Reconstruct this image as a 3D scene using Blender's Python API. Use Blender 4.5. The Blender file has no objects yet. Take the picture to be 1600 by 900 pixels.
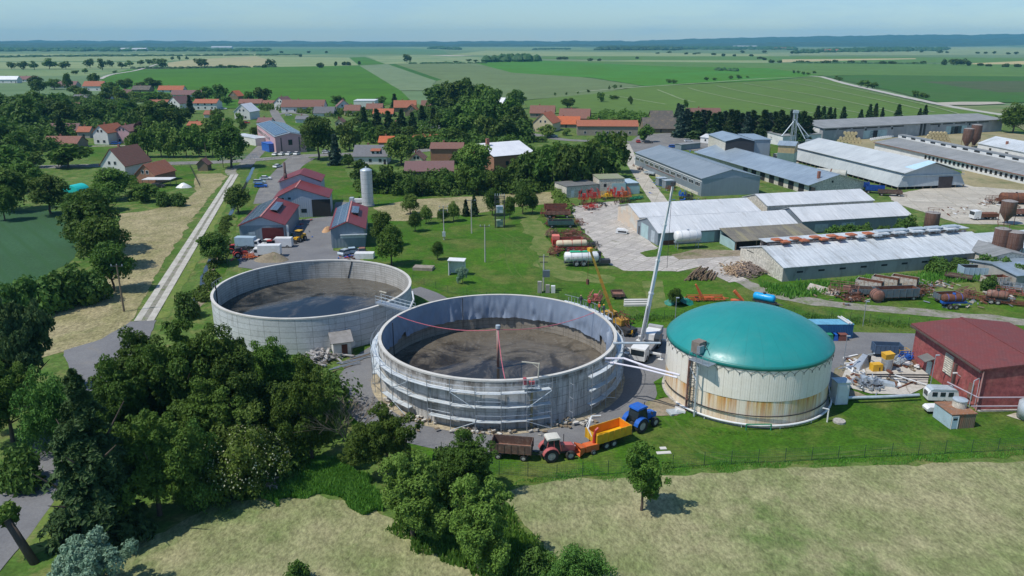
import bpy,math,random
from math import sin,cos,pi as PI,radians as R,atan2,sqrt
from mathutils import Vector,Matrix,noise
rnd = random.Random(7)
S = bpy.context.scene
# ---------------------------------------------------------------- camera
CH,CF = 48.0,1200.0                      # drone height (m), focal length in photo pixels
PITCH = math.atan(385 / CF)
cd = bpy.data.cameras.new('camera'); cam = bpy.data.objects.new('camera',cd); S.collection.objects.link(cam)
cam.location = (0,0,CH); cam.rotation_euler = (PI/2 - PITCH,0,0)
cd.sensor_width = 36; cd.lens = 36 * CF / 1600; cd.clip_start = 1; cd.clip_end = 60000
S.camera = cam
# ---------------------------------------------------------------- sky, sun, exposure
SUN_EL,SUN_AZ = R(58),atan2(-0.92,-0.40)          # bearing clockwise from +Y
w = bpy.data.worlds.new('World'); S.world = w; w.use_nodes = True
nt = w.node_tree; N = nt.nodes; bg = N['Background']
sky = N.new('ShaderNodeTexSky'); sky.sky_type = 'NISHITA'; sky.sun_disc = False
sky.sun_elevation = SUN_EL; sky.sun_rotation = SUN_AZ; sky.altitude = 300; sky.air_density = 1.0; sky.dust_density = .25; sky.ozone_density = 3.0
tc = N.new('ShaderNodeTexCoord'); mp = N.new('ShaderNodeMapping'); mp.inputs['Scale'].default_value = (1.6,1.6,9)
nz = N.new('ShaderNodeTexNoise'); nz.inputs['Scale'].default_value = 2.6; nz.inputs['Detail'].default_value = 7; nz.inputs['Roughness'].default_value = .62
cr = N.new('ShaderNodeValToRGB'); cr.color_ramp.elements[0].position = .46; cr.color_ramp.elements[1].position = .78
cr.color_ramp.elements[0].color = (0,0,0,1); cr.color_ramp.elements[1].color = (.55,.55,.55,1)
mx = N.new('ShaderNodeMixRGB'); mx.inputs[2].default_value = (3.6,5.1,6.3,1)
tn_ = N.new('ShaderNodeMixRGB'); tn_.blend_type = 'MULTIPLY'; tn_.inputs[0].default_value = 1; tn_.inputs[2].default_value = (.84,1.02,1.19,1)
for a,b in ((tc.outputs['Generated'],mp.inputs[0]),(mp.outputs[0],nz.inputs['Vector']),(nz.outputs['Fac'],cr.inputs[0]),
             (cr.outputs[0],mx.inputs[0]),(sky.outputs[0],mx.inputs[1]),(mx.outputs[0],tn_.inputs[1]),(tn_.outputs[0],bg.inputs[0])): nt.links.new(a,b)
bg.inputs[1].default_value = .105
sl = bpy.data.lights.new('sun','SUN'); sl.energy = 4.0; sl.angle = R(.55); sl.color = (1,.955,.88)
so = bpy.data.objects.new('sun',sl); S.collection.objects.link(so)
sd = Vector((sin(SUN_AZ)*cos(SUN_EL),cos(SUN_AZ)*cos(SUN_EL),sin(SUN_EL)))
so.rotation_euler = sd.to_track_quat('Z','Y').to_euler()
S.view_settings.view_transform = 'Standard'; S.view_settings.look = 'None'; S.view_settings.exposure = 0.0; S.view_settings.gamma = 1
S.cycles.max_bounces = 6; S.cycles.diffuse_bounces = 2; S.cycles.glossy_bounces = 2; S.cycles.transmission_bounces = 2
S.cycles.volume_bounces = 0; S.cycles.transparent_max_bounces = 6; S.cycles.use_denoising = True
S.cycles.sample_clamp_indirect = 4
# ---------------------------------------------------------------- where a point of the ground lies
def P(px,py,z=0.0):
    a = (px - 800) / CF; b = (450 - py) / CF
    dy = cos(PITCH) + b * sin(PITCH); dz = -sin(PITCH) + b * cos(PITCH); t = (z - CH) / dz
    return Vector((a * t,dy * t,z))
def high(p,py2):                       # height of an upright thing standing at p whose top is seen at row py2
    b = (450 - py2) / CF
    return CH + (-sin(PITCH) + b * cos(PITCH)) * p.y / (cos(PITCH) + b * sin(PITCH))
def mpp(p): return (p.y * cos(PITCH) + (CH - p.z) * sin(PITCH)) / CF      # metres per photo pixel there
# ---------------------------------------------------------------- materials
MATS = {}
def new_mat(name):
    m = bpy.data.materials.new(name); m.use_nodes = True; MATS[name] = m; return m,m.node_tree,m.node_tree.nodes['Principled BSDF']
def c4(c): return (c[0],c[1],c[2],1)
class NT:
    def __init__(s,nt): s.nt = nt; s.L = nt.links.new
    def n(s,t,**k):
        x = s.nt.nodes.new('ShaderNode' + t)
        for a,b in k.items(): setattr(x,a,b)
        return x
    def math(s,op,a,b=None,clamp=False):
        x = s.n('Math',operation=op); x.use_clamp = clamp
        for i,v in enumerate((a,b)):
            if v is None: continue
            if isinstance(v,(int,float)): x.inputs[i].default_value = v
            else: s.L(v,x.inputs[i])
        return x.outputs[0]
    def vec(s,src='Object',scale=(1,1,1),rot=0):
        t = s.n('TexCoord'); m = s.n('Mapping'); m.inputs['Scale'].default_value = scale; m.inputs['Rotation'].default_value = (0,0,rot)
        if src == 'World': g = s.n('NewGeometry'); s.L(g.outputs['Position'],m.inputs[0])
        else: s.L(t.outputs[src],m.inputs[0])
        return m.outputs[0]
    def noise(s,v,scale,detail=4,rough=.6,dist=0):
        x = s.n('TexNoise'); x.inputs['Scale'].default_value = scale; x.inputs['Detail'].default_value = detail
        x.inputs['Roughness'].default_value = rough; x.inputs['Distortion'].default_value = dist; s.L(v,x.inputs['Vector']); return x.outputs['Fac']
    def ramp(s,f,lo,hi,a=0.,b=1.):
        x = s.n('MapRange'); x.inputs['From Min'].default_value = lo; x.inputs['From Max'].default_value = hi
        x.inputs['To Min'].default_value = a; x.inputs['To Max'].default_value = b; s.L(f,x.inputs['Value']); return x.outputs[0]
    def mix(s,f,a,b,mode='MIX'):
        x = s.n('MixRGB',blend_type=mode)
        for i,v in enumerate((f,a,b)):
            if isinstance(v,(int,float)): x.inputs[i].default_value = v
            elif isinstance(v,tuple): x.inputs[i].default_value = c4(v)
            else: s.L(v,x.inputs[i])
        return x.outputs[0]
    def bump(s,f,bs,strength=.3,dist=.05):
        x = s.n('Bump'); x.inputs['Strength'].default_value = strength; x.inputs['Distance'].default_value = dist
        s.L(f,x.inputs['Height']); s.L(x.outputs[0],bs.inputs['Normal'])
def paint(name,a,b=None,sc=.6,rough=.7,metal=0.,bump=0.,src='Object',stretch=(1,1,1),lo=.35,hi=.65,dirt=None,dsc=2.,dlo=.55,dhi=.75,rot=0,grain=0.):
    """plain surface: two tones mixed by noise, optional third tone (dirt, rust, moss)"""
    if name in MATS: return MATS[name]
    m,t,bs = new_mat(name); g = NT(t); v = g.vec(src,stretch,rot)
    b = b or tuple(x * .8 for x in a)
    n1 = g.noise(v,sc); col = g.mix(g.ramp(n1,lo,hi),a,b)
    if dirt: col = g.mix(g.ramp(g.noise(v,dsc,6,.7),dlo,dhi),col,dirt)
    if grain:
        gn = g.noise(g.vec(src),grain,3,.7); col = g.mix(.55,col,g.mix(g.ramp(gn,.3,.7),(.25,.25,.25),(1.7,1.7,1.7)),'MULTIPLY')
    g.L(col,bs.inputs['Base Color']); bs.inputs['Roughness'].default_value = rough; bs.inputs['Metallic'].default_value = metal
    if bump: g.bump(g.noise(v,sc * 6,5),bs,bump)
    return m
def sheeting(name,a,b,axis='X',pitch=1.0,panel=6.,rough=.5,metal=0.,dirt=None,dlo=.5,dhi=.75,line=.75,run=(1,.15,.15),bump=.35,dsc=.8):
    """corrugated or seamed sheets: ribs across `axis`, sheet joints, weather stains running down"""
    if name in MATS: return MATS[name]
    m,t,bs = new_mat(name); g = NT(t); v = g.vec()
    w1 = g.n('TexWave',wave_type='BANDS',bands_direction=axis); w1.inputs['Scale'].default_value = .314 / pitch; g.L(v,w1.inputs['Vector'])
    n1 = g.noise(g.vec('Object',run),1.3,5,.65); n0 = g.noise(v,.12,3)
    col = g.mix(g.ramp(g.math('ADD',n1,n0),.8,1.2),a,b)
    br = g.n('TexBrick'); br.inputs['Scale'].default_value = 1; br.inputs['Brick Width'].default_value = panel * (.35 if axis == 'X' else 1); br.inputs['Row Height'].default_value = panel * (1 if axis == 'X' else .35)
    br.inputs['Mortar Size'].default_value = .035; br.inputs['Color1'].default_value = (1,1,1,1); br.inputs['Color2'].default_value = (.9,.9,.9,1); br.inputs['Mortar'].default_value = (line,line,line,1); br.offset = .0
    g.L(v,br.inputs['Vector']); col = g.mix(1.,col,br.outputs[0],'MULTIPLY')
    if dirt: col = g.mix(g.ramp(g.noise(g.vec('Object',run),dsc,6,.75),dlo,dhi),col,dirt)
    g.L(col,bs.inputs['Base Color']); bs.inputs['Roughness'].default_value = rough; bs.inputs['Metallic'].default_value = metal
    g.bump(w1.outputs['Fac'],bs,bump,.08)
    return m
def tiles(name,a,b,moss=None,ml=.55,mh=.8):
    if name in MATS: return MATS[name]
    m,t,bs = new_mat(name); g = NT(t); v = g.vec()
    br = g.n('TexBrick'); br.inputs['Scale'].default_value = 1; br.inputs['Brick Width'].default_value = .5; br.inputs['Row Height'].default_value = .45
    br.inputs['Mortar Size'].default_value = .04; br.inputs['Color1'].default_value = c4(a); br.inputs['Color2'].default_value = c4(b); br.inputs['Mortar'].default_value = c4(tuple(x*.55 for x in a)); g.L(v,br.inputs['Vector'])
    oi = g.n('ObjectInfo'); hv = g.n('HueSaturation'); g.L(br.outputs[0],hv.inputs['Color']); g.L(g.ramp(oi.outputs['Random'],0,1,.75,1.2),hv.inputs['Value'])
    g.L(g.ramp(oi.outputs['Random'],0,1,.85,1.05),hv.inputs['Saturation'])
    col = g.mix(g.ramp(g.noise(v,.7,6,.7),.35,.7),hv.outputs[0],tuple(x*.72 for x in a))
    if moss: col = g.mix(g.ramp(g.noise(v,.5,6,.75),ml,mh),col,moss)
    g.L(col,bs.inputs['Base Color']); bs.inputs['Roughness'].default_value = .85; g.bump(br.outputs['Fac'],bs,.4,.05)
    return m
def leaf(name,a,b,tr=.25,hue=.012,val=(.75,1.2)):
    a = tuple(x*1.12 for x in a); b = tuple(x*1.15 for x in b); m,t,bs = new_mat(name); g = NT(t); oi = g.n('ObjectInfo'); v = g.vec()
    col = g.mix(g.ramp(g.noise(v,.55,3),.4,.62),a,b)
    gi = g.n('NewGeometry'); col = g.mix(g.ramp(gi.outputs['Random Per Island'],0,1,0,.55),col,tuple(min(1,x*1.5) for x in b))
    hv = g.n('HueSaturation'); g.L(col,hv.inputs['Color']); g.L(g.ramp(oi.outputs['Random'],0,1,val[0],val[1]),hv.inputs['Value'])
    g.L(g.ramp(oi.outputs['Random'],0,1,.5 - hue,.5 + hue),hv.inputs['Hue'])
    g.L(hv.outputs[0],bs.inputs['Base Color']); bs.inputs['Roughness'].default_value = .62; bs.inputs['Specular IOR Level'].default_value = .25
    td = g.n('BsdfTranslucent'); g.L(hv.outputs[0],td.inputs[0]); ms = g.n('MixShader'); ms.inputs[0].default_value = tr
    g.L(bs.outputs[0],ms.inputs[1]); g.L(td.outputs[0],ms.inputs[2]); g.L(ms.outputs[0],t.nodes['Material Output'].inputs[0])
    return m
# ---------------------------------------------------------------- meshes
class MB:
    def __init__(s): s.v = []; s.f = []; s.m = []; s.cur = 0
    def add(s,vs,fs):
        n = len(s.v); s.v += [tuple(v) for v in vs]; s.f += [tuple(n + i for i in f) for f in fs]; s.m += [s.cur] * len(fs); return s
    def box(s,x0,x1,y0,y1,z0,z1):
        return s.add([(x0,y0,z0),(x1,y0,z0),(x1,y1,z0),(x0,y1,z0),(x0,y0,z1),(x1,y0,z1),(x1,y1,z1),(x0,y1,z1)],
                     [(0,3,2,1),(4,5,6,7),(0,1,5,4),(1,2,6,5),(2,3,7,6),(3,0,4,7)])
    def cbox(s,c,d,rz=0,ry=0,rx=0):
        M = Matrix.Rotation(rz,3,'Z') @ Matrix.Rotation(ry,3,'Y') @ Matrix.Rotation(rx,3,'X'); c = Vector(c); k = len(s.v)
        s.box(-d[0]/2,d[0]/2,-d[1]/2,d[1]/2,-d[2]/2,d[2]/2)
        for i in range(k,len(s.v)): s.v[i] = tuple(M @ Vector(s.v[i]) + c)
        return s
    def bar(s,a,b,w,h=None):           # square bar from a to b
        return s.cyl(a,b,w * .7,None,4)
    def cyl(s,a,b,r,r2=None,n=8,cap=True):
        a = Vector(a); b = Vector(b); r2 = r if r2 is None else r2; d = (b - a).normalized()
        u = d.orthogonal().normalized()
        if abs(d.z) < .95: u = d.cross(Vector((0,0,1))).normalized()
        w_ = d.cross(u); o = PI / 4 if n == 4 else 0
        vs = [a + (u*cos(o+2*PI*i/n) + w_*sin(o+2*PI*i/n)) * r for i in range(n)] + [b + (u*cos(o+2*PI*i/n) + w_*sin(o+2*PI*i/n)) * r2 for i in range(n)]
        fs = [(i,(i+1) % n,n + (i+1) % n,n + i) for i in range(n)]
        if cap: fs += [tuple(reversed(range(n))),tuple(range(n,2*n))]
        return s.add(vs,fs)
    def tube(s,pts,r,n=6):
        for a,b in zip(pts,pts[1:]): s.cyl(a,b,r,None,n)
        return s
    def prof(s,pts,y0,y1,ny=None):     # outline in xz pushed along y; ny insets the far/near ends
        n = len(pts); vs = [(x,y0,z) for x,z in pts] + [(x,y1,z) for x,z in pts]
        return s.add(vs,[tuple(range(n)),tuple(reversed(range(n,2*n)))] + [(i,n+i,n+(i+1) % n,(i+1) % n) for i in range(n)])
    def prism(s,pts,z0,z1):
        n = len(pts); vs = [(x,y,z0) for x,y in pts] + [(x,y,z1) for x,y in pts]
        return s.add(vs,[tuple(reversed(range(n))),tuple(range(n,2*n))] + [(i,(i+1) % n,n+(i+1) % n,n+i) for i in range(n)])
    def lathe(s,prof,n=24,c=(0,0),a0=0.,a1=2*PI,closed=True):
        k = len(s.v); m_ = len(prof); cols = n if closed else n + 1
        vs = []
        for j in range(cols):
            a = a0 + (a1 - a0) * j / n
            vs += [(c[0] + r*cos(a),c[1] + r*sin(a),z) for r,z in prof]
        fs = []
        for j in range(n):
            j2 = (j + 1) % cols
            for i in range(m_ - 1): fs.append((j*m_+i,j2*m_+i,j2*m_+i+1,j*m_+i+1))
        return s.add(vs,fs)
    def ball(s,c,r,n=10,m_=6,sq=(1,1,1)):
        vs = []; fs = []
        for i in range(m_ + 1):
            t = PI * i / m_
            for j in range(n): vs.append((c[0]+r*sq[0]*sin(t)*cos(2*PI*j/n),c[1]+r*sq[1]*sin(t)*sin(2*PI*j/n),c[2]+r*sq[2]*cos(t)))
        for i in range(m_):
            for j in range(n): fs.append((i*n+j,(i+1)*n+j,(i+1)*n+(j+1) % n,i*n+(j+1) % n))
        return s.add(vs,fs)
    def mesh(s,name,mats,smooth=False):
        me = bpy.data.meshes.new(name); me.from_pydata(s.v,[],s.f); me.update()
        for m in (mats if isinstance(mats,(list,tuple)) else [mats]): me.materials.append(m)
        if any(s.m): me.polygons.foreach_set('material_index',s.m)
        if smooth: me.shade_smooth() if smooth is True else me.shade_auto_smooth(angle=R(35)) if hasattr(me,'shade_auto_smooth') else me.shade_smooth()
        return me
    def build(s,name,mats,parent=None,smooth=False):
        return link(name,s.mesh(name,mats,smooth is True),parent)
KIDS = {}
def link(name,data,parent=None):
    o = bpy.data.objects.new(name,data); S.collection.objects.link(o)
    if parent: o.parent = parent; KIDS.setdefault(parent.name,[]).append(o)
    return o
def tag(o,label=None,cat=None,group=None,kind=None):
    if label: o['label'] = label
    if cat: o['category'] = cat
    if group: o['group'] = group
    if kind: o['kind'] = kind
    return o
def thing(name,label,cat,loc=(0,0,0),rz=0,group=None):
    o = link(name,None); o.empty_display_size = .5; o.location = loc; o.rotation_euler = (0,0,rz); return tag(o,label,cat,group)
def copy_tree(o,parent=None):
    c = o.copy(); S.collection.objects.link(c)
    if parent: c.parent = parent; KIDS.setdefault(parent.name,[]).append(c)
    for ch in list(KIDS.get(o.name,[])): copy_tree(ch,c)
    return c
def dup(o,loc,rz=0,label=None,group=None,sc=1):
    c = copy_tree(o); c.location = loc; c.rotation_euler = (0,0,rz); c.scale = (sc,sc,sc) if not isinstance(sc,tuple) else sc
    if label: c['label'] = label
    if group: c['group'] = group
    return c
def struct(o): o['kind'] = 'structure'; return o
# ---------------------------------------------------------------- ground materials
def ground_mat(name,a,b,sc=.15,c=None,csc=.6,clo=.5,chi=.7,fine=3.,frot=0.,fstretch=(1,1,1),amp=.45,bump=.35,rows=None,rough=.95):
    m,t,bs = new_mat(name); g = NT(t)
    v = g.vec('World'); vf = g.vec('World',fstretch,frot)
    col = g.mix(g.ramp(g.noise(v,sc,5,.65),.38,.62),a,b)
    if c: col = g.mix(g.ramp(g.noise(v,csc,6,.7,.3),clo,chi),col,c)
    fn = g.noise(vf,fine,5,.75)
    if amp > .5: f2_ = g.noise(g.vec('World',fstretch,frot),fine*.23,6,.8,.6); col = g.mix(.55,col,g.mix(g.ramp(f2_,.36,.64),(.62,.60,.55),(1.42,1.40,1.36)),'MULTIPLY')
    col = g.mix(amp,col,g.mix(g.ramp(fn,.3,.7),(.35,.35,.35),(1.65,1.65,1.65)),'MULTIPLY')
    if rows:
        per,rot,dark,wid = rows
        wv = g.n('TexWave',wave_type='BANDS',bands_direction='X'); wv.inputs['Scale'].default_value = .314 / per * 1.0; wv.inputs['Distortion'].default_value = .6; wv.inputs['Detail'].default_value = 1
        wv.inputs['Detail Scale'].default_value = .2
        g.L(g.vec('World',(1,1,1),rot),wv.inputs['Vector'])
        col = g.mix(g.ramp(wv.outputs['Fac'],1 - wid,1),col,dark)
    g.L(col,bs.inputs['Base Color']); bs.inputs['Roughness'].default_value = rough; bs.inputs['Specular IOR Level'].default_value = .2
    g.bump(fn,bs,bump,.15)
    return m
G_far = ground_mat('far_fields',(.15,.22,.11),(.10,.17,.065),.0012,(.28,.27,.15),.0006,.58,.7,.02,amp=.15,bump=0)
G_site = ground_mat('site_grass',(.054,.138,.007),(.036,.102,.006),.05,(.125,.15,.035),.10,.46,.68,2.4,amp=.7)
G_rough = ground_mat('rough_grass',(.06,.13,.018),(.10,.16,.035),.12,(.22,.20,.08),.25,.5,.72,1.6,amp=.6)
G_mow = ground_mat('mown_meadow',(.305,.29,.16),(.19,.22,.09),.09,(.08,.155,.03),.05,.55,.72,2.2,.6,(1.25,.7,1),.72,.8)
G_hay = ground_mat('dry_hay',(.33,.285,.165),(.235,.22,.105),.12,(.14,.17,.055),.09,.58,.74,1.8,-.5,(1.2,.7,1),.8,.7)
G_crop = ground_mat('dark_crop',(.042,.105,.045),(.036,.09,.036),.03,None,1,0,1,1.5,amp=.4,rows=(4.5,R(-42),(.036,.095,.034),.3))
G_asph = ground_mat('asphalt',(.20,.20,.20),(.16,.16,.165),.12,(.22,.20,.17),.2,.58,.75,4.,amp=.25,bump=.1,rough=.85)
G_asph2 = ground_mat('old_asphalt',(.21,.205,.195),(.16,.155,.15),.1,(.28,.26,.22),.3,.5,.7,2.5,amp=.3,bump=.1,rough=.85)
G_dirt = ground_mat('bare_dirt',(.30,.25,.18),(.22,.18,.12),.1,(.12,.14,.05),.3,.5,.7,1.5,amp=.5)
G_track = ground_mat('gravel_track',(.30,.28,.24),(.22,.21,.17),.3,(.13,.17,.06),.5,.5,.65,2.,amp=.45)
G_tan = ground_mat('worn_grass',(.17,.19,.06),(.085,.145,.025),.3,None,1,0,1,2.5,amp=.5)
RUT = ground_mat('rut_grass',(.095,.15,.03),(.05,.12,.012),.4,None,1,0,1,2.5,amp=.5)
G_strip = ground_mat('track_concrete',(.52,.50,.44),(.40,.38,.33),.5,None,1,0,1,3,amp=.25,bump=.1)
def slab_mat(name,a,b,weed,bw,bh,rot,wl=.5):
    m,t,bs = new_mat(name); g = NT(t); v = g.vec('World',(1,1,1),rot)
    br = g.n('TexBrick'); br.inputs['Scale'].default_value = 1; br.inputs['Brick Width'].default_value = bw; br.inputs['Row Height'].default_value = bh; br.offset = 0
    br.inputs['Mortar Size'].default_value = .09; br.inputs['Mortar Smooth'].default_value = .6; br.inputs['Color1'].default_value = c4(a); br.inputs['Color2'].default_value = c4(b); br.inputs['Mortar'].default_value = c4(weed)
    nzv = g.n('MixRGB',blend_type='ADD'); nzv.inputs[0].default_value = .5; g.L(v,nzv.inputs[1])
    ns = g.n('TexNoise'); ns.inputs['Scale'].default_value = .6; g.L(v,ns.inputs['Vector']); g.L(ns.outputs['Color'],nzv.inputs[2]); g.L(nzv.outputs[0],br.inputs['Vector'])
    col = g.mix(g.ramp(g.noise(v,.25,6,.7),wl,wl + .25),br.outputs[0],tuple(x*.62 for x in a))
    col = g.mix(g.ramp(g.noise(v,.12,6,.75),.62,.72),col,weed)
    col = g.mix(.35,col,g.mix(g.ramp(g.noise(v,2.2,5,.7),.3,.7),(.4,.4,.4),(1.5,1.5,1.5)),'MULTIPLY')
    g.L(col,bs.inputs['Base Color']); bs.inputs['Roughness'].default_value = .9
    return m
G_slab = slab_mat('yard_slabs',(.54,.50,.45),(.43,.39,.35),(.15,.15,.08),3.0,1.5,R(35),.42)
G_slab2 = slab_mat('pale_yard',(.52,.48,.40),(.43,.39,.32),(.22,.20,.12),6,6,R(15),.45)
# ---------------------------------------------------------------- ground sheets
from mathutils.geometry import tessellate_polygon
def edge_sheet(name,pts,z,mat,jit=.4,step=1.2,kind='structure'):
    """one flat sheet; its outline is given as ground points and gets a ragged edge"""
    q = []
    n = len(pts)
    for i in range(n):
        a = Vector((pts[i][0],pts[i][1],0)); b = Vector((pts[(i+1) % n][0],pts[(i+1) % n][1],0)); L = (b - a).length
        k = max(1,min(90,int(L / step)))
        for j in range(k):
            p = a.lerp(b,j / k)
            if jit: p += Vector((noise.noise(p * .23 + Vector((5,0,0))) + .5*noise.noise(p * .9),noise.noise(p * .23 + Vector((0,9,3))) + .5*noise.noise(p * .9 + Vector((4,4,4))),0)) * jit
            q.append((p.x,p.y,z))
    tri = tessellate_polygon([[Vector(p) for p in q]])
    me = bpy.data.meshes.new(name); fs = []
    for t in tri:
        a,b,c = (Vector(q[i]) for i in t)
        fs.append(t if (b - a).cross(c - a).z > 0 else (t[0],t[2],t[1]))
    me.from_pydata(q,[],fs); me.materials.append(mat)
    return tag(link(name,me),kind=kind)
def W(pts): return [P(x,y) for x,y in pts]
def ribbon(name,pts,width,z,mat,jit=0.,kind='structure'):
    """a strip of even width along a line of ground points"""
    c = []
    for i in range(len(pts) - 1):                    # Catmull-Rom through the points
        p0 = pts[max(0,i-1)]; p1 = pts[i]; p2 = pts[i+1]; p3 = pts[min(len(pts)-1,i+2)]
        for k in range(8):
            t = k / 8
            c.append(.5 * ((2*p1) + (p2 - p0)*t + (2*p0 - 5*p1 + 4*p2 - p3)*t*t + (3*p1 - p0 - 3*p2 + p3)*t**3))
    c.append(pts[-1]); vs = []
    for i,p in enumerate(c):
        d = (c[min(i+1,len(c)-1)] - c[max(i-1,0)]).normalized(); nn = Vector((-d.y,d.x,0))
        wj = width / 2 * (1 + jit * noise.noise(p * .2))
        vs += [(p.x + nn.x*wj,p.y + nn.y*wj,z),(p.x - nn.x*wj,p.y - nn.y*wj,z)]
    mb = MB(); mb.add(vs,[(2*i+1,2*i+3,2*i+2,2*i) for i in range(len(c)-1)])
    return tag(mb.build(name,mat),kind=kind)
mb = MB(); n = 24
xs = [-12000 + 24000*i/n for i in range(n+1)]; ys = [-150,0,100,250,500,800,1200,2000,3000,4500,6500,9000,12200]
mb.add([(x,y,0) for y in ys for x in xs],[(j*(n+1)+i,j*(n+1)+i+1,(j+1)*(n+1)+i+1,(j+1)*(n+1)+i) for j in range(len(ys)-1) for i in range(n)])
tag(mb.build('ground',G_far),kind='structure')
edge_sheet('site_grass',[(-420,10),(420,10),(470,430),(330,620),(-330,640),(-470,430)],.02,G_rough,3,20)
# far fields: outlines as seen, laid flat where they are
def field(px,col,col2,z,sc=.01,rows=None,name='field'):
    k = f'f{col}{col2}'
    m = MATS.get(k) or ground_mat(k,col,col2,sc,None,1,0,1,.06,amp=.22,bump=0,rows=rows)
    return edge_sheet(name,W(px),z,m,.8,14)
bright = (.06,.165,.008); bright2 = (.05,.135,.008); mid = (.10,.19,.04); mid2 = (.085,.165,.035); pale = (.25,.30,.14); pale2 = (.20,.26,.11)
mute = (.13,.19,.075); mute2 = (.11,.155,.06); tan = (.36,.33,.18); tan2 = (.30,.29,.15); dark = (.035,.11,.018); dark2 = (.06,.10,.035)
FZ = [.04]
def fz(): FZ[0] += .02; return FZ[0]
# the farthest bands first
field([(-400,97),(265,95),(400,88),(560,86),(400,84),(-400,84)],pale,pale2,fz())
field([(-400,108),(205,107),(265,97),(-400,97)],pale,pale2,fz())
field([(-400,119),(150,119),(205,109),(-400,109)],(.14,.22,.09),pale2,fz())
field([(262,106),(405,106),(430,96),(400,88),(300,93),(262,98)],tan,tan2,fz())
field([(405,106),(560,102),(545,90),(400,88),(430,96)],pale,pale2,fz())
field([(400,86),(700,84),(690,76),(400,76)],(.10,.20,.08),(.09,.17,.07),fz())
field([(600,100),(740,99),(830,96),(700,86),(570,87)],pale,(.14,.22,.10),fz())
field([(546,90),(561,102),(602,100),(570,89)],bright2,bright,fz())
field([(700,86),(1230,92),(1235,85),(760,79)],pale,pale2,fz())
field([(700,79),(930,78),(900,73),(600,73)],(.12,.21,.09),pale2,fz())
field([(840,92),(1230,97),(1700,99),(1700,92),(1240,88),(850,88)],mid,mid2,fz())
field([(850,97),(1200,99),(1200,94.5),(1000,94)],pale2,pale,fz())
field([(1222,97.5),(1330,94.5),(1432,92.5),(1430,91.2),(1222,93)],(.45,.38,.20),tan,fz())
field([(1515,103),(1700,106),(1700,95),(1600,95.5),(1520,99)],(.48,.38,.17),tan,fz())
field([(1480,81),(1600,85),(1750,84),(1750,68),(1590,60.5+8),(1480,72)],pale,pale2,fz())
field([(1200,87),(1580,86),(1700,84),(1480,80),(1200,82)],pale,(.15,.22,.12),fz())
field([(157,122),(200,109),(400,105.5),(561,102.5),(626,142),(640,156),(580,170),(300,170),(180,150)],bright,bright2,fz())
field([(561,102.5),(607,101),(682,126.5),(668,142),(626,142)],(.17,.23,.12),(.14,.20,.10),fz())
field([(607,101),(618,99.8),(690,125),(682,127)],bright2,dark,fz())
field([(617,100),(742,98.6),(800,105),(1000,134),(930,148),(818,157),(740,158),(664,150),(668,142),(682,127),(690,125)],mute,mute2,fz(),rows=(18,R(-60),(.16,.20,.09),.2))
field([(742,98.6),(800,96),(850,95),(1025,103.5),(1200,107),(1290,118),(1200,126),(1007,135),(925,122),(800,114)],bright,(.06,.20,.02),fz())
field([(850,95),(1230,99),(1700,101.5),(1700,121),(1350,117.5),(1290,119),(1200,107),(1025,103.5)],mid,mid2,fz())
field([(818,158),(930,147),(1000,136),(1200,127),(1282,120),(1340,139),(1465,167),(1555,181),(1560,196),(1250,194),(1000,178),(830,178)],(.10,.17,.025),(.09,.15,.025),fz(),rows=(9,R(52),(.10,.18,.05),.3))
field([(1287,120),(1350,117.5),(1700,121),(1700,161),(1465,161),(1390,142)],(.045,.125,.02),(.055,.12,.025),fz())
field([(1440,128),(1700,127),(1700,144),(1560,145)],dark2,(.08,.10,.045),fz())
field([(1465,167),(1700,165),(1700,210),(1600,205),(1555,181)],(.12,.19,.06),(.2,.2,.1),fz())
Z = lambda: FZ[0]
dr = paint('dirt_road',(.47,.45,.38),(.40,.38,.32),.05)
ribbon('dirt_road',W([(1265,119),(1285,121),(1320,131),(1390,147),(1440,158),(1500,170),(1570,181)]),8,fz(),dr,.3)
ribbon('dirt_road',W([(900,144),(945,141),(1007,136),(1100,130),(1200,123),(1285,120)]),4.5,fz(),paint('grassy_road',(.34,.35,.24),(.22,.28,.12),.05),.3)
edge_sheet('bare_ground',W([(1462,161.5),(1500,160),(1560,160.3),(1572,163),(1530,165),(1475,165)]),fz(),paint('pale_earth',(.46,.41,.33),(.38,.34,.26),.05),2,12)
ribbon('dirt_road',W([(157,124),(175,117),(215,110),(245,101)]),6,fz(),dr,.3)
edge_sheet('bare_ground',W([(668,87),(700,87.8),(745,87.3),(700,86.4)]),fz(),paint('pale_stubble',(.52,.48,.38),(.45,.42,.33),.02),2,30)
TLm = paint('tramline',(.24,.29,.12),(.18,.24,.09),.2)
for q in ([(945,149),(975,153),(1005,158),(1040,164)],[(1027,141),(1045,148),(1065,156),(1087,161)],[(1075,138),(1100,145),(1150,156),(1215,168),(1270,178)],[(1120,135),(1165,145),(1220,155),(1290,168),(1345,178)],[(1162,131),(1220,141),(1290,153),(1370,170),(1410,181)],[(1215,127),(1265,135),(1330,148),(1400,163),(1460,177)],[(1255,125),(1310,135),(1380,150),(1450,166),(1500,180)]): ribbon('tramline',W(q),2.2,fz(),TLm,.3)
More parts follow.
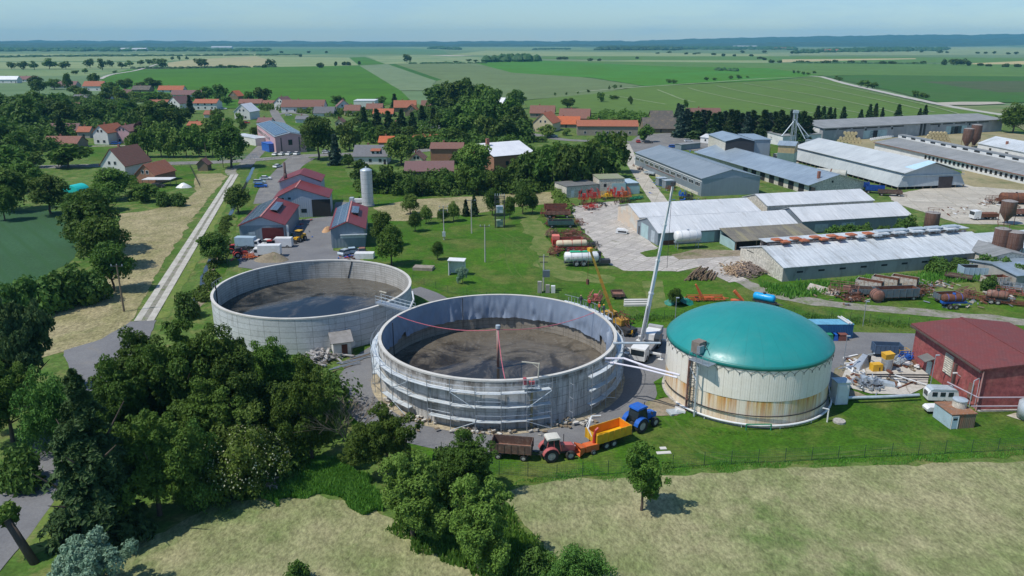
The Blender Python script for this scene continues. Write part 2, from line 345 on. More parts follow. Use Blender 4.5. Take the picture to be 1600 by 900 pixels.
# ---------------------------------------------------------------- sheets near the yard, each 2 cm above the one below
edge_sheet('site_grass',W([(560,300),(870,318),(930,420),(1200,430),(1640,470),(1900,600),(1900,700),(1350,722),(1100,732),(860,748),(780,762),(640,720),(520,640),(540,560),(640,480),(560,400)]),.04,G_site,1)
edge_sheet('site_grass',W([(485,255),(535,258),(566,315),(520,312),(470,300),(440,290),(450,270)]),.04,G_site,.4)
edge_sheet('site_grass',W([(400,258),(440,256),(410,310),(372,345),(355,420),(330,470),(325,440),(345,380),(375,305)]),.04,G_site,.4)
edge_sheet('site_grass',W([(1150,208),(1215,208),(1235,240),(1160,238)]),.04,G_site,.4)
edge_sheet('site_grass',W([(215,262),(300,259),(312,292),(285,294),(255,300),(205,290)]),.04,G_site,.4)
edge_sheet('meadow',W([(770,772),(850,752),(1100,740),(1350,729),(1620,719),(2000,705),(2400,1000),(2300,1500),(950,1500),(880,900),(850,850)]),.06,G_mow,.8)
edge_sheet('meadow',W([(195,850),(260,830),(330,790),(420,772),(500,772),(560,782),(620,815),(680,860),(760,900),(880,1500),(-100,1500),(110,980)]),.06,G_mow,1.0)
edge_sheet('hay_meadow',W([(186,334),(225,330),(283,318),(305,300),(303,285),(306,272),(345,271),(354,276),(300,343),(250,420),(205,505),(165,530),(60,560),(85,480),(140,440),(190,400),(185,360)]),.06,G_hay,.8)
edge_sheet('hay_meadow',W([(585,325),(640,312),(760,306),(835,300),(872,300),(868,318),(820,322),(740,334),(700,337),(640,346),(600,346)]),.06,G_hay,.8)
edge_sheet('crop_field',W([(-300,328),(105,330),(128,352),(130,372),(115,405),(60,440),(20,470),(-300,600)]),.06,G_crop,.5)
edge_sheet('verge',W([(372,276),(384,280),(345,345),(300,425),(262,495),(243,500)]),.06,ground_mat('verge_grass',(.17,.21,.05),(.10,.17,.03),.2,(.25,.22,.10),.2,.55,.7,2,amp=.5),.5)
a0,a1,b0,b1 = P(215,502),P(363,273),P(235,502),P(370,273)
for k,(u,v) in enumerate(((a0,a1),(b0,b1))): ribbon('track_strip',[u,u.lerp(v,.5),v],1.25,.12,G_strip)
ribbon('track_middle',[(a0 + b0) / 2,(a0 + b0 + a1 + b1) / 4,(a1 + b1) / 2],2.0,.10,G_track)
ribbon('track_strip',W([(365,274),(360,268),(366,262),(385,256)]),4.2,.08,G_track,.2)
MR = W([(-260,262),(0,262),(140,259),(250,256),(350,253),(410,249),(470,244),(540,241),(620,238),(700,233),(800,232)])
ribbon('main_road',MR,8.5,.09,G_asph2)
wl = paint('road_paint',(.78,.78,.75),(.65,.65,.62),1)
for k in (4.0,-4.0): ribbon('road_line',[p + Vector((0,k,0)) for p in MR],.16,.11,wl)
ribbon('side_road',W([(470,243),(455,258),(440,275),(425,295),(418,318)]),8.5,.10,G_asph2)
ribbon('side_road',W([(478,247),(458,258),(448,268)]),9,.085,G_asph2)
ribbon('village_lane',W([(380,262),(415,225),(440,200),(430,178),(423,160)]),6,.07,G_asph2)
edge_sheet('village_square',W([(982,224),(1000,210),(1045,208),(1108,216),(1120,228),(1090,236),(1030,232),(990,238)]),.07,G_asph2,.5)
ribbon('village_lane',W([(820,208),(850,213),(890,219),(985,222)]),7,.08,G_asph2)
edge_sheet('works_yard',W([(452,345),(520,338),(524,316),(566,316),(572,326),(523,345),(521,392),(560,398),(566,416),(470,430),(372,418),(378,392),(460,378)]),.08,G_asph,.2)
# ring road round the near tank
TN,TL,TG = Vector((-2.1,106.9,0)),Vector((-35.7,131.8,0)),Vector((33.4,101.2,0))
mb = MB(); n = 72; vs = []; fs = []
for i in range(n + 1):
    a = 2*PI*i/n; j = .25*noise.noise(Vector((cos(a)*4,sin(a)*4,0)))
    vs += [(TN.x + 17.7*cos(a),TN.y + 17.7*sin(a),.08),(TN.x + (23.9+j)*cos(a),TN.y + (23.9+j)*sin(a),.08)]
for i in range(n): fs.append((2*i,2*i+1,2*i+3,2*i+2))
mb.add(vs,fs); struct(mb.build('ring_road',G_asph))
mb = MB(); vs = []; fs = []
for i in range(n + 1):
    a = 2*PI*i/n; j = .2*noise.noise(Vector((cos(a)*6,sin(a)*6,3)))
    vs += [(TN.x + 17.5*cos(a),TN.y + 17.5*sin(a),.105),(TN.x + (19.0+j)*cos(a),TN.y + (19.0+j)*sin(a),.105)]
for i in range(n): fs.append((2*i,2*i+1,2*i+3,2*i+2))
mb.add(vs,fs); struct(mb.build('gravel_strip',ground_mat('tank_gravel',(.42,.36,.26),(.30,.26,.19),.4,(.5,.42,.25),.6,.5,.7,2,amp=.5)))
edge_sheet('asphalt_yard',W([(960,512),(1100,514),(1435,522),(1460,560),(1440,574),(1300,606),(1040,600),(1000,625),(930,560)]),.095,G_asph,.15)
edge_sheet('site_grass',W([(1020,598),(1046,585),(1080,610),(1090,625),(1030,622)]),.115,G_site,.3)
edge_sheet('bare_ground',W([(1008,628),(1050,622),(1090,640),(1060,650),(1020,650),(1000,640)]),.11,G_dirt,.6,1)
ribbon('side_road',W([(700,478),(672,462),(645,452)]),4,.075,G_asph)
edge_sheet('concrete_yard',W([(888,325),(925,318),(968,314),(968,340),(1034,392),(1085,398),(1166,388),(1175,418),(1100,415),(1060,424),(975,424),(950,412),(925,375),(905,350)]),.08,G_slab,.6)
edge_sheet('site_grass',W([(1000,396),(1040,384),(1070,388),(1060,400),(1010,402)]),.10,G_site,.6,1.5)
edge_sheet('bare_ground',W([(1050,398),(1090,390),(1160,392),(1160,400),(1060,406)]),.105,G_dirt,.5,2)
ribbon('concrete_lane',W([(975,225),(985,248),(1000,272),(1018,298),(1034,320)]),5.5,.10,G_slab2,.1)
edge_sheet('concrete_yard',W([(1387,305),(1440,296),(1500,288),(1640,288),(1640,352),(1500,350),(1450,334),(1400,318)]),.08,G_slab2,.6)
edge_sheet('farm_yard',W([(1290,212),(1560,206),(1640,215),(1640,260),(1500,262),(1400,250)]),.07,ground_mat('straw_ground',(.34,.29,.17),(.24,.22,.12),.05,(.10,.14,.05),.06,.55,.7,.8,amp=.4),1)
edge_sheet('farm_yard',W([(1504,264),(1640,275),(1640,300),(1520,292),(1500,285)]),.085,MATS['straw_ground'],1)
edge_sheet('farm_yard',W([(1090,235),(1130,245),(1250,250),(1240,262),(1160,262),(1110,252)]),.085,G_slab2,1)
ribbon('dirt_track',W([(1120,425),(1160,440),(1200,457),(1260,470),(1350,481),(1450,489),(1560,500),(1700,515)]),4.2,.08,G_track,.5)
ribbon('slab_path',W([(1108,415),(1130,428),(1155,440)]),5,.10,G_slab)
edge_sheet('worn_ground',W([(1003,440),(1035,438),(1042,480),(1015,484)]),.07,G_tan,.4,1.5)
ribbon('worn_ground',W([(822,338),(838,360),(850,390),(868,420),(900,432),(960,438)]),6,.07,G_tan,.8)
for dx in (0,10): ribbon('wheel_rut',W([(792+dx,372),(790+dx,400),(798+dx,425),(815+dx,440)]),.3,.075,RUT)
for q in ([(700,352),(760,360),(810,385),(835,420)],[(706,349),(768,357),(820,383),(846,420)],[(1040,640),(1100,700),(1200,715),(1400,700)],[(1034,652),(1096,708),(1200,722),(1400,706)],[(905,425),(960,445),(1010,452),(1080,440)],[(880,445),(930,455),(975,470),(1000,490)]): ribbon('wheel_rut',W(q),.35,.078,RUT,.8)
edge_sheet('worn_ground',W([(1465,440),(1500,433),(1530,440),(1560,460),(1500,470),(1450,462)]),.075,G_tan,1)
edge_sheet('road',W([(100,548),(160,530),(205,503),(245,501),(236,520),(228,545),(205,568),(170,590),(110,585)]),.09,G_asph,.3)
ribbon('road',W([(200,540),(150,600),(110,660),(80,720),(50,765),(15,815),(-40,880),(-120,980)]),6.2,.085,G_asph,.1)
edge_sheet('verge',W([(100,712),(84,750),(58,800),(30,860),(40,870),(110,850),(160,800),(140,720)]),.075,MATS['verge_grass'],.4)
# the ditch
water = paint('ditch_water',(.05,.06,.05),(.035,.04,.035),.5,.06)
dp = W([(300,480),(314,455),(318,435),(326,412),(345,378),(352,352),(372,312),(388,280),(396,262)])
ribbon('ditch_bank',dp,5.0,.07,G_rough,.5); ribbon('ditch_bank',[p + Vector((.9,0,0)) for p in dp[:5]],2.2,.09,G_dirt,1)
ribbon('stream',dp,1.1,.115,water,.8)
edge_sheet('concrete_pad',W([(1316,590),(1325,570),(1350,558),(1395,556),(1440,568),(1452,585),(1448,605),(1420,618),(1360,616),(1325,606)]),.13,slab_mat('pad_slabs',(.5,.47,.41),(.46,.43,.38),(.3,.27,.22),5,5,.3,.6),.1,.6)
edge_sheet('bare_ground',W([(1300,585),(1322,562),(1345,553),(1345,562),(1322,580),(1318,606),(1360,622),(1330,622)]),.11,G_dirt,.4,1)
# ---------------------------------------------------------------- common paints
STEEL = paint('galvanised',(.42,.46,.50),(.32,.36,.40),1.5,.45,.5)
PALEST = paint('pale_steel',(.55,.62,.66),(.42,.48,.52),1.2,.5,.3)
DARKM = paint('dark_metal',(.05,.05,.055),(.03,.03,.03),1,.6)
TYRE = paint('tyre_rubber',(.025,.025,.025),(.04,.037,.032),3,.9)
RIM = paint('wheel_rim',(.45,.45,.43),(.3,.28,.25),2,.6)
WHITE = paint('white_paint',(.78,.79,.78),(.70,.70,.68),.8,.35,0,0,dirt=(.45,.42,.36),dsc=1.5,dlo=.6,dhi=.85)
GLASS = paint('dark_glass',(.02,.03,.035),(.03,.04,.05),1,.08)
RUST = paint('rust',(.20,.075,.035),(.11,.045,.03),.9,.9,0,.3,dirt=(.28,.14,.08),dsc=2)
RUST2 = paint('rusty_paint',(.30,.14,.10),(.16,.08,.06),.9,.85,0,.2,dirt=(.38,.34,.28),dsc=1.2)
WOOD = paint('old_wood',(.26,.20,.13),(.16,.12,.08),1.2,.9,stretch=(1,6,6))
RED = paint('red_machine',(.55,.045,.03),(.38,.03,.025),1.2,.5,dirt=(.25,.15,.10),dlo=.55,dhi=.8)
ORANGE = paint('orange_machine',(.66,.15,.04),(.52,.11,.03),1.2,.5,dirt=(.3,.2,.15),dlo=.55,dhi=.8)
YELLOW = paint('yellow_machine',(.75,.42,.02),(.60,.33,.02),1,.45,dirt=(.3,.22,.1),dlo=.6,dhi=.85)
BLUE = paint('blue_machine',(.02,.13,.52),(.02,.10,.40),1,.35,dirt=(.15,.17,.2),dlo=.62,dhi=.85)
GREENP = paint('green_machine',(.03,.28,.13),(.03,.2,.10),1,.5)
CONC = paint('concrete',(.42,.40,.36),(.33,.31,.28),.5,.9,dirt=(.22,.2,.17),dlo=.58,dhi=.8,grain=3)
def cylmat(name,a,b,seam=None,streak=(.2,.19,.17),slo=.5,shi=.75,sz=.12,sfreq=1.2,band=None,rough=.85,corr=None,top=None):
    """curved wall: coordinates run round the wall and up it"""
    m,t,bs = new_mat(name); g = NT(t); tcn = g.n('TexCoord'); sp = g.n('SeparateXYZ'); g.L(tcn.outputs['Object'],sp.inputs[0])
    th = g.math('MULTIPLY',g.math('ARCTAN2',sp.outputs[1],sp.outputs[0]),16.)
    def cv(sx,sz_):
        c = g.n('CombineXYZ'); g.L(g.math('MULTIPLY',th,sx),c.inputs[0]); g.L(g.math('MULTIPLY',sp.outputs[2],sz_),c.inputs[1]); return c.outputs[0]
    col = g.mix(g.ramp(g.noise(cv(.25,.5),1,5,.65),.35,.65),a,b)
    col = g.mix(g.ramp(g.noise(cv(sfreq,sz),1,5,.7),slo,shi),col,streak)
    if seam:                               # pour joints every `seam` metres, shutter panels
        br = g.n('TexBrick'); br.inputs['Scale'].default_value = 1; br.inputs['Brick Width'].default_value = 2.4; br.inputs['Row Height'].default_value = seam; br.inputs['Mortar Size'].default_value = .035; br.offset = 0
        br.inputs['Color1'].default_value = (1,1,1,1); br.inputs['Color2'].default_value = (.9,.9,.88,1); br.inputs['Mortar'].default_value = (.5,.5,.48,1); g.L(cv(1,1),br.inputs['Vector'])
        col = g.mix(1.,col,br.outputs[0],'MULTIPLY')
    if band:                               # rust run-off below a joint: (z0, z1, colour, colour2)
        z0,z1,c1,c2 = band
        k = g.math('MULTIPLY',g.math('GREATER_THAN',sp.outputs[2],z0),g.math('LESS_THAN',sp.outputs[2],z1))
        fade = g.ramp(sp.outputs[2],z0,z1,.25,1.)
        st = g.ramp(g.math('MULTIPLY',g.noise(cv(.9,.04),1,6,.75),g.ramp(g.noise(cv(.14,.02),1,2),.35,.6,.55,1.25)),.38,.56)
        col = g.mix(g.math('MULTIPLY',k,.35),col,tuple((x+y)/2 for x,y in zip(a,c2)))
        col = g.mix(g.math('MULTIPLY',g.math('MULTIPLY',k,st),fade),col,g.mix(g.ramp(g.noise(cv(1.5,.1),1,3),.4,.6),c1,c2))
    if top:                                # bleached or dirty top edge: (z, colour)
        col = g.mix(g.math('MULTIPLY',g.ramp(sp.outputs[2],top[0],top[0] + top[2]),g.ramp(g.noise(cv(.9,.3),1,5,.7),.35,.6)),col,top[1])
    if corr:
        sm = g.math('LESS_THAN',g.math('FRACT',g.math('MULTIPLY',th,.62)),.045); col = g.mix(g.math('MULTIPLY',sm,.45),col,(.25,.2,.13))
    gr = g.noise(cv(3,3),1,4,.7); col = g.mix(.12 if corr else .3,col,g.mix(g.ramp(gr,.3,.7),(.5,.5,.5),(1.4,1.4,1.4)),'MULTIPLY')
    g.L(col,bs.inputs['Base Color']); bs.inputs['Roughness'].default_value = rough
    if corr:
        w1 = g.n('TexWave',wave_type='BANDS',bands_direction='X'); w1.inputs['Scale'].default_value = .314/corr; g.L(cv(1,1),w1.inputs['Vector']); g.bump(w1.outputs['Fac'],bs,.3,.04)
    else: g.bump(gr,bs,.25,.04)
    return m
CW_out = cylmat('tank_concrete',(.64,.63,.61),(.54,.535,.52),1.25,(.17,.155,.13),.49,.70,.09,1.0,top=(5.6,(.14,.12,.1),.8))
CW_out2 = cylmat('tank_concrete_pale',(.62,.64,.65),(.53,.55,.56),.95,(.27,.27,.26),.55,.8,.12,.8)
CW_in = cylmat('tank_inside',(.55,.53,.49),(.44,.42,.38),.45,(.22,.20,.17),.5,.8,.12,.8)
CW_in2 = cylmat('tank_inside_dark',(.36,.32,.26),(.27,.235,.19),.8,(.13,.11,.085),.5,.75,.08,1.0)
LIP = paint('tank_lip',(.62,.60,.55),(.52,.50,.45),.6,.85)
def slurry_mat(name,a,b,foam,sc=.12,edge=0):
    m,t,bs = new_mat(name); g = NT(t); v = g.vec('Object',(1,1,1))
    sx = g.n('SeparateXYZ'); g.L(v,sx.inputs[0]); f1 = g.math('ADD',g.noise(v,sc,5,.6,2.5),g.ramp(sx.outputs[1],-9 + edge,9 + edge,-.16,.14)); f2 = g.noise(v,sc*4,6,.7,3.5)
    col = g.mix(g.ramp(f1,.4,.6),a,b); col = g.mix(g.math('MULTIPLY',g.ramp(f2,.52,.62),g.ramp(f1,.42,.56)),col,foam)
    g.L(col,bs.inputs['Base Color']); g.L(g.ramp(f1,.46,.66,.05,.30),bs.inputs['Roughness']); bs.inputs['IOR'].default_value = 1.4
    g.bump(g.noise(v,1.5,3,.5),bs,.012,.03); return m
SLN = slurry_mat('slurry_near',(.03,.027,.024),(.135,.115,.088),(.17,.15,.12),.10,2); SLL = slurry_mat('slurry_left',(.012,.014,.016),(.10,.09,.072),(.13,.12,.10),.07,3)
def make_tank(name,label,c,ro,ri,h,mo,mi,smat,sz):
    t = thing(name,label,'tank',c)
    m = MB(); m.lathe([(ro,-.3),(ro,h - .25)],120); m.build('outer_wall',mo,t,True)
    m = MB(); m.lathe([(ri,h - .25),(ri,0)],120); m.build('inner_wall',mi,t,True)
    m = MB(); m.lathe([(ro,h-.25),(ro+.06,h-.25),(ro+.06,h),(ri-.06,h),(ri-.06,h-.25),(ri,h-.25)],120); m.build('rim',LIP,t)
    m = MB(); n = 96; m.add([(ri*cos(2*PI*i/n),ri*sin(2*PI*i/n),sz) for i in range(n)],[tuple(range(n))]); m.build('slurry',smat,t)
    return t
HN,HL,HG = 7.0,6.2,8.3
RN = 17.55
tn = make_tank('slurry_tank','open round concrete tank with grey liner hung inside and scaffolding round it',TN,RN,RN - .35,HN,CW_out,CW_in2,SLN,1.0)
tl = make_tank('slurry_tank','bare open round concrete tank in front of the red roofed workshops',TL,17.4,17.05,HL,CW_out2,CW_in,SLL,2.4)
# liner hung round the far side of the near tank
m = MB(); n = 300; A0,A1 = R(-22),R(196); vs = []; rows_ = 7
m_l = paint('liner_sheet',(.26,.31,.39),(.20,.25,.33),.25,.55,bump=.1)
for i in range(n + 1):
    u = i / n; a = A0 + (A1 - A0) * u
    low = 2.9 + .22*noise.noise(Vector((a*5,0,2))) + .18 * abs(sin(a*5.5))
    if u < .13: low = 2.6 + 1.4*abs(sin(u*60)) * (1 if u > .05 else .4)
    if .13 < u < .19: low = 3.6 + 2.2*abs(u-.16)/.03 * .4
    if u > .80: low = 3.7 - 1.1*(u-.8)/.2 + .5*sin(u*50)
    if u > .95: low = 3.4
    if .115 < u < .135: low = 6.3
    for k in range(rows_ + 1):
        f = k / rows_; z = HN - .05 - (HN - .05 - low) * f
        fold = (.12 + .55*f) * (noise.noise(Vector((a*9,f*1.2,0))) + .6*noise.noise(Vector((a*26 + f,f*2,5)))) 
        r = RN - .48 - .16*f - abs(fold)
        vs.append((r*cos(a),r*sin(a),z))
fs = [(i*(rows_+1)+k,(i+1)*(rows_+1)+k,(i+1)*(rows_+1)+k+1,i*(rows_+1)+k+1) for i in range(n) for k in range(rows_)]
m.add(vs,fs); m.build('liner',m_l,tn,True)
m = MB(); m.cyl((0,0,1.2),(0,0,7.4),.22,None,12); m.build('centre_post',paint('post_rust',(.42,.20,.15),(.30,.28,.26),.8,.8,stretch=(1,1,.4)),tn,True)
m = MB(); m.cyl((0,0,7.4),(0,0,7.9),.35,None,12); m.build('post_head',PALEST,tn)
ROPE = paint('red_rope',(.60,.16,.20),(.5,.12,.15),2)
def sag(a,b,s,n=10): return [Vector(a).lerp(Vector(b),i/n) - Vector((0,0,s*4*(i/n)*(1-i/n))) for i in range(n+1)]
for ang,s in ((R(158),1.0),(R(28),.9),(R(-86),.8)):
    m = MB(); m.tube(sag((0,0,7.2),((RN-.4)*cos(ang),(RN-.4)*sin(ang),HN+.05),s),.055,5); m.build('rope',ROPE,tn)
for ang in (R(168),R(112)):
    m = MB(); r = RN - 1.0; m.cyl((r*cos(ang),r*sin(ang),1.6),(r*cos(ang),r*sin(ang),7.0),.07); m.build('inner_pipe',DARKM,tn)
# ladder and pipe inside the left tank
def ladder(m,c,ang,r,z0,z1,w=.5):
    for s in (-1,1):
        x = c[0] + r*cos(ang) - s*w/2*sin(ang); y = c[1] + r*sin(ang) + s*w/2*cos(ang); m.cyl((x,y,z0),(x,y,z1),.035,None,5)
    z = z0 + .2
    while z < z1:
        a = (c[0] + r*cos(ang) + w/2*sin(ang),c[1] + r*sin(ang) - w/2*cos(ang),z); b = (c[0] + r*cos(ang) - w/2*sin(ang),c[1] + r*sin(ang) + w/2*cos(ang),z)
        m.cyl(a,b,.025,None,4); z += .35
m = MB(); ladder(m,(0,0),R(80),17.1,1.9,6.4); m.build('inner_ladder',DARKM,tl)
m = MB(); a = R(187); m.cyl((17.0*cos(a),17.0*sin(a),1.8),(17.0*cos(a),17.0*sin(a),6.7),.14); m.build('inner_pipe',DARKM,tl)
m = MB(); r = 17.0; m.cyl((r*cos(R(82)),r*sin(R(82)),1.9),(r*cos(R(78)),r*sin(R(78)),6.0),.10); m.build('inner_pipe',DARKM,tl)
# railing stubs on the left side
m = MB()
for k in range(5):
    a = R(168 + k*3); r = 18.3; m.cyl((r*cos(a),r*sin(a),4.4),(r*cos(a),r*sin(a),6.6),.04,None,5)
    if k < 4:
        b = R(171 + k*3)
        for z in (5.6,6.6): m.cyl((r*cos(a),r*sin(a),z),(r*cos(b),r*sin(b),z),.035,None,5)
m.build('access_railing',STEEL,tl)
# scaffolding
sc = thing('scaffolding','galvanised tube scaffolding with board decks bent round the lined concrete tank','scaffolding',TN)
RS0,RS1 = RN + .35,RN + 1.15; st = R(10.2); angs = [R(160) + st*i for i in range(22)]   # from the left side round the front to the right
PLK = paint('scaffold_deck',(.68,.74,.77),(.50,.56,.60),.8,.5,.2,dirt=(.7,.72,.72),dlo=.5,dhi=.6)
for i,a in enumerate(angs):
    for r in (RS1,):
        m = MB(); m.cyl((r*cos(a),r*sin(a),.05),(r*cos(a),r*sin(a),HN - (.4 if i % 3 else -.3)),.05,None,6)
        m.cyl((RS0*cos(a),RS0*sin(a),.05),(RS0*cos(a),RS0*sin(a),HN - .8),.05,None,6)
        for z in (1.5,3.5,5.5): m.cyl((RS0*cos(a),RS0*sin(a),z),(RS1*cos(a),RS1*sin(a),z),.04,None,5)
        m.build('standard',STEEL,sc)
rs = random.Random(4)
for i in range(21):
    a,b = angs[i],angs[i+1]
    for li,z in enumerate((1.5,3.5,5.5)):
        if i in (13,14) : continue
        if li == 0 and i in (3,4,7): continue
        q = [(RS0*cos(a),RS0*sin(a)),(RS1*cos(a),RS1*sin(a)),(RS1*cos(b),RS1*sin(b)),(RS0*cos(b),RS0*sin(b))]
        zz = z + rs.uniform(-.05,.12); m = MB(); m.prism(q,zz,zz + .07)
        m.build('walkway_board',PLK,sc)
        if li == 2 or rs.random() < .4:
            m = MB(); m.cyl((RS1*cos(a),RS1*sin(a),z + 1),(RS1*cos(b),RS1*sin(b),z + 1),.035,None,5); m.build('guard_rail',STEEL,sc)
    if i in (0,3,6,9,12,16,19):
        s = 1 if i % 2 else -1; m = MB()
        m.cyl(((RS1+.06)*cos(a),(RS1+.06)*sin(a),3.5 - s*1.0 if 0 else (5.5 if s > 0 else 3.5)),((RS1+.06)*cos(b),(RS1+.06)*sin(b),3.5 if s > 0 else 5.5),.05,None,5)
        m.build('brace',PALEST,sc); m = MB()
        m.cyl(((RS1+.06)*cos(a),(RS1+.06)*sin(a),.1 if s > 0 else 1.6),((RS1+.06)*cos(b),(RS1+.06)*sin(b),1.6 if s > 0 else .1),.05,None,5)
        m.build('brace',PALEST,sc)
aL = R(-66)
m = MB(); ladder(m,(0,0),aL,RS1 - .1,.1,7.4,.6)


m.build('ladder',STEEL,sc)
m = MB(); aH = R(-75)
m.cyl((RS0*cos(aH),RS0*sin(aH),.3),(RS0*cos(aH),RS0*sin(aH),7.1),.16,None,8); m.build('riser_pipe',paint('yellowed_pipe',(.45,.36,.16),(.3,.25,.15),1),sc)
hc = Vector((RN*cos(aH),RN*sin(aH),HN))
m = MB(); m.cyl(hc + Vector((.9,.3,-.2)),hc + Vector((1.0,.3,2.0)),.08); m.cyl(hc + Vector((1.1,.3,1.9)),hc + Vector((-1.2,.5,2.1)),.10,None,4); m.cyl(hc + Vector((.95,.3,1.3)),hc + Vector((.1,.4,1.95)),.05)
m.build('hoist_arm',paint('cream_metal',(.6,.56,.45),(.5,.46,.38),1),sc)
m = MB()
for dx in (-1.0,-.5,0,.5,1.0): m.cyl(hc + Vector((dx,-.9,-.9)),hc + Vector((dx,-.9,.2)),.035,None,5)
m.cyl(hc + Vector((-1,-.9,.2)),hc + Vector((1,-.9,.2)),.035,None,5); m.cbox(hc + Vector((0,-.6,-.95)),(2.2,1,.08)); m.build('hoist_platform',PALEST,sc)
m = MB(); m.cbox(hc + Vector((-.8,-.6,-.1)),(.35,.5,.9),.3); m.cbox(hc + Vector((.1,-.5,-.35)),(.7,.4,.4),.3); m.build('hoist_winch',paint('pink_red',(.5,.12,.14),(.35,.08,.09),2),sc)
# the gangway between the two open tanks
da = (TL - TN).normalized(); pa = TN + da * (RN - .2); pb = TL - da * (17.7 - 1.2)
g_ = thing('gangway','galvanised footbridge with handrails joining the rims of both open tanks','footbridge',(pa.x,pa.y,HL + .35),atan2(da.y,da.x)); L = (pb - pa).length
m = MB(); m.box(0,L,-.6,.6,0,.06); m.build('deck',STEEL,g_)
for s in (-.62,.62):
    m = MB()
    for z in (.55,1.1): m.cyl((0,s,z),(L,s,z),.035,None,5)
    k = 0.
    while k <= L + .01: m.cyl((k,s,0),(k,s,1.1),.03,None,5); k += L/7
    m.build('handrail',PALEST,g_)
    m = MB(); m.box(0,L,s-.05,s+.05,-.28,0); m.build('side_beam',STEEL,g_)
m = MB(); m.cyl((L-1.2,.3,.1),(L-1.2,.3,2.1),.08); m.cyl((L-.8,.3,2.0),(L-3.0,.9,2.3),.09,None,4); m.build('davit',paint('cream_metal',(.6,.56,.45)),g_)
m = MB(); m.cyl((1.0,-.4,.1),(.6,-.9,1.5),.16); m.cyl((.6,-.9,1.5),(1.3,-1.4,2.7),.14); m.build('bent_duct',WHITE,g_)
# ---------------------------------------------------------------- green-domed digester
RG = 11.25
gt = thing('digester','cream clad digester with bulging teal membrane roof and rust streaks','digester',TG)
CG = cylmat('cream_cladding',(.86,.82,.72),(.80,.75,.63),None,(.50,.42,.30),.64,.88,.05,1.3,band=(0,3.7,(.55,.22,.03),(.76,.50,.17)),corr=.45,rough=.6)
m = MB(); m.lathe([(RG,3.7),(RG,HG)],120); m.build('upper_cladding',CG,gt,True)
m = MB(); m.lathe([(RG-.06,-.2),(RG-.06,3.7)],120); m.build('lower_cladding',CG,gt,True)
TEAL = paint('teal_membrane',(.016,.245,.235),(.022,.27,.255),.25,.30,stretch=(1,1,1)); TG2 = NT(TEAL.node_tree); bs_ = TEAL.node_tree.nodes['Principled BSDF']; old = bs_.inputs['Base Color'].links[0].from_socket
tcn = TG2.n('TexCoord'); sp = TG2.n('SeparateXYZ'); TG2.L(tcn.outputs['Object'],sp.inputs[0]); fr_ = TG2.math('FRACT',TG2.math('MULTIPLY',TG2.math('ARCTAN2',sp.outputs[1],sp.outputs[0]),28/6.2832))
seam = TG2.math('LESS_THAN',TG2.math('ABSOLUTE',TG2.math('SUBTRACT',fr_,.5)),.018); cB = TG2.mix(TG2.math('MULTIPLY',seam,.35),old,(.02,.15,.15))
cB = TG2.mix(TG2.ramp(TG2.noise(TG2.vec('Object',(1,1,1)),.35,6,.75),.5,.8,0,.35),cB,(.06,.22,.20)); TG2.L(cB,bs_.inputs['Base Color'])
TG2.L(TG2.ramp(TG2.noise(TG2.vec('Object',(1,1,1)),.8,5,.7),.3,.7,.30,.48),bs_.inputs['Roughness']); TG2.bump(TG2.noise(TG2.vec('Object',(1,1,1)),.5,3),bs_,.25,.12)
m = MB(); rise = 4.1; prof = []
for k in range(25):
    r = (RG + .02) * (1 - k/24); prof.append((max(r,.001),HG + .12 + rise * max(0,1 - (r/RG)**2) ** .76))
m.lathe(prof,96); m.build('membrane_dome',TEAL,gt,True)
m = MB(); m.lathe([(RG+.02,HG-.35),(RG+.12,HG-.3),(RG+.14,HG+.05),(RG+.06,HG+.2),(RG-.3,HG+.32)],96); m.build('dome_skirt',paint('teal_skirt',(.01,.17,.15),(.012,.20,.17),1,.4),gt,True)
# strap loops under the rim
m = MB(); nn = 50
for i in range(nn):
    a = 2*PI*i/nn; b = 2*PI*(i+1)/nn; mid_ = (a+b)/2; r = RG + .07
    m.cyl((r*cos(a),r*sin(a),HG-.35),(r*cos(mid_),r*sin(mid_),HG-.85),.022,None,4); m.cyl((r*cos(mid_),r*sin(mid_),HG-.85),(r*cos(b),r*sin(b),HG-.35),.022,None,4)
    m.cyl((r*cos(mid_),r*sin(mid_),HG-1.1),(r*cos(mid_),r*sin(mid_),HG-.8),.04,None,5)
m.build('strap',DARKM,gt)
m = MB(); m.lathe([(RG+.05,1.55),(RG+.16,1.55),(RG+.16,1.66),(RG+.05,1.66)],96,a0=R(180),a1=R(395),closed=False); m.build('pipe_ring',DARKM,gt)
pts = [(cos(R(a))*(RG+.55),sin(R(a))*(RG+.55),.55) for a in range(205,350,6)]
m = MB(); m.tube(pts + [(RG+.3,-1.5,1.4),(RG+.2,-.6,3.2)],.14,7)
for p in pts[::4]: m.cyl((p[0],p[1],0),(p[0],p[1],.5),.05,None,5)
m.build('heating_pipe',WHITE,gt)
m = MB(); m.lathe([(RG+.3,0),(RG+.3,.25),(RG-.1,.25)],96); m.build('base_ring',CONC,gt)
m = MB(); b = R(-97)
for s in (-1.6,1.6): m.cyl((cos(b)*(RG+.9)+s,sin(b)*(RG+.9),0),(cos(b)*(RG+.9)+s,sin(b)*(RG+.9),.9),.09)
m.cyl((cos(b)*(RG+.9)-1.6,sin(b)*(RG+.9),.9),(cos(b)*(RG+.9)+1.6,sin(b)*(RG+.9),.9),.09); m.build('valve_frame',GREENP,gt)
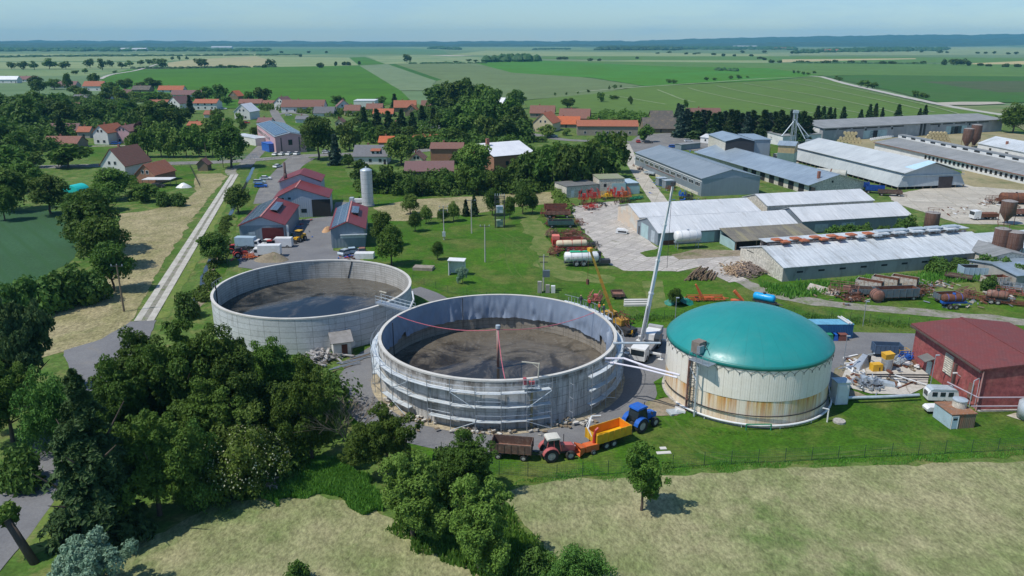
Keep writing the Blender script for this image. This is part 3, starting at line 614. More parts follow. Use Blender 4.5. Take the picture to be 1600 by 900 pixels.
# ladder cage and platform on its left side
al = R(218); lp = lambda r,z,w=0: (r*cos(al) - w*sin(al),r*sin(al) + w*cos(al),z)
m = MB(); ladder(m,(0,0),al,RG + .5,.1,HG + .6,.5)
for z in [2.4 + .6*k for k in range(10)]:
    m.tube([lp(RG+.5,z,-.35),lp(RG+1.1,z,-.3),lp(RG+1.1,z,.3),lp(RG+.5,z,.35)],.03,4)
for w_ in (-.3,0,.3): m.cyl(lp(RG+1.1,2.4,w_),lp(RG+1.1,8,w_),.025,None,4)
m.build('caged_ladder',DARKM,gt)
m = MB(); m.cbox(lp(RG+.6,HG-.2,1.4),(1.6,3.2,.08),al); m.build('platform',STEEL,gt)
m = MB()
for w_ in (-.2,1,2,3): m.cyl(lp(RG+1.35,HG-.2,w_),lp(RG+1.35,HG+.95,w_),.03,None,4)
for z in (HG+.35,HG+.95): m.cyl(lp(RG+1.35,z,-.2),lp(RG+1.35,z,3),.03,None,4)
m.build('platform_railing',STEEL,gt)
m = MB(); m.cbox(lp(RG-.5,HG+1.2,-.2),(1.5,1.3,1.5),al); m.build('inspection_housing',paint('grey_brown_box',(.25,.21,.17),(.18,.15,.13),1),gt)
m = MB(); m.cbox(lp(RG+.0,HG+1.1,.5),(.9,.5,1.0),al); m.build('control_box',STEEL,gt)
m = MB(); m.tube([lp(RG-1.6,HG+1.6,.6),lp(RG-.4,HG+2.1,.6),lp(RG+.1,HG+1.4,1.6)],.05); m.tube([lp(RG-2.4,HG+1.4,-2.2),lp(RG-.6,HG+.6,-1.0)],.06); m.tube([lp(RG-2.0,HG+.9,-3.2),lp(RG-.3,HG+.3,-1.6)],.05); m.build('bracket',DARKM,gt)
m = MB(); m.tube([lp(RG+.3,.1,-.9),lp(RG+.3,7.7,-.9)],.16); m.build('riser_pipe',RUST2,gt)
m = MB(); m.tube([lp(RG+.9,.1,1.0),lp(RG+.9,7.4,1.0)],.12); m.tube([lp(RG+.9,5.2,1.0),lp(RG+.2,6.6,-.9)],.08); m.build('riser_pipe',PALEST,gt)
# pump cabinet at its right foot
pc = thing('pump_cabinet','tall white cabinet leaning at the right foot of the teal domed digester','cabinet',(TG.x + RG + .9,TG.y - 4.0,0),.1)
m = MB(); m.box(-.9,.9,-.8,.8,.1,3.3); m.build('casing',paint('cabinet_grey',(.66,.70,.70),(.56,.6,.6),1,.6),pc)
m = MB(); m.box(-1.0,1.05,-.9,.95,3.3,3.45); m.build('lid',PALEST,pc); m = MB(); m.box(-.7,.7,-.86,-.8,.3,3.0); m.build('door',WHITE,pc)
# pipes between tank and digester
def pipe_thing(name,label,cat,pts,r,mat,group=None,n=8):
    p0 = Vector(pts[0]); t = MB(); t.tube([Vector(p) - p0 for p in pts],r,n); o = t.build(name,mat); o.location = p0; return tag(o,label,cat,group)
WP = paint('white_pipe',(.80,.78,.82),(.7,.66,.72),1,.4)
pipe_thing('gas_pipe','upper pale pipe kinked midway from the scaffolded tank to the digester','pipe',[P(944,560,6.6),P(975,560,6.6),P(1012,573,6.4),P(1062,586,6.2)],.15,WP)
pipe_thing('gas_pipe','lower straight pinkish pipe from the scaffolded tank to the digester','pipe',[P(942,564,6.0),P(1000,575,6.0),P(1058,590,6.0)],.13,WP)
pipe_thing('duct','straight grey pipe spanning level in front of the white crane','pipe',[P(958,536,7.3),P(1032,536,7.3)],.17,PALEST)
# ---------------------------------------------------------------- small plant house and scrap below the left tank
hb = P(534,552); ph = thing('pump_house','tiny white shed with brown door against the left open tank','shed',hb,R(20))
m = MB(); m.prof([(-1.4,0),(1.4,0),(1.4,2.6),(-1.4,2.6)],-1.3,1.3); m.build('wall',paint('white_render',(.74,.73,.68),(.62,.6,.55),.8),ph)
m = MB(); m.cbox((0,-.1,2.95),(3.6,3.4,.1),0,0,R(18)); m.build('roof',paint('felt_roof',(.28,.27,.26),(.2,.19,.18),1),ph)
m = MB(); m.box(-.1,.8,-1.36,-1.3,0,2.0); m.build('door',paint('brown_door',(.13,.04,.02),(.09,.03,.02),1),ph)
dp_ = thing('dish','small pale round disc on a post right of the tiny white shed','dish',P(551,551)); m = MB(); m.cyl((0,0,0),(0,0,1.2),.05); m.build('post',STEEL,dp_)
m = MB(); m.cyl((0,0,1.6),(0,-.12,1.62),.55,None,16); m.build('disc',WHITE,dp_)
rs = random.Random(11); m = MB()
for k in range(110):
    c = P(rs.gauss(503,12),rs.gauss(561,5)); c.z = abs(rs.gauss(.3,.4)); a = rs.uniform(0,PI); e = rs.uniform(-.5,.9)
    m.cbox(c,(rs.uniform(.6,2.6),rs.uniform(.08,.5),rs.uniform(.03,.15)),a,e)
tag(m.build('scrap_heap',paint('scrap_metal',(.50,.50,.50),(.22,.19,.17),.7,.6,.2)),'tangled heap of grey scrap metal left of the tiny white shed','scrap heap',kind='stuff')
for k in range(9):
    c = P(535 + k*3.5,577 - k*2.6); ang = R(35 + rs.uniform(-10,10)); ln = rs.uniform(3.5,5.5)
    o = MB().cyl((-ln/2,0,.12),(ln/2,0,.12 + rs.uniform(0,.3)),.09,None,6).build('scaffold_tube',STEEL if k % 3 else WOOD); o.location = c; o.rotation_euler = (0,0,ang)
    tag(o,'long loose tube lying beside the ring road below the tiny white shed','tube','loose tubes by the tiny white shed')
# ---------------------------------------------------------------- vehicles (local x = forward)
def wheel(parent,x,y,r,w,name='wheel'):
    m = MB(); s = 1 if y > 0 else -1
    m.lathe([(r*.55,-w/2),(r*.93,-w/2),(r,-w/3),(r,w/3),(r*.93,w/2),(r*.55,w/2)],18)
    me = m.mesh('tyre',TYRE,True); t = link(name,me,parent); t.location = (x,y,r); t.rotation_euler = (PI/2,0,0)
    m = MB(); m.cyl((0,0,-w*.42),(0,0,w*.42),r*.56,None,14); m.cyl((0,0,-w*.5),(0,0,w*.5),r*.2,None,8)
    m.build('rim',parent.get('_rim') and MATS[parent['_rim']] or RIM,t)
    return t
def car(label,paint_,loc,rz,group=None,kind='hatch',L=4.3):
    t = thing('car',label,'car',loc,rz,group); W_ = .88; k = L / 4.3
    if kind == 'estate': body = [(-2.1,.35),(2.1,.35),(2.15,.6),(2.05,.85),(1.1,1.0),(-2.1,1.02),(-2.18,.6)]; cab = [(1.15,.98),(.45,1.48),(-1.85,1.5),(-2.1,1.0)]
    else: body = [(-2.05,.35),(2.05,.35),(2.12,.6),(2.0,.82),(1.0,.98),(-1.9,1.02),(-2.1,.7)]; cab = [(1.1,.96),(.35,1.45),(-1.15,1.47),(-1.85,1.0)]
    body = [(x*k,z) for x,z in body]; cab = [(x*k,z) for x,z in cab]
    m = MB(); m.prof(body,-W_,W_); m.build('body',paint_,t)
    m = MB(); n = len(cab); vs = [(x,-W_*(.96 if z < 1.1 else .78),z) for x,z in cab] + [(x,W_*(.96 if z < 1.1 else .78),z) for x,z in cab]
    m.add(vs,[tuple(range(n)),tuple(reversed(range(n,2*n)))] + [(i,n+i,n+(i+1) % n,(i+1) % n) for i in range(n)]); m.build('window_band',GLASS,t)
    m = MB(); z = cab[1][1]; m.box(cab[2][0]-.05,cab[1][0]-.02,-W_*.77,W_*.77,z-.02,z+.05); m.build('roof',paint_,t)
    for x in (-1.3*k,1.3*k):
        for y in (-.82,.82): wheel(t,x,y,.32,.2)
    for y in (-.6,.6):
        m = MB(); m.box(2.02*k,2.14*k,y-.2,y+.2,.58,.76); m.build('headlight',PALEST,t)
    return t
def van(label,loc,rz,L=5.6,group=None,body=None,box=None,cab=None):
    t = thing('van',label,'van',loc,rz,group); body = body or WHITE
    h = 2.4
    if box:
        m = MB(); m.box(-L/2,L/2-1.9,-1.05,1.05,.75,2.9); m.build('cargo_box',box,t)
        m = MB(); m.box(-L/2,L/2-.2,-.5,.5,.45,.75); m.build('chassis',DARKM,t)
        m = MB(); m.prof([(L/2-1.85,.4),(L/2,.4),(L/2,1.15),(L/2-.45,1.35),(L/2-.9,2.15),(L/2-1.85,2.2)],-.98,.98); m.build('cab',cab or body,t)
    else:
        m = MB(); m.prof([(-L/2,.35),(L/2,.35),(L/2+.02,.95),(L/2-.75,1.25),(L/2-1.45,2.2),(L/2-1.7,h),(-L/2+.1,h),(-L/2,2.2)],-.98,.98); m.build('body',body,t)
    m = MB(); m.add([(L/2-.42-(.0 if box else .32),-.85,1.36 if box else 1.28),(L/2-.42-(.0 if box else .32),.85,1.36 if box else 1.28),(L/2-.83-(0 if box else .55),.8,2.1),(L/2-.83-(0 if box else .55),-.8,2.1)],[(0,1,2,3)])
    for v_ in range(len(m.v)): m.v[v_] = (m.v[v_][0]+.03,m.v[v_][1],m.v[v_][2]+.03)
    m.build('windscreen',GLASS,t)
    for s in (-1,1):
        m = MB(); m.box(L/2-1.75,L/2-1.05,min(s*.99,s*.97),max(s*.99,s*.97)+.01,1.3,1.95); m.build('side_window',GLASS,t)
    for x in (-L/2+1.1,L/2-1.0):
        for y in (-.88,.88): wheel(t,x,y,.36,.24)
    for y in (-.7,.7): m = MB(); m.box(L/2,L/2+.04,y-.18,y+.18,.75,1.0); m.build('headlight',PALEST,t)
    return t
def tractor(label,loc,rz,hood,roof,fender=None,group=None,s=1.0,rim=None,mod=True):
    t = thing('tractor',label,'tractor',loc,rz,group); t.scale = (s,s,s)
    if rim: t['_rim'] = rim
    for y in (-.95,.95): wheel(t,-.75,y,.88,.5,'rear_wheel'); wheel(t,1.65,y*.92,.58,.38,'front_wheel')
    if '_rim' in t: del t['_rim']
    m = MB(); m.box(-1.3,1.9,-.3,.3,.6,1.1); m.cyl((-.75,-.9,.88),(-.75,.9,.88),.14); m.cyl((1.65,-.85,.58),(1.65,.85,.58),.11); m.box(-1.8,-1.2,-.35,.35,.5,.9); m.build('chassis',DARKM,t)
    m = MB(); m.prof([(.45,1.0),(2.3,.9),(2.38,1.4),(2.1,1.62),(.45,1.85)],-.42,.42); m.build('bonnet',hood,t)
    m = MB(); m.box(2.36,2.42,-.3,.3,.95,1.4); m.build('grille',DARKM,t)
    m = MB(); q = [(-1.15,1.25),(.5,1.15),(.55,1.8),(.25,2.72),(-1.0,2.72),(-1.25,1.8)]; m.prof(q,-.66,.66); m.build('cab',GLASS,t)
    for y in (-.68,.68):
        m = MB(); m.cyl((.56,y,1.2),(.28,y,2.72),.045,None,4); m.cyl((-1.26,y,1.5),(-1.02,y,2.72),.045,None,4); m.cyl((-.3,y,1.3),(-.35,y,2.72),.035,None,4); m.build('cab_pillar',hood if not mod else DARKM,t)
    m = MB(); m.prof([(-1.2,2.72),(.5,2.72),(.42,2.9),(.1,2.96),(-.9,2.96),(-1.15,2.88)],-.75,.75); m.build('roof',roof,t)
    for y in (-.95,.95):
        m = MB(); pr_ = [(-.75 + 1.02*cos(a),.88 + 1.02*sin(a)) for a in [R(d) for d in range(15,171,22)]]
        m.prof(pr_ + [(-.75 + .94*cos(a),.88 + .94*sin(a)) for a in [R(d) for d in range(169,14,-22)]],y-.3,y+.3); m.build('mudguard',fender or hood,t)
    m = MB(); m.cyl((1.2,.48,1.5),(1.2,.48,2.7),.05); m.build('exhaust',DARKM,t)
    for y in (-1.0,1.0): m = MB(); m.cyl((.5,y*.7,2.2),(.65,y*1.15,2.3),.03,None,4); m.cbox((.66,y*1.2,2.15),(.06,.25,.38)); m.build('mirror',DARKM,t)
    for y in (-.3,.3): m = MB(); m.box(2.36,2.41,y-.12,y+.12,1.42,1.5); m.build('headlight',PALEST,t)
    return t
def trailer(label,loc,rz,L,W_,floor,wall,outer,inner=None,axles=2,open_side=None,bed=None,group=None,wr=.45,bar=1.6,tilt=0,name='farm_trailer',rib=True):
    t = thing(name,label,'trailer',loc,rz,group); inner = inner or outer
    m = MB(); m.box(-L/2,L/2,-.45,.45,floor-.35,floor-.05)
    for x in [(-L/2+.4) + k*(L-.8)/4 for k in range(5)]: m.box(x-.06,x+.06,-W_/2,W_/2,floor-.22,floor-.04)
    m.build('chassis',DARKM,t)
    m = MB(); m.box(-L/2,L/2,-W_/2,W_/2,floor-.03,floor+.04); m.build('bed',bed or inner,t)
    d = .07
    for nm,q,op in (('side_panel',(-L/2,L/2,-W_/2,-W_/2+d),'R'),('side_panel',(-L/2,L/2,W_/2-d,W_/2),'L'),('headboard',(L/2-d,L/2,-W_/2+d,W_/2-d),'F'),('tailgate',(-L/2,-L/2+d,-W_/2+d,W_/2-d),'B')):
        if open_side and op in open_side: continue
        m = MB(); m.box(q[0],q[1],q[2],q[3],floor+.04,floor+wall)
        if rib:
            k = 6 if q[1]-q[0] > 1 else 3
            for i in range(k+1):
                if q[1]-q[0] > 1:
                    x = q[0] + (q[1]-q[0])*i/k; yy = q[2] if q[2] < 0 else q[3]; e = .06 if q[2] > 0 else -.06; m.box(x-.05,x+.05,min(yy,yy+e),max(yy,yy+e),floor-.05,floor+wall)
                else:
                    y = q[2] + (q[3]-q[2])*i/k; xx = q[0] if q[0] < 0 else q[1]; e = .06 if q[0] > 0 else -.06; m.box(min(xx,xx+e),max(xx,xx+e),y-.05,y+.05,floor-.05,floor+wall)
        m.build(nm,outer,t)
    if inner is not outer:
        m = MB(); a = -L/2+d+.004; b = L/2-d-.004; c = W_/2-d-.004
        m.add([(a,-c,floor+.05),(b,-c,floor+.05),(b,-c,floor+wall-.05),(a,-c,floor+wall-.05),(a,c,floor+.05),(b,c,floor+.05),(b,c,floor+wall-.05),(a,c,floor+wall-.05)],[(0,1,2,3),(4,7,6,5),(1,5,6,2),(0,3,7,4)]); m.build('lining',inner,t)
    xs_ = {1: [0],2: [-wr*1.15,wr*1.15],4: [-L/2+.9,L/2-.9]}[axles]
    for x in xs_:
        for y in (-W_/2+.2,W_/2-.2): wheel(t,x - (.5 if axles == 2 else 0),y,wr,.32)
    m = MB(); m.cyl((L/2,.35,floor-.3),(L/2+bar,0,.5),.06,None,5); m.cyl((L/2,-.35,floor-.3),(L/2+bar,0,.5),.06,None,5); m.cyl((L/2+bar,0,.05),(L/2+bar,0,.7),.05,None,5); m.build('drawbar',DARKM,t)
    return t
def tanker(label,loc,rz,L,r,tank_m,cz=1.9,band=None,group=None,wr=.6,axles=2,frame=DARKM,legs=False,name='tank_trailer',cat='tank trailer'):
    t = thing(name,label,cat,loc,rz,group)
    m = MB(); pf = [(-L/2,.01),(-L/2+.02,r*.55),(-L/2+.15,r*.85),(-L/2+.4,r),(L/2-.4,r),(L/2-.15,r*.85),(L/2-.02,r*.55),(L/2,.01)]
    vs = []; n = 20
    for x,q in pf: vs += [(x,q*cos(2*PI*i/n),cz + q*sin(2*PI*i/n)) for i in range(n)]
    m.add(vs,[(j*n+i,j*n+(i+1) % n,(j+1)*n+(i+1) % n,(j+1)*n+i) for j in range(len(pf)-1) for i in range(n)]); m.build('tank',tank_m,t,True)
    for k in (-.3,0,.3):
        m = MB(); m.cyl((L*k-.05,0,cz),(L*k+.05,0,cz),r*1.03,None,20); m.build('hoop',band or frame,t)
    m = MB(); m.cyl((0,0,cz+r-.05),(0,0,cz+r+.2),.3,None,10); m.build('hatch',frame,t)
    m = MB(); m.box(-L/2,L/2+.3,-.5,.5,cz-r-.25,cz-r+.12); m.build('chassis',frame,t)
    if legs:
        for x in (-L/2+.6,L/2-.6):
            for y in (-.7,.7): m = MB(); m.cyl((x,y,0),(x,y*.8,cz-r*.5),.09,None,5); m.build('leg',frame,t)
    else:
        for x in ([-wr*1.1-.4,wr*1.1-.4] if axles == 2 else [-.2]):
            for y in (-1,1): wheel(t,x,y,wr,.4)
        m = MB(); m.cyl((L/2,.3,cz-r),(L/2+1.6,0,.6),.07,None,5); m.cyl((L/2,-.3,cz-r),(L/2+1.6,0,.6),.07,None,5); m.build('drawbar',frame,t)
    return t
def implement(label,loc,rz,L,W_,H_,mat,seed=1,upright=False,group=None,name='harrow',cat='farm implement',m2=None,wheels=True,n=14):
    """frame of beams with tines and folded wings"""
    rs = random.Random(seed); t = thing(name,label,cat,loc,rz,group)
    m = MB()
    for y in (-W_/2,0,W_/2): m.cyl((-L/2,y,H_*.45),(L/2,y,H_*.45),.08,None,4)
    for k in range(5): x = -L/2 + L*k/4; m.cyl((x,-W_/2,H_*.45),(x,W_/2,H_*.45),.07,None,4)
    m.build('frame',mat,t)
    for s in (-1,1):
        m = MB(); y = s*W_/2
        for k in range(4): x = -L/2*.9 + L*.9*k/3; m.cyl((x,y,H_*.45),(x + rs.uniform(-.2,.2),y*.55,H_),.06,None,4)
        m.cyl((-L/2*.9,y*.55,H_),(L*.45,y*.55,H_),.06,None,4); m.cyl((-L/2*.9,y*.8,H_*.7),(L*.45,y*.8,H_*.72),.06,None,4)
        for k in range(n): x = rs.uniform(-L/2,L/2); z = rs.uniform(H_*.5,H_*.95); m.cyl((x,y*.75,z),(x + .1,y*1.15,z - .25),.03,None,4)
        m.build('wing',mat,t)
    m = MB()
    for k in range(n): x = -L/2 + L*k/(n-1); m.cyl((x,rs.uniform(-.4,.4)*W_,H_*.45),(x - .15,rs.uniform(-.5,.5)*W_,.05),.04,None,4)
    m.build('tines',m2 or RUST,t)
    m = MB(); m.cyl((L/2,.3,H_*.45),(L/2+1,0,.5),.07,None,4); m.cyl((L/2,-.3,H_*.45),(L/2+1,0,.5),.07,None,4); m.cbox((L*.1,0,H_*.6),(L*.25,W_*.35,H_*.3)); m.build('headstock',mat,t)
    if wheels:
        for y in (-W_*.42,W_*.42): wheel(t,-L*.2,y,.38,.22)
    return t
def aim(p,q): return atan2(q.y - p.y,q.x - p.x)
# --- foreground tractors and trailers
pq = W([(770,722),(830,728)])
BRN = paint('brown_steel',(.13,.075,.055),(.09,.06,.05),.8,.85,dirt=(.22,.18,.14),dlo=.5,dhi=.75); BRN_IN = paint('brown_bed',(.26,.13,.09),(.20,.10,.07),.6,.85,dirt=(.34,.24,.18))
c = P(800,713); trailer('empty brown steel trailer with worn reddish bed behind the white roofed tractor',c,aim(*pq) + .03,4.9,2.3,1.05,1.15,BRN,None,4,bed=BRN_IN,wr=.42,bar=1.9)
PINK = paint('faded_red',(.50,.14,.13),(.40,.10,.10),1,.5); CREAM = paint('cream_roof',(.66,.64,.56),(.55,.53,.46),1.2,.6)
tractor('old faded red tractor with cream cab roof beside the brown trailer',P(867,715),R(14),PINK,CREAM,PINK,s=1.02,mod=False)
a,b = P(930,702),P(985,676)
OR_IN = paint('orange_bed',(.78,.24,.01),(.62,.17,.015),.5,.5,dirt=(.35,.15,.05),dlo=.58,dhi=.8); YB = paint('yellow_bed',(.85,.50,.01),(.75,.40,.01),.5,.5,dirt=(.35,.22,.08),dlo=.62,dhi=.8)
trailer('orange and yellow tipping trailer standing empty behind the blue tractor',P(950,693),R(31),5.3,2.4,1.15,1.25,YELLOW,OR_IN,2,bed=YB,wr=.5,bar=1.2)
tractor('bright blue modern tractor with blue roof hitched to the yellow trailer',P(999,668),R(38),BLUE,BLUE,BLUE,s=1.12)
ch_p = P(917,709); t = thing('wood_chipper','small orange wood chipper with open funnel behind the yellow trailer','wood chipper',ch_p,R(24))
m = MB(); m.box(-.4,1.4,-.5,.5,.5,1.3); m.build('housing',ORANGE,t)
m = MB(); m.add([(-.4,-.4,.6),(-.4,.4,.6),(-.4,.4,1.2),(-.4,-.4,1.2),(-1.5,-.9,.35),(-1.5,.9,.35),(-1.4,.9,1.5),(-1.4,-.9,1.5)],[(0,1,5,4),(1,2,6,5),(2,3,7,6),(3,0,4,7),(0,3,2,1)]); m.build('hopper',ORANGE,t)
m = MB(); m.tube([(.9,0,1.3),(.95,0,2.3),(1.1,0,2.9),(1.5,0,3.2)],.17,8); m.build('spout',RED,t)
m = MB(); m.tube([(1.3,.4,1.2),(.8,1.3,2.6),(1.6,1.9,3.9),(2.8,1.7,3.8)],.09,5); m.tube([(1.3,.9,1.2),(.9,1.9,2.7),(1.6,1.9,3.9)],.06,5); m.build('white_frame',WHITE,t)
for y in (-.6,.6): wheel(t,.6,y,.35,.22)
# --- the white mobile crane
ca,cb = P(1000,563),P(1022,538); rz = aim(cb,ca)
t = thing('mobile_crane','white truck crane with long telescopic boom standing beside the digester','crane',(ca + cb) / 2,rz)
m = MB(); m.box(-5,4.4,-1.1,1.1,.8,1.35); m.box(-4.8,2.6,-1.25,1.25,1.35,1.6); m.build('chassis',paint('crane_grey',(.30,.30,.30),(.2,.2,.2),1),t)
m = MB(); m.prof([(3.1,.6),(5.4,.6),(5.45,1.3),(5.3,2.5),(3.1,2.6)],-1.2,1.2); m.build('driver_cab',WHITE,t)
m = MB(); m.box(5.32,5.47,-1.05,1.05,1.4,2.3); m.build('windscreen',GLASS,t)
for x in (-3.6,-2.3,1.2,3.9):
    for y in (-1.05,1.05): wheel(t,x,y,.55,.38)
for x in (-4.2,2.0):
    for s in (-1,1):
        m = MB(); m.box(x-.18,x+.18,min(0,s*2.9),max(0,s*2.9),.75,1.0); m.cyl((x,s*2.8,.1),(x,s*2.8,1.0),.1); m.box(x-.4,x+.4,s*2.8-.4,s*2.8+.4,0,.12); m.build('outrigger',WHITE,t)
m = MB(); m.cyl((-1.6,0,1.6),(-1.6,0,2.0),1.0,None,20); m.box(-3.6,-.4,-1.1,1.1,2.0,3.0); m.build('turntable',WHITE,t)
m = MB(); m.box(-4.5,-3.6,-1.2,1.2,2.1,3.3); m.build('counterweight',paint('crane_grey2',(.4,.4,.4)),t)
m = MB(); m.prof([(-1.2,2.0),(.5,2.0),(.6,2.8),(.1,3.4),(-1.2,3.4)],1.12,1.95); m.build('operator_cab',GLASS,t)
# boom straight from the turntable to the tip, worked out in world space and brought into the crane's frame
Mi = (Matrix.Translation((ca+cb)/2) @ Matrix.Rotation(rz,4,'Z')).inverted()
root = Mi @ (P(1003,547,0) + Vector((0,0,2.6))); bw = P(1005,556); tipw = Vector(((1052-800)/CF*(bw.y*cos(PITCH)),bw.y,high(bw,287)))
tipw.x = (1052 - 800) / CF * (tipw.y*cos(PITCH) + (CH - tipw.z)*sin(PITCH)); tip = Mi @ tipw
for i,(f0,f1,wd) in enumerate(((0,.30,.62),(.28,.52,.50),(.50,.75,.40),(.74,1.0,.31))):
    a = root.lerp(tip,f0); b = root.lerp(tip,f1); m = MB(); m.cyl(a,b,wd*.64,wd*.58,4); m.cyl(b - (b-a).normalized()*.3,b,wd*.75,None,4); m.build('boom_section',WHITE,t)
d = (tip - root).normalized(); m = MB(); m.cyl(root + Vector((.8,0,-.8)),root.lerp(tip,.24),.2,None,8); m.build('lift_ram',STEEL,t)
m = MB(); m.cbox(tip,(1.1,.5,.6)); m.build('boom_head',DARKM,t)
m = MB(); m.cyl(tip + Vector((.5,0,0)),tip + Vector((.5,0,-13)),.03,None,4); m.build('hoist_cable',DARKM,t)
for k in range(7): m = MB(); a = root.lerp(tip,.1 + .12*k); m.cyl(a + Vector((.5,.3,0)),a + Vector((.5,.3,2.8)),.03,None,4); m.build('cable_guide',DARKM,t) if k % 3 == 0 else None
# --- the yellow crane behind the tank
OCH = paint('worn_ochre',(.55,.30,.03),(.40,.22,.03),.8,.6,dirt=(.15,.1,.06),dlo=.5,dhi=.7); yb = P(968,517); t = thing('truck_crane','older yellow truck crane with short boom half hidden behind the tank rim','crane',yb,R(120))
m = MB(); m.box(-3.5,3.5,-1.1,1.1,.8,1.4); m.build('chassis',DARKM,t); m = MB(); m.box(-1.5,.8,-.9,.9,1.5,2.5); m.build('turntable',OCH,t)
m = MB(); m.prof([(2.2,.8),(4.2,.8),(4.2,1.8),(3.9,2.7),(2.2,2.7)],-1.15,1.15); m.build('driver_cab',OCH,t); m = MB(); m.box(4.0,4.23,-.9,.9,1.85,2.5); m.build('windscreen',GLASS,t)
for x in (-2.4,-1.2,2.6):
    for y in (-1.05,1.05): wheel(t,x,y,.52,.35)
Mi = (Matrix.Translation(yb) @ Matrix.Rotation(R(120),4,'Z')).inverted()
ry = yb + Vector((-1.0,0,3)); ty = Vector((0,yb.y,high(yb,390))); ty.x = (922 - 800)/CF * (ty.y*cos(PITCH) + (CH-ty.z)*sin(PITCH))
ry.x = (958 - 800)/CF * (ry.y*cos(PITCH) + (CH-ry.z)*sin(PITCH))
a,b = Mi @ ry,Mi @ ty
m = MB(); m.cyl(a,a.lerp(b,.55),.40,.36,4); m.build('boom_section',OCH,t); m = MB(); m.cyl(a.lerp(b,.52),b,.30,.24,4); m.build('boom_section',paint('dull_yellow',(.45,.30,.03),(.3,.2,.03),1),t)
m = MB(); m.cbox(b,(.8,.6,.6)); m.build('boom_head',YELLOW,t)
m = MB(); m.cyl(b + Vector((.4,0,0)),b + Vector((.4,0,-5.5)),.03,None,4); m.cbox(b + Vector((.4,0,-5.8)),(.5,.3,.9)); m.build('hook_block',RUST,t)
m = MB()
for k in range(12): m.tube([(rnd.uniform(-3,2),rnd.uniform(-1.2,1.2),rnd.uniform(1.4,3)),(rnd.uniform(-3,2),rnd.uniform(-1.2,1.2),rnd.uniform(2.5,4))],.07,4)
m.build('winch_gear',RUST,t)
implement('faded red implement on the grass just left of the yellow crane boom',P(930,472),R(75),3.4,2.4,2.0,PINK,5)
trailer('small brown flat topped trailer alone on the grass between both cranes',P(965,465),R(92),3.0,2.3,.7,.5,BRN,None,1,bed=RUST2,wr=.35,bar=.8)
for k in range(3):
    o = MB().box(-2.6,2.6,-.3,.3,0,.45).build('concrete_beam',LIP); o.location = P(996,471 + k*3.6); o.rotation_euler = (0,0,R(2)); tag(o,'pale beam lying in the bundle on grass behind the white crane boom','beam','pale beams behind the white crane')
t = thing('road_roller','small ochre compactor between the yellow crane and the white crane','compactor',P(983,524),R(80))
m = MB(); m.box(-1.0,1.0,-.6,.6,.6,1.3); m.build('body',YELLOW,t); m = MB(); m.cyl((1.0,-.6,.5),(1.0,.6,.5),.5,None,14); m.build('drum',STEEL,t)
for y in (-.6,.6): wheel(t,-.8,y,.45,.3)
# ---- people on the tank rim by the yellow crane
def person(label,loc,rz,top,legs,helmet=None,arm=.6,group=None):
    t = thing('person',label,'person',loc,rz,group)
    me = bpy.data.meshes.new('body'); V = [(0,0,.95),(0,0,1.2),(0,0,1.42),(0,0,1.52),(.02,0,1.66),(0,.09,.9),(.03,.12,.5),(0,.13,.08),(.14,.14,.04),(0,-.09,.9),(-.02,-.12,.5),(-.04,-.13,.08),(.10,-.14,.04),
        (0,.19,1.4),(.05,.27,1.14),(.22*arm*2,.22,1.0),(.3*arm*2,.2,.98),(0,-.19,1.4),(.06,-.27,1.14),(.2*arm*2,-.22,1.02),(.28*arm*2,-.2,1.0)]
    E_ = [(0,1),(1,2),(2,3),(3,4),(0,5),(5,6),(6,7),(7,8),(0,9),(9,10),(10,11),(11,12),(2,13),(13,14),(14,15),(15,16),(2,17),(17,18),(18,19),(19,20)]
    rad = [.15,.15,.16,.06,.11,.10,.07,.05,.045,.10,.07,.05,.045,.07,.05,.04,.04,.07,.05,.04,.04]
    me.from_pydata(V,E_,[]); o = link('body',me,t); md = o.modifiers.new('skin','SKIN')
    for i,r in enumerate(rad): me.skin_vertices[0].data[i].radius = (r,r)
    me.skin_vertices[0].data[0].use_root = True
    o.modifiers.new('sub','SUBSURF').levels = 1; me.materials.append(legs)
    m = MB(); m.lathe([(.17,.95),(.18,1.1),(.20,1.3),(.17,1.46),(.08,1.5)],10); m.build('jacket',top,t,True)
    for s in (-1,1): m = MB(); m.cyl((0,s*.2,1.42),(.05,s*.29,1.14),.075,.065); m.cyl((.05,s*.29,1.14),(.4*arm,s*.24,1.0),.065,.05); m.build('sleeve',top,t,True)
    m = MB(); m.ball((.02,0,1.68),.12,10,6); m.build('head',paint('skin_tone',(.55,.32,.22),(.5,.3,.2),2),t,True)
    if helmet: m = MB(); m.ball((.02,0,1.73),.13,10,6,(1.1,1,.8)); m.build('helmet',helmet,t,True)
    return t
DKB = paint('dark_cloth',(.03,.035,.05),(.02,.02,.03),3)
person('worker in red top on the far tank rim deck by the yellow crane',TN + Vector(((RN+.8)*cos(R(37)),(RN+.8)*sin(R(37)),6.7)),R(220),RED,DKB)
person('worker in orange top on the rim deck nearest the yellow crane boom',TN + Vector(((RN+.8)*cos(R(29)),(RN+.8)*sin(R(29)),6.7)),R(200),ORANGE,DKB)
person('worker in dark clothes on the rim deck left of the red topped worker',TN + Vector(((RN+.8)*cos(R(43)),(RN+.8)*sin(R(43)),6.7)),R(250),DKB,DKB)
person('worker in yellow hard hat on the rim deck right of the yellow boom',TN + Vector(((RN+.8)*cos(R(25)),(RN+.8)*sin(R(25)),6.7)),R(190),DKB,DKB,YELLOW)
m = MB()
for i in range(9):
    a,b = R(18 + i*4),R(22 + i*4)
    for r in (RS0,RS1): m.cyl((r*cos(a),r*sin(a),.05),(r*cos(a),r*sin(a),7.7),.05,None,5)
    m.cyl((RS1*cos(a),RS1*sin(a),7.7),(RS1*cos(b),RS1*sin(b),7.7),.04,None,5)
m.build('rim_standards',STEEL,sc)
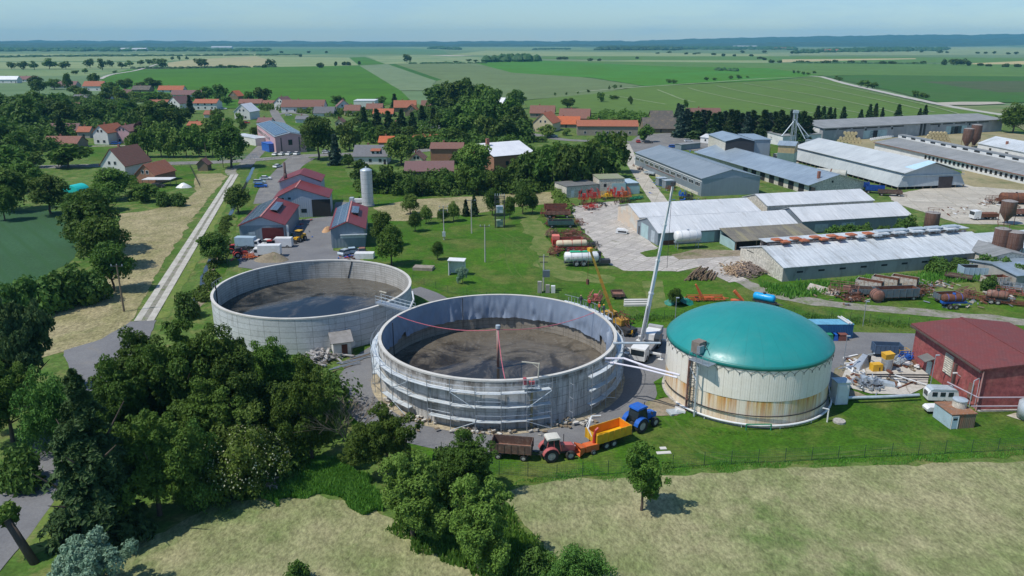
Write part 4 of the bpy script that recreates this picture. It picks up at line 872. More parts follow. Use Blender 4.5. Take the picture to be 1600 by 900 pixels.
m = MB(); q = [(RS0*cos(R(18+i*4)),RS0*sin(R(18+i*4))) for i in range(10)] + [(RS1*cos(R(54-i*4)),RS1*sin(R(54-i*4))) for i in range(10)]; m.prism(q,6.6,6.7); m.build('rim_deck',PLK,sc)
# ---------------------------------------------------------------- buildings
FRAME = paint('window_frame',(.72,.72,.70),(.62,.62,.6),1,.5)
def opening(t,L,Wd,face,pos,z0,w_,h,mat=None,name='window',frame=FRAME,bars=1,proud=.03):
    """a framed window or door set on a face: S (y=0), N (y=W), W (x=0), E (x=L)"""
    mat = mat or GLASS
    def q(m,a0,a1,z0_,z1,d0,d1):
        if face == 'S': m.box(a0,a1,-d1,-d0,z0_,z1)
        elif face == 'N': m.box(a0,a1,Wd+d0,Wd+d1,z0_,z1)
        elif face == 'W': m.box(-d1,-d0,a0,a1,z0_,z1)
        else: m.box(L+d0,L+d1,a0,a1,z0_,z1)
    m = MB(); e = .09 if frame else 0
    q(m,pos-w_/2,pos+w_/2,z0,z0+h,-.05,proud)
    o = m.build(name,mat,t)
    if frame:
        m = MB()
        for a0,a1,b0,b1 in ((pos-w_/2-e,pos-w_/2,z0-e,z0+h+e),(pos+w_/2,pos+w_/2+e,z0-e,z0+h+e),(pos-w_/2,pos+w_/2,z0-e,z0),(pos-w_/2,pos+w_/2,z0+h,z0+h+e)): q(m,a0,a1,b0,b1,-.05,proud+.03)
        for k in range(1,bars): x = pos - w_/2 + w_*k/bars; q(m,x-.04,x+.04,z0,z0+h,proud,proud+.03)
        m.build('frame',frame,o)
    return o
def gable_roof(m,L,Wd,he,hr,ov=.35,og=.3,th=.14,ry=None):
    ry = Wd/2 if ry is None else ry
    for y0,y1 in ((0,ry),(Wd,ry)):
        s = (hr - he) / (y1 - y0); ye = y0 + (-ov if y1 > y0 else ov); ze = he + s*(ye - y0)
        m.add([(-og,ye,ze+.02),(L+og,ye,ze+.02),(L+og,y1,hr+.02),(-og,y1,hr+.02),(-og,ye,ze+th),(L+og,ye,ze+th),(L+og,y1,hr+th),(-og,y1,hr+th)],
              [(0,3,2,1),(4,5,6,7),(0,1,5,4),(1,2,6,5),(2,3,7,6),(3,0,4,7)])
def frame_of(A,B):
    d = B - A; d.z = 0; return d.length,atan2(d.y,d.x)
def barn(name,label,cat,A,B,Wd,he,hr,wall,roof,ops=(),ov=.35,og=.3,ry=None,gable=None,plinth=None,group=None,ridgecap=None,bargeboard=None,open_s=False,th=.14):
    L,rz = frame_of(A,B); t = thing(name,label,cat,(A.x,A.y,0),rz,group); ryy = Wd/2 if ry is None else ry
    m = MB(); k = .18
    if open_s: m.box(0,L,Wd-k,Wd,0,he); m.box(0,k,0,Wd-k,0,he); m.box(L-k,L,0,Wd-k,0,he)
    else: m.add([(0,0,-.1),(L,0,-.1),(L,Wd,-.1),(0,Wd,-.1),(0,0,he),(L,0,he),(L,Wd,he),(0,Wd,he)],[(0,1,5,4),(1,2,6,5),(2,3,7,6),(3,0,4,7)])
    m.cur = 1
    for x,s in ((0,1),(L,-1)): m.add([(x,0,he),(x,Wd,he),(x,ryy,hr)],[(0,2,1) if s > 0 else (0,1,2)])
    m.build('wall',[wall,gable or wall],t)
    if open_s:
        n = max(3,int(L/6))
        for i in range(n+1): m = MB(); x = .1 + (L-.2)*i/n; m.box(x-.12,x+.12,.05,.3,0,he); m.build('post',paint('pale_post',(.5,.48,.42),(.4,.38,.33),1),t)
    m = MB(); gable_roof(m,L,Wd,he,hr,ov,og,th,ryy); r = m.build('roof',roof,t)
    if ridgecap: m = MB(); m.box(-og,L+og,ryy-.22,ryy+.22,hr+th-.03,hr+th+.06); m.build('ridge_cap',ridgecap,r)
    if plinth: m = MB(); m.box(-.05,L+.05,-.05,Wd+.05,-.1,.7); m.build('plinth',plinth,t)
    for o in ops:
        o = dict(zip(('face','pos','z0','w_','h','mat','name','frame','bars'),o)); opening(t,L,Wd,**o)
    t['_L'] = L; del t['_L']
    return t,L
def local(t,p):
    rz = t.rotation_euler[2]; d = Vector(p) - t.location; return Vector((d.x*cos(rz) + d.y*sin(rz),-d.x*sin(rz) + d.y*cos(rz),0))
ROOF_G = sheeting('grey_roof',(.33,.38,.41),(.26,.31,.34),'X',1,3.2,.45,.25,dirt=(.20,.23,.24),dlo=.62,dhi=.85,line=.88)
ROOF_W = sheeting('white_roof',(.70,.71,.71),(.59,.61,.62),'X',1,3.0,.55,.1,dirt=(.38,.38,.36),dlo=.56,dhi=.78,line=.80)
ROOF_W2 = sheeting('pale_roof',(.68,.72,.74),(.53,.57,.59),'X',1,2.2,.55,.1,dirt=(.32,.33,.32),dlo=.52,dhi=.72,line=.75)
ROOF_B = sheeting('blue_grey_roof',(.40,.48,.54),(.31,.38,.44),'X',1,3.0,.4,.3,dirt=(.16,.20,.23),dlo=.58,dhi=.8,line=.8)
ROOF_A = sheeting('asbestos_roof',(.22,.20,.16),(.15,.14,.12),'X',1,1.4,.9,0,dirt=(.30,.27,.15),dlo=.48,dhi=.7,line=.6,dsc=.5)
ROOF_C = sheeting('weathered_grey_roof',(.30,.31,.31),(.23,.24,.24),'X',1,2.5,.8,0,dirt=(.15,.16,.15),dlo=.5,dhi=.75,line=.82)
WALL_G = sheeting('grey_cladding',(.29,.34,.38),(.25,.295,.335),'X',.5,40,.55,.2,line=.9,run=(1,1,.1))
WALL_GY = sheeting('grey_cladding_gable',(.36,.40,.47),(.31,.35,.42),'Y',.5,40,.55,.2,line=.9,run=(1,1,.1))
WALL_P = paint('pale_render',(.62,.58,.49),(.52,.48,.40),.3,.9,dirt=(.38,.34,.27),dsc=.8,dlo=.56,dhi=.78,grain=2)
WALL_W = paint('white_wash',(.74,.74,.71),(.62,.62,.6),.4,.9,dirt=(.42,.40,.36),dsc=.9,dlo=.58,dhi=.8)
WALL_S = paint('salmon_render',(.66,.53,.40),(.58,.48,.38),.3,.9,dirt=(.6,.57,.5),dsc=.3,dlo=.5,dhi=.6)
WALL_D = paint('grey_block',(.40,.38,.34),(.30,.29,.26),.4,.9,dirt=(.18,.17,.15),dsc=.6,dlo=.55,dhi=.75,stretch=(1,1,.4))
DOORT = paint('pale_teal_door',(.42,.58,.58),(.35,.48,.48),.6,.6,dirt=(.3,.3,.27),dlo=.6)
BLK = paint('dark_opening',(.02,.02,.02),(.03,.028,.025),1,.9)
BLACKW = sheeting('black_cladding',(.035,.035,.04),(.05,.048,.05),'X',.4,30,.8,0,line=.7)
BRN_T = paint('fascia_brown',(.12,.08,.07),(.08,.06,.05),1)
# grey hall with the long window strip
A,B = P(992,261),P(1095,307)
ops = [('S',2.5 + 5.2*k,3.1,3.6,1.1,GLASS,'window',FRAME,3) for k in range(12)]
t,L = barn('storage_hall','long grey metal clad hall with strip of small windows under its eave','hall',A,B,20.4,5.8,8.4,WALL_G,ROOF_G,ops,gable=WALL_GY,og=.25,ridgecap=ROOF_G)
m = MB(); m.box(0,L,-.07,-.0,4.75,5.0); m.build('drip_strip',FRAME,t); m = MB(); m.box(L*.2,L*.65,-.09,-.01,2.55,2.75); m.build('red_pipe',RUST2,t)
m = MB(); m.box(0,L-2,-.16,0,0,.9); m.build('plinth',WALL_P,t)
m = MB(); m.box(-3.6,-.02,1,9,0,3.0); m.cur = 1; m.box(-3.9,-.01,.7,9.3,3.0,3.2); m.build('side_annex',[WALL_W,ROOF_W2],t)
# low blue-grey hall behind it
t,L = barn('storage_hall','low long hall with faded blue grey roof and open dark bays','hall',P(1088,250),P(1265,305),20,3.6,6.4,WALL_P,ROOF_B,[('S',40 + 6*k,.1,3.2,2.8,BLK,'bay',None,1) for k in range(8)] + [('E',8,3.8,.7,.7,BLK,'vent',None,1)],og=.6,ov=1.2,ridgecap=ROOF_B)
m = MB(); m.box(L-3,L-2.2,4,4.8,5,7.3); m.build('chimney',paint('brick_red',(.32,.13,.08),(.25,.1,.07),3),t)
# tower block with black gable
t,L = barn('mixing_tower','tall narrow block with cream side and black boarded gable above the low hall','industrial building',P(1105,243),P(1131,256),12,9.2,10.6,WALL_P,ROOF_B,[('E',2.5+2.3*k,6.3,.8,1.1,GLASS,'window',None,1) for k in range(4)],gable=BLACKW,og=.3)
m = MB(); m.box(L,L+.08,0,12,0,9.2); m.build('black_boarding',BLACKW,t); m = MB(); m.box(3,L-1,12.02,19,0,9.6); m.cur = 1; m.box(2.7,L-.7,11.9,19.3,9.6,9.8); m.build('rear_tower',[WALL_G,ROOF_B],t)
# sheds near the square
t,L = barn('shed','small dark timber shed with white roof beside the spruces at the village square','shed',P(1083,216),P(1104,213),8,2.8,3.6,WOOD,ROOF_W,ov=.5)
t,L = barn('shed','white walled low shed with white roof right of the dark timber shed','shed',P(1094,223),P(1120,226),9,2.8,4.0,WALL_W,ROOF_W,[('S',3,1,1,1,GLASS,'window',None,1),('S',6,1,1,1,GLASS,'window',None,1)])
t,L = barn('container_hut','grey steel hut on the square edge left of the tall black gabled block','hut',P(1064,235),P(1094,232),4,2.6,2.8,WALL_G,ROOF_C)
# the big hall with sloping sides (B3)
A,B = P(1233,250.7),P(1402,297); L,rz = frame_of(A,B)
t = thing('cattle_hall','huge pale metal hall with leaning side walls raised on short posts','hall',(A.x,A.y,0),rz)
Wd = 26; ze,zr,zb,ins = 5.6,9.0,1.0,2.4
SKN = sheeting('pale_cladding',(.50,.53,.52),(.40,.43,.43),'X',.6,30,.6,.1,dirt=(.2,.2,.19),dlo=.6,dhi=.85,line=.85,run=(1,1,.12)); SKNY = sheeting('pale_cladding_gable',(.46,.50,.52),(.38,.42,.44),'Y',.6,30,.6,.1,dirt=(.25,.26,.26),dlo=.6,dhi=.85,line=.85,run=(1,1,.12))
m = MB(); m.add([(0,0,zb),(L,0,zb),(L-.5,ins,ze-.3),(.5,ins,ze-.3),(0,Wd,zb),(L,Wd,zb),(L-.5,Wd-ins,ze-.3),(.5,Wd-ins,ze-.3)],[(0,1,2,3),(4,7,6,5)]); m.build('side_wall',SKN,t)
m = MB()
for x,x2 in ((0,.5),(L,L-.5)): m = MB(); m.add([(x,0,zb),(x,Wd,zb),(x2,Wd-ins,ze-.3),(x2,Wd/2,zr-.2),(x2,ins,ze-.3)],[(0,1,2,3,4)]); m.build('gable_wall',SKNY,t)
m = MB(); sl_ = (zr-ze)/(Wd/2-ins+.6)
for s in (0,1):
    ya,yb_ = (ins-.9,Wd/2) if s == 0 else (Wd-ins+.9,Wd/2)
    m.add([(-.6,ya,ze),(L+.6,ya,ze),(L+.6,yb_,zr),(-.6,yb_,zr),(-.6,ya,ze+.16),(L+.6,ya,ze+.16),(L+.6,yb_,zr+.16),(-.6,yb_,zr+.16)],[(0,3,2,1),(4,5,6,7),(0,1,5,4),(1,2,6,5),(2,3,7,6),(3,0,4,7)])
r = m.build('roof',sheeting('large_pale_roof',(.62,.65,.64),(.52,.55,.55),'X',1,4.5,.5,.15,dirt=(.32,.32,.30),dlo=.6,dhi=.85,line=.88),t)
m = MB(); m.add([(L-6,ins-.7,ze+.2),(L+.55,ins-.7,ze+.2),(L+.55,Wd/2,zr+.2),(L-3.5,Wd/2,zr+.2)],[(0,1,2,3)]); m.build('blue_sheet',paint('pale_blue_sheet',(.42,.62,.74),(.5,.68,.78),1,.5),r)
n = 22
for i in range(n+1):
    x = .2 + (L-.4)*i/n
    m = MB(); m.box(x-.15,x+.15,.2,.5,0,zb+.1); m.build('post',WOOD,t)
for i in range(9): m = MB(); y = .3 + (Wd-.6)*i/8; m.box(L-.4,L-.1,y-.15,y+.15,0,zb+.1); m.build('post',WOOD,t)
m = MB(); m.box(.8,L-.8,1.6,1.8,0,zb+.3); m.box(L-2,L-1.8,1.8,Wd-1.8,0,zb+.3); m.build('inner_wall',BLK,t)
m = MB(); m.box(L-.3,L+.08,Wd*.60,Wd*.80,.1,4.0); m.build('door',paint('dark_door',(.06,.045,.045),(.04,.03,.03),1),t)
m = MB(); m.box(L-.35,L+.03,.8,Wd-.8,4.6,4.8); m.build('gable_rail',PALEST,t)
# the far long hall (B4)
A,B = P(1284,221),P(1564,205)
ops = []
CH4 = paint('grey_block_hall',(.38,.39,.40),(.28,.29,.30),.12,.9,dirt=(.5,.5,.49),dsc=.2,dlo=.5,dhi=.7,stretch=(1,1,.6))
L,rz = frame_of(A,B)
ops = [('S',5 + 9.0*k,5.4,7.6,.55,BLK,'clerestory_window',None,1) for k in range(int(L*.46/9))] + [('S',L*.60 + 9*k,5.4,7.6,.55,BLK,'clerestory_window',None,1) for k in range(5)]
ops += [('S',L*f,.1,8,4.0,BLK,'door_opening',None,1) for f in (.145,.275,.725)] + [('S',L*f,.1,6.5,4.2,DOORT,'sliding_door',None,1) for f in (.235,.31,.69,.76)] + [('S',L*f,4.2,1.2,1.1,BLK,'vent',None,1) for f in (.22,.36,.62,.80)]
t,L = barn('storage_hall','very long concrete hall with flat dark roof and hay bales before it','hall',A,B,34,6.6,8.3,CH4,ROOF_C,ops,gable=WALL_W,og=.8,ov=.8)
for f in (.515,.535): m = MB(); m.box(L*f,L*f+1,-.5,.0,0,6.5); m.build('buttress',DARKM,t)
m = MB(); m.box(-.3,-.05,2,32,4.0,6.9); m.build('end_parapet',WALL_W,t)
t,L = barn('storage_hall','white low block adjoining the left end of the very long concrete hall','hall',P(1222,228),P(1282,224),26,4.6,5.6,WALL_W,ROOF_C,[('S',12,3,1,1,BLK,'window',None,1)])
# cow barn (B5)
A,B = P(1366,233),P(1640,297.5); L,rz = frame_of(A,B)
t,L = barn('cow_barn','white cow barn with red fascia and a row of many small square windows','barn',A,B,24,3.2,5.2,WALL_W,ROOF_C,[('S',L*.36 + 2.6*k,.9,1.3,1.5,BLK,'window',None,1) for k in range(int(L*.62/2.6))],og=.4,ov=.8)
m = MB(); m.box(0,L,-.9,-.8,3.0,3.3); m.build('red_fascia',RUST2,t)
m = MB(); m.box(0,L,11,13.6,5.1,6.6); r = m.build('ridge_lantern',WALL_W,t)
for k in range(int(L/7)): m = MB(); m.box(7*k+3,7*k+6.2,10.93,11,5.6,6.3); m.build('lantern_window',BLK,r)
m = MB(); m.box(-.2,L,10.8,13.9,6.6,6.75); m.build('lantern_roof',ROOF_C,r)
# small white barn far right
t,L = barn('barn','white gabled barn with pale roof at the right behind the cow barn','barn',P(1526,236),P(1620,256),16,3.6,6.6,WALL_W,ROOF_W2,[('S',9,.1,1.5,2.4,BLK,'door',None,1),('S',20,1.2,2,1,BLK,'window',None,1)],gable=WALL_G)
m = MB(); m.box(14,14.8,3,3.8,4,6.2); m.build('chimney',paint('brick_red',(.32,.13,.08)),t)
# white roofed barns (H1..H4)
A,B = P(997,364),P(1195,345)
def valley(name,label,Apx,Bpx,Wd,he,hr,ops=(),wall=WALL_P,gable=None,roof=ROOF_W,**k): return barn(name,label,'barn',P(*Apx),P(*Bpx),Wd,he,hr,wall,roof,ops,gable=gable,og=.25,**k)
a = P(998,364); d = (P(1200,327,4.2) - P(997,338,4.2)).normalized(); nrm = Vector((-d.y,d.x,0))
t,L = barn('barn','wide white roofed barn with salmon gable facing the slab yard','barn',a,a + d*35.0,15.5,4.2,6.2,WALL_P,ROOF_W,[('W',12.6,1.6,2.6,1.6,GLASS,'window',FRAME,2),('W',7.4,.1,3.4,3.6,DOORT,'door',FRAME,1),('W',2.2,.8,.9,1.4,GLASS,'window',None,1)],gable=WALL_S,og=.25)
m = MB(); m.box(-.06,-.01,.05,15.45,0,4.2); m.build('salmon_wall',WALL_S,t)
a2 = P(1027,384)
t,L = barn('barn','white roofed barn with teal doors and a white tank under its eave','barn',a2,a2 + d*38.5,13.2,3.4,5.6,WALL_G,ROOF_W,[('W',8.2,.1,4.6,3.5,DOORT,'door',None,1),('W',11.8,.1,1.0,2.2,GLASS,'window',None,1),('W',3,.1,2.2,3.0,PALEST,'door',None,1),('S',20,.2,3.2,2.6,DOORT,'door',None,1),('S',13,.2,4.6,2.6,DOORT,'door',None,1),('S',26,.2,4.2,2.6,PALEST,'door',None,1),('S',3,.1,3,1.1,RUST,'red_panel',None,1)],og=.25,ov=.6)
a = P(1196,350) + nrm * 0
b1 = P(1199,321.5,4.6); b1.z = 0
t,L = barn('barn','right hand rear barn of the white roofed block with slightly higher roof','barn',b1,b1 + d*34,13,4.6,6.6,WALL_P,ROOF_W,og=.25)
b2 = P(1253,345,3.6); b2.z = 0; b2 = b2 - d*0
t,L = barn('barn','right hand front barn of the white roofed block above green bushes','barn',b2,b2 + d*33,12,3.6,5.8,WALL_G,ROOF_W,[('S',6,.4,4,2,PALEST,'door',None,1),('S',14,.4,4,2,PALEST,'door',None,1)],og=.25,ov=.6)
# brown lean-to
a = P(1148,392); L = 22.5
t = thing('lean_to','lean-to with mossy brown corrugated roof in front of the white roofed barns','lean-to',a,atan2(d.y,d.x))
m = MB(); m.box(0,L,7.4,7.6,0,3.3); m.box(0,.12,.3,7.4,0,2.3); m.box(L-.12,L,.3,7.4,0,2.3); m.build('wall',DOORT,t)
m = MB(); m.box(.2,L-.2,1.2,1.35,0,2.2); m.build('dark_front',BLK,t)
m = MB(); m.add([(-.3,-.4,2.3),(L+.3,-.4,2.3),(L+.3,7.9,3.7),(-.3,7.9,3.7),(-.3,-.4,2.42),(L+.3,-.4,2.42),(L+.3,7.9,3.82),(-.3,7.9,3.82)],[(0,3,2,1),(4,5,6,7),(0,1,5,4),(1,2,6,5),(2,3,7,6),(3,0,4,7)]); m.build('roof',ROOF_A,t)
for k in range(5): m = MB(); x = .3 + (L-.6)*k/4; m.box(x-.1,x+.1,.1,.3,0,2.3); m.build('post',WOOD,t)
# pig barn (I)
a = P(1222,440.5); b = P(1536,411); d2 = (P(1538,395.6,3.0) - P(1224,420.6,3.0)).normalized(); L = 55
t,L = barn('pig_barn','low pale barn with patched white roof carrying rusty vent hoods','barn',a,a + d2*L,17.0,3.1,5.4,WALL_D,ROOF_W2,[('W',4.6,.2,2.6,2.6,BLK,'door',None,1),('W',13,.3,2.8,3.0,GLASS,'window',None,3)] + [('S',4 + 5.2*k,1.7,1.5,.4,BLK,'vent_slot',None,1) for k in range(9)],gable=WALL_P,og=.2,ov=.3,ridgecap=None)
m = MB(); m.box(-.06,-.01,.05,16.95,0,3.1); m.build('end_wall',WALL_P,t)
m = MB(); m.box(1.5,L-1,8.9,9.05,5.3,6.0); m.box(1.5,L-1,11.6,11.75,4.8,6.3); m.build('lantern_wall',paint('lantern_boards',(.35,.28,.24),(.18,.12,.10),.6,.9,dirt=(.6,.58,.55),dsc=1,dlo=.5,dhi=.6),t)
m = MB(); m.box(1.0,L-.5,8.7,11.9,6.3,6.42); m.build('lantern_roof',ROOF_W2,t)
OV = paint('vent_orange',(.48,.15,.06),(.36,.11,.05),.8,.7,dirt=(.7,.65,.6),dlo=.62,dhi=.7)
k = 0
for f in (.015,.10,.19,.27,.36,.44):
    for j in (0,1): m = MB(); x = 2.2 + f*L + j*1.3; m.box(x,x+1.9,8.2 - j*1.1 + .3,10.0 - j*1.1 + .3,6.45 - j*.25,6.75 - j*.25); m.build('vent_hood',OV if f < .3 else [OV,ROOF_W2][j],t)
for f in (.52,.60,.69,.77,.86):
    m = MB(); x = f*L; m.box(x,x+3.2,7.6,9.6,6.45,6.75); m.cur = 1; m.box(x+1,x+4.8,8.8,10.6,6.8,7.0); m.build('vent_hood',[ROOF_W2,PALEST],t)
def street_lamp(label,p,h=5,arm=.9,ang=0,mat=STEEL,name='lamp_post',cat='lamp post'):
    t = thing(name,label,cat,p,ang); m = MB(); m.cyl((0,0,0),(0,0,h),.07,.05,6); m.cyl((0,0,h),(arm,0,h+.15),.04,None,5); m.build('pole',mat,t)
    m = MB(); m.cbox((arm,0,h+.1),(.55,.22,.12)); m.build('lamp_head',PALEST,t); return t
q0 = P(1470,372,3.4); q0.z = 0; q1 = P(1548,402,3.4); q1.z = 0
t,L = barn('connecting_barn','cream walled cross building joining the right end of the low pale barn','barn',q0,q1,9,3.4,4.4,WALL_P,ROOF_C,[('S',5,2.2,.9,.8,BLK,'window',None,1)])
q0 = P(1553,390,3.2); q0.z = 0
t,L = barn('barn','white roofed shed at the right edge behind the rusty twin silos','barn',q0,q0 + d2*40,14,3.0,4.6,WALL_W,ROOF_W2)
q0 = P(1570,440); t,L = barn('barn','pale lean-to roof at the right edge below the rusty twin silos','barn',P(1585,450),P(1585,450) + d2*20,12,2.6,3.4,WALL_D,ROOF_B)
# garage block (K)
a,b = P(885,310),P(934,307)
def flat(name,label,cat,A,B,Wd,h,wall,top,ops=(),par=.25,group=None):
    L,rz = frame_of(A,B); t = thing(name,label,cat,(A.x,A.y,0),rz,group)
    m = MB(); m.box(0,L,0,Wd,-.1,h); m.build('wall',wall,t)
    m = MB(); m.box(-.15,L+.15,-.15,Wd+.15,h+.004,h+.2); m.build('roof',top,t)
    for o in ops: o = dict(zip(('face','pos','z0','w_','h','mat','name','frame','bars'),o)); opening(t,L,Wd,**o)
    return t,L
FELT = paint('roof_felt',(.17,.17,.16),(.12,.12,.12),.5,.9); GR_R = paint('mossy_felt',(.22,.27,.14),(.28,.27,.2),.5,.9)
flat('garage','low beige garage with flat felt roof left of the taller one','garage',a,P(935,306),9,3.7,WALL_P,FELT,[('S',2.2,.1,1.1,2.3,WHITE,'door',None,1),('S',5,1.2,1.3,1.0,GLASS,'window',None,1),('S',8.3,1.2,1.3,1.0,GLASS,'window',None,1),('S',12.5,.1,2.0,2.2,DOORT,'door',None,1)])
flat('garage','taller beige garage with mossy roof and pale teal double door','garage',P(935.5,306),P(975,305),9.4,5.4,WALL_P,GR_R,[('S',2.0,2.9,.9,1.0,GLASS,'window',None,1),('S',6.6,.1,4.6,3.9,DOORT,'door',None,1)])
flat('garage','small grey garage with pale blue roof and teal door right of the taller one','garage',P(976,304),P(997,303),8,3.6,WALL_D,paint('pale_blue_top',(.45,.58,.66),(.36,.46,.52),1,.6),[('S',3.2,.1,4,2.7,DOORT,'door',None,1)])
# ---- biogas plant house (L)
BR_R = paint('brick_red_render',(.33,.085,.08),(.27,.068,.064),.5,.85,dirt=(.42,.16,.13),dsc=.5,dlo=.5,dhi=.75,grain=1.2); RT = tiles('red_tile_roof',(.26,.055,.05),(.20,.045,.045))
A,B = P(1525.5,641),P(1525.5,641) + Vector((16.5,.6,0)); 
t = thing('plant_house','dark red plant house with red tiled roof and louvred vent','plant building',A,R(2.0)); Lx,Ly = 14.2,17.0; he,hr = 6.1,6.9
m = MB(); m.add([(0,0,-.1),(Lx,0,-.1),(Lx,Ly,-.1),(0,Ly,-.1),(0,0,he),(Lx,0,he),(Lx,Ly,he),(0,Ly,he),(Lx/2,0,hr),(Lx/2,Ly,hr)],[(0,1,5,8,4),(1,2,6,5),(2,3,7,9,6),(3,0,4,7)]); m.build('wall',BR_R,t)
m = MB()
for x0,x1 in ((-.7,Lx/2),(Lx+.7,Lx/2)):
    z0 = he - .7*(hr-he)/(Lx/2); m.add([(x0,-.35,z0),(x0,Ly+.35,z0),(x1,Ly+.35,hr),(x1,-.35,hr),(x0,-.35,z0+.2),(x0,Ly+.35,z0+.2),(x1,Ly+.35,hr+.2),(x1,-.35,hr+.2)],[(0,1,2,3),(4,7,6,5),(0,4,5,1),(1,5,6,2),(2,6,7,3),(3,7,4,0)])
r = m.build('roof',RT,t); m = MB(); m.box(Lx/2-.2,Lx/2+.2,-.35,Ly+.35,hr+.15,hr+.28); m.build('ridge_cap',RT,r)
m = MB(); m.box(-.85,-.68,-.4,Ly+.4,he-.35,he-.12); m.build('gutter',BRN_T,t); m = MB(); m.cyl((-.2,-.2,0),(-.2,-.2,he-.2),.1,None,8); m.build('downpipe',paint('pink_pipe',(.55,.28,.25)),t)
m = MB(); m.box(-.1,.02,6.6,8.6,2.0,5.0); v_ = m.build('vent_louvre',paint('vent_beige',(.55,.5,.4),(.45,.4,.32),1),t)
m = MB()
for k in range(9): m.box(-.17,-.1,6.65,8.55,2.1+k*.32,2.24+k*.32)
m.build('slats',WALL_P,v_)
m = MB(); m.box(-.08,0,11.4,12.6,0,2.2); m.build('door',DOORT,t); m = MB(); m.cbox((-.7,12,2.7),(1.6,2.2,.12),0,R(-20)); m.build('canopy',FELT,t)
m = MB(); m.box(-.35,-.05,5.5,5.9,.2,4.4); m.build('cable_duct',BRN_T,t); m = MB(); m.cyl((0,4.5,3.0),(-.9,4.5,3.6),.05); m.cbox((-.9,4.5,3.55),(.6,.25,.15)); m.build('wall_lamp',WHITE,t)
m = MB(); m.box(-.2,0,1.2,2.2,1.0,3.2); m.build('grille',RUST2,t)
m = MB(); m.box(-.1,Lx+.5,-.6,-.1,0,.15); m.build('plinth',CONC,t)
t2,L = barn('plant_annex','lower red annex with matching tiled roof behind the red plant house','plant building',A + Vector((14.6,5.0,0)),A + Vector((36,5.8,0)),12,4.4,5.6,BR_R,RT)
# pipes along the plant house
pipe_thing('pipeline','pair of thin purple grey pipes running along the front of the red plant house','pipe',[A + Vector((-2.5,3.5,2.6)),A + Vector((-.8,-1,2.4)),A + Vector((17,-.8,2.4))],.10,paint('mauve_pipe',(.42,.34,.38),(.36,.3,.33),1))
pipe_thing('pipeline','thin low pipe at knee height before the red plant house','pipe',[A + Vector((-1.6,-1.2,1.2)),A + Vector((17,-1.0,1.2))],.10,MATS['mauve_pipe'])
for k in range(2): pipe_thing('pipeline',['upper silver pipe running on supports past the round concrete pad','lower silver pipe running on supports past the round concrete pad'][k],'pipe',[P(1303,622,.9 - .5*k),P(1380,620,.9 - .5*k),P(1436,617,.9 - .5*k)],.22,PALEST)
# ---- workshops with red roofs (M1..M3)
RR = sheeting('maroon_roof',(.20,.035,.035),(.165,.03,.03),'Y',.8,40,.55,.0,line=.85,bump=.5)
RRX = sheeting('maroon_roof_x',(.25,.042,.035),(.21,.036,.03),'X',.8,40,.55,.0,line=.85,bump=.5)
WS = sheeting('silver_cladding',(.42,.47,.54),(.38,.43,.50),'X',.6,60,.5,.1,line=.9)
WSD = sheeting('blue_grey_cladding',(.24,.29,.34),(.21,.26,.31),'X',.8,60,.5,.1,line=.9)
def pvmat():
    m_,t_,bs = new_mat('solar_panel'); g = NT(t_); v = g.vec(); br = g.n('TexBrick'); br.offset = 0; br.inputs['Scale'].default_value = 1; br.inputs['Brick Width'].default_value = 1.65; br.inputs['Row Height'].default_value = 1.0; br.inputs['Mortar Size'].default_value = .03
    br.inputs['Color1'].default_value = (.045,.065,.10,1); br.inputs['Color2'].default_value = (.06,.085,.125,1); br.inputs['Mortar'].default_value = (.35,.38,.4,1); g.L(v,br.inputs['Vector']); g.L(br.outputs[0],bs.inputs['Base Color']); bs.inputs['Roughness'].default_value = .22; return m_
PV = pvmat()
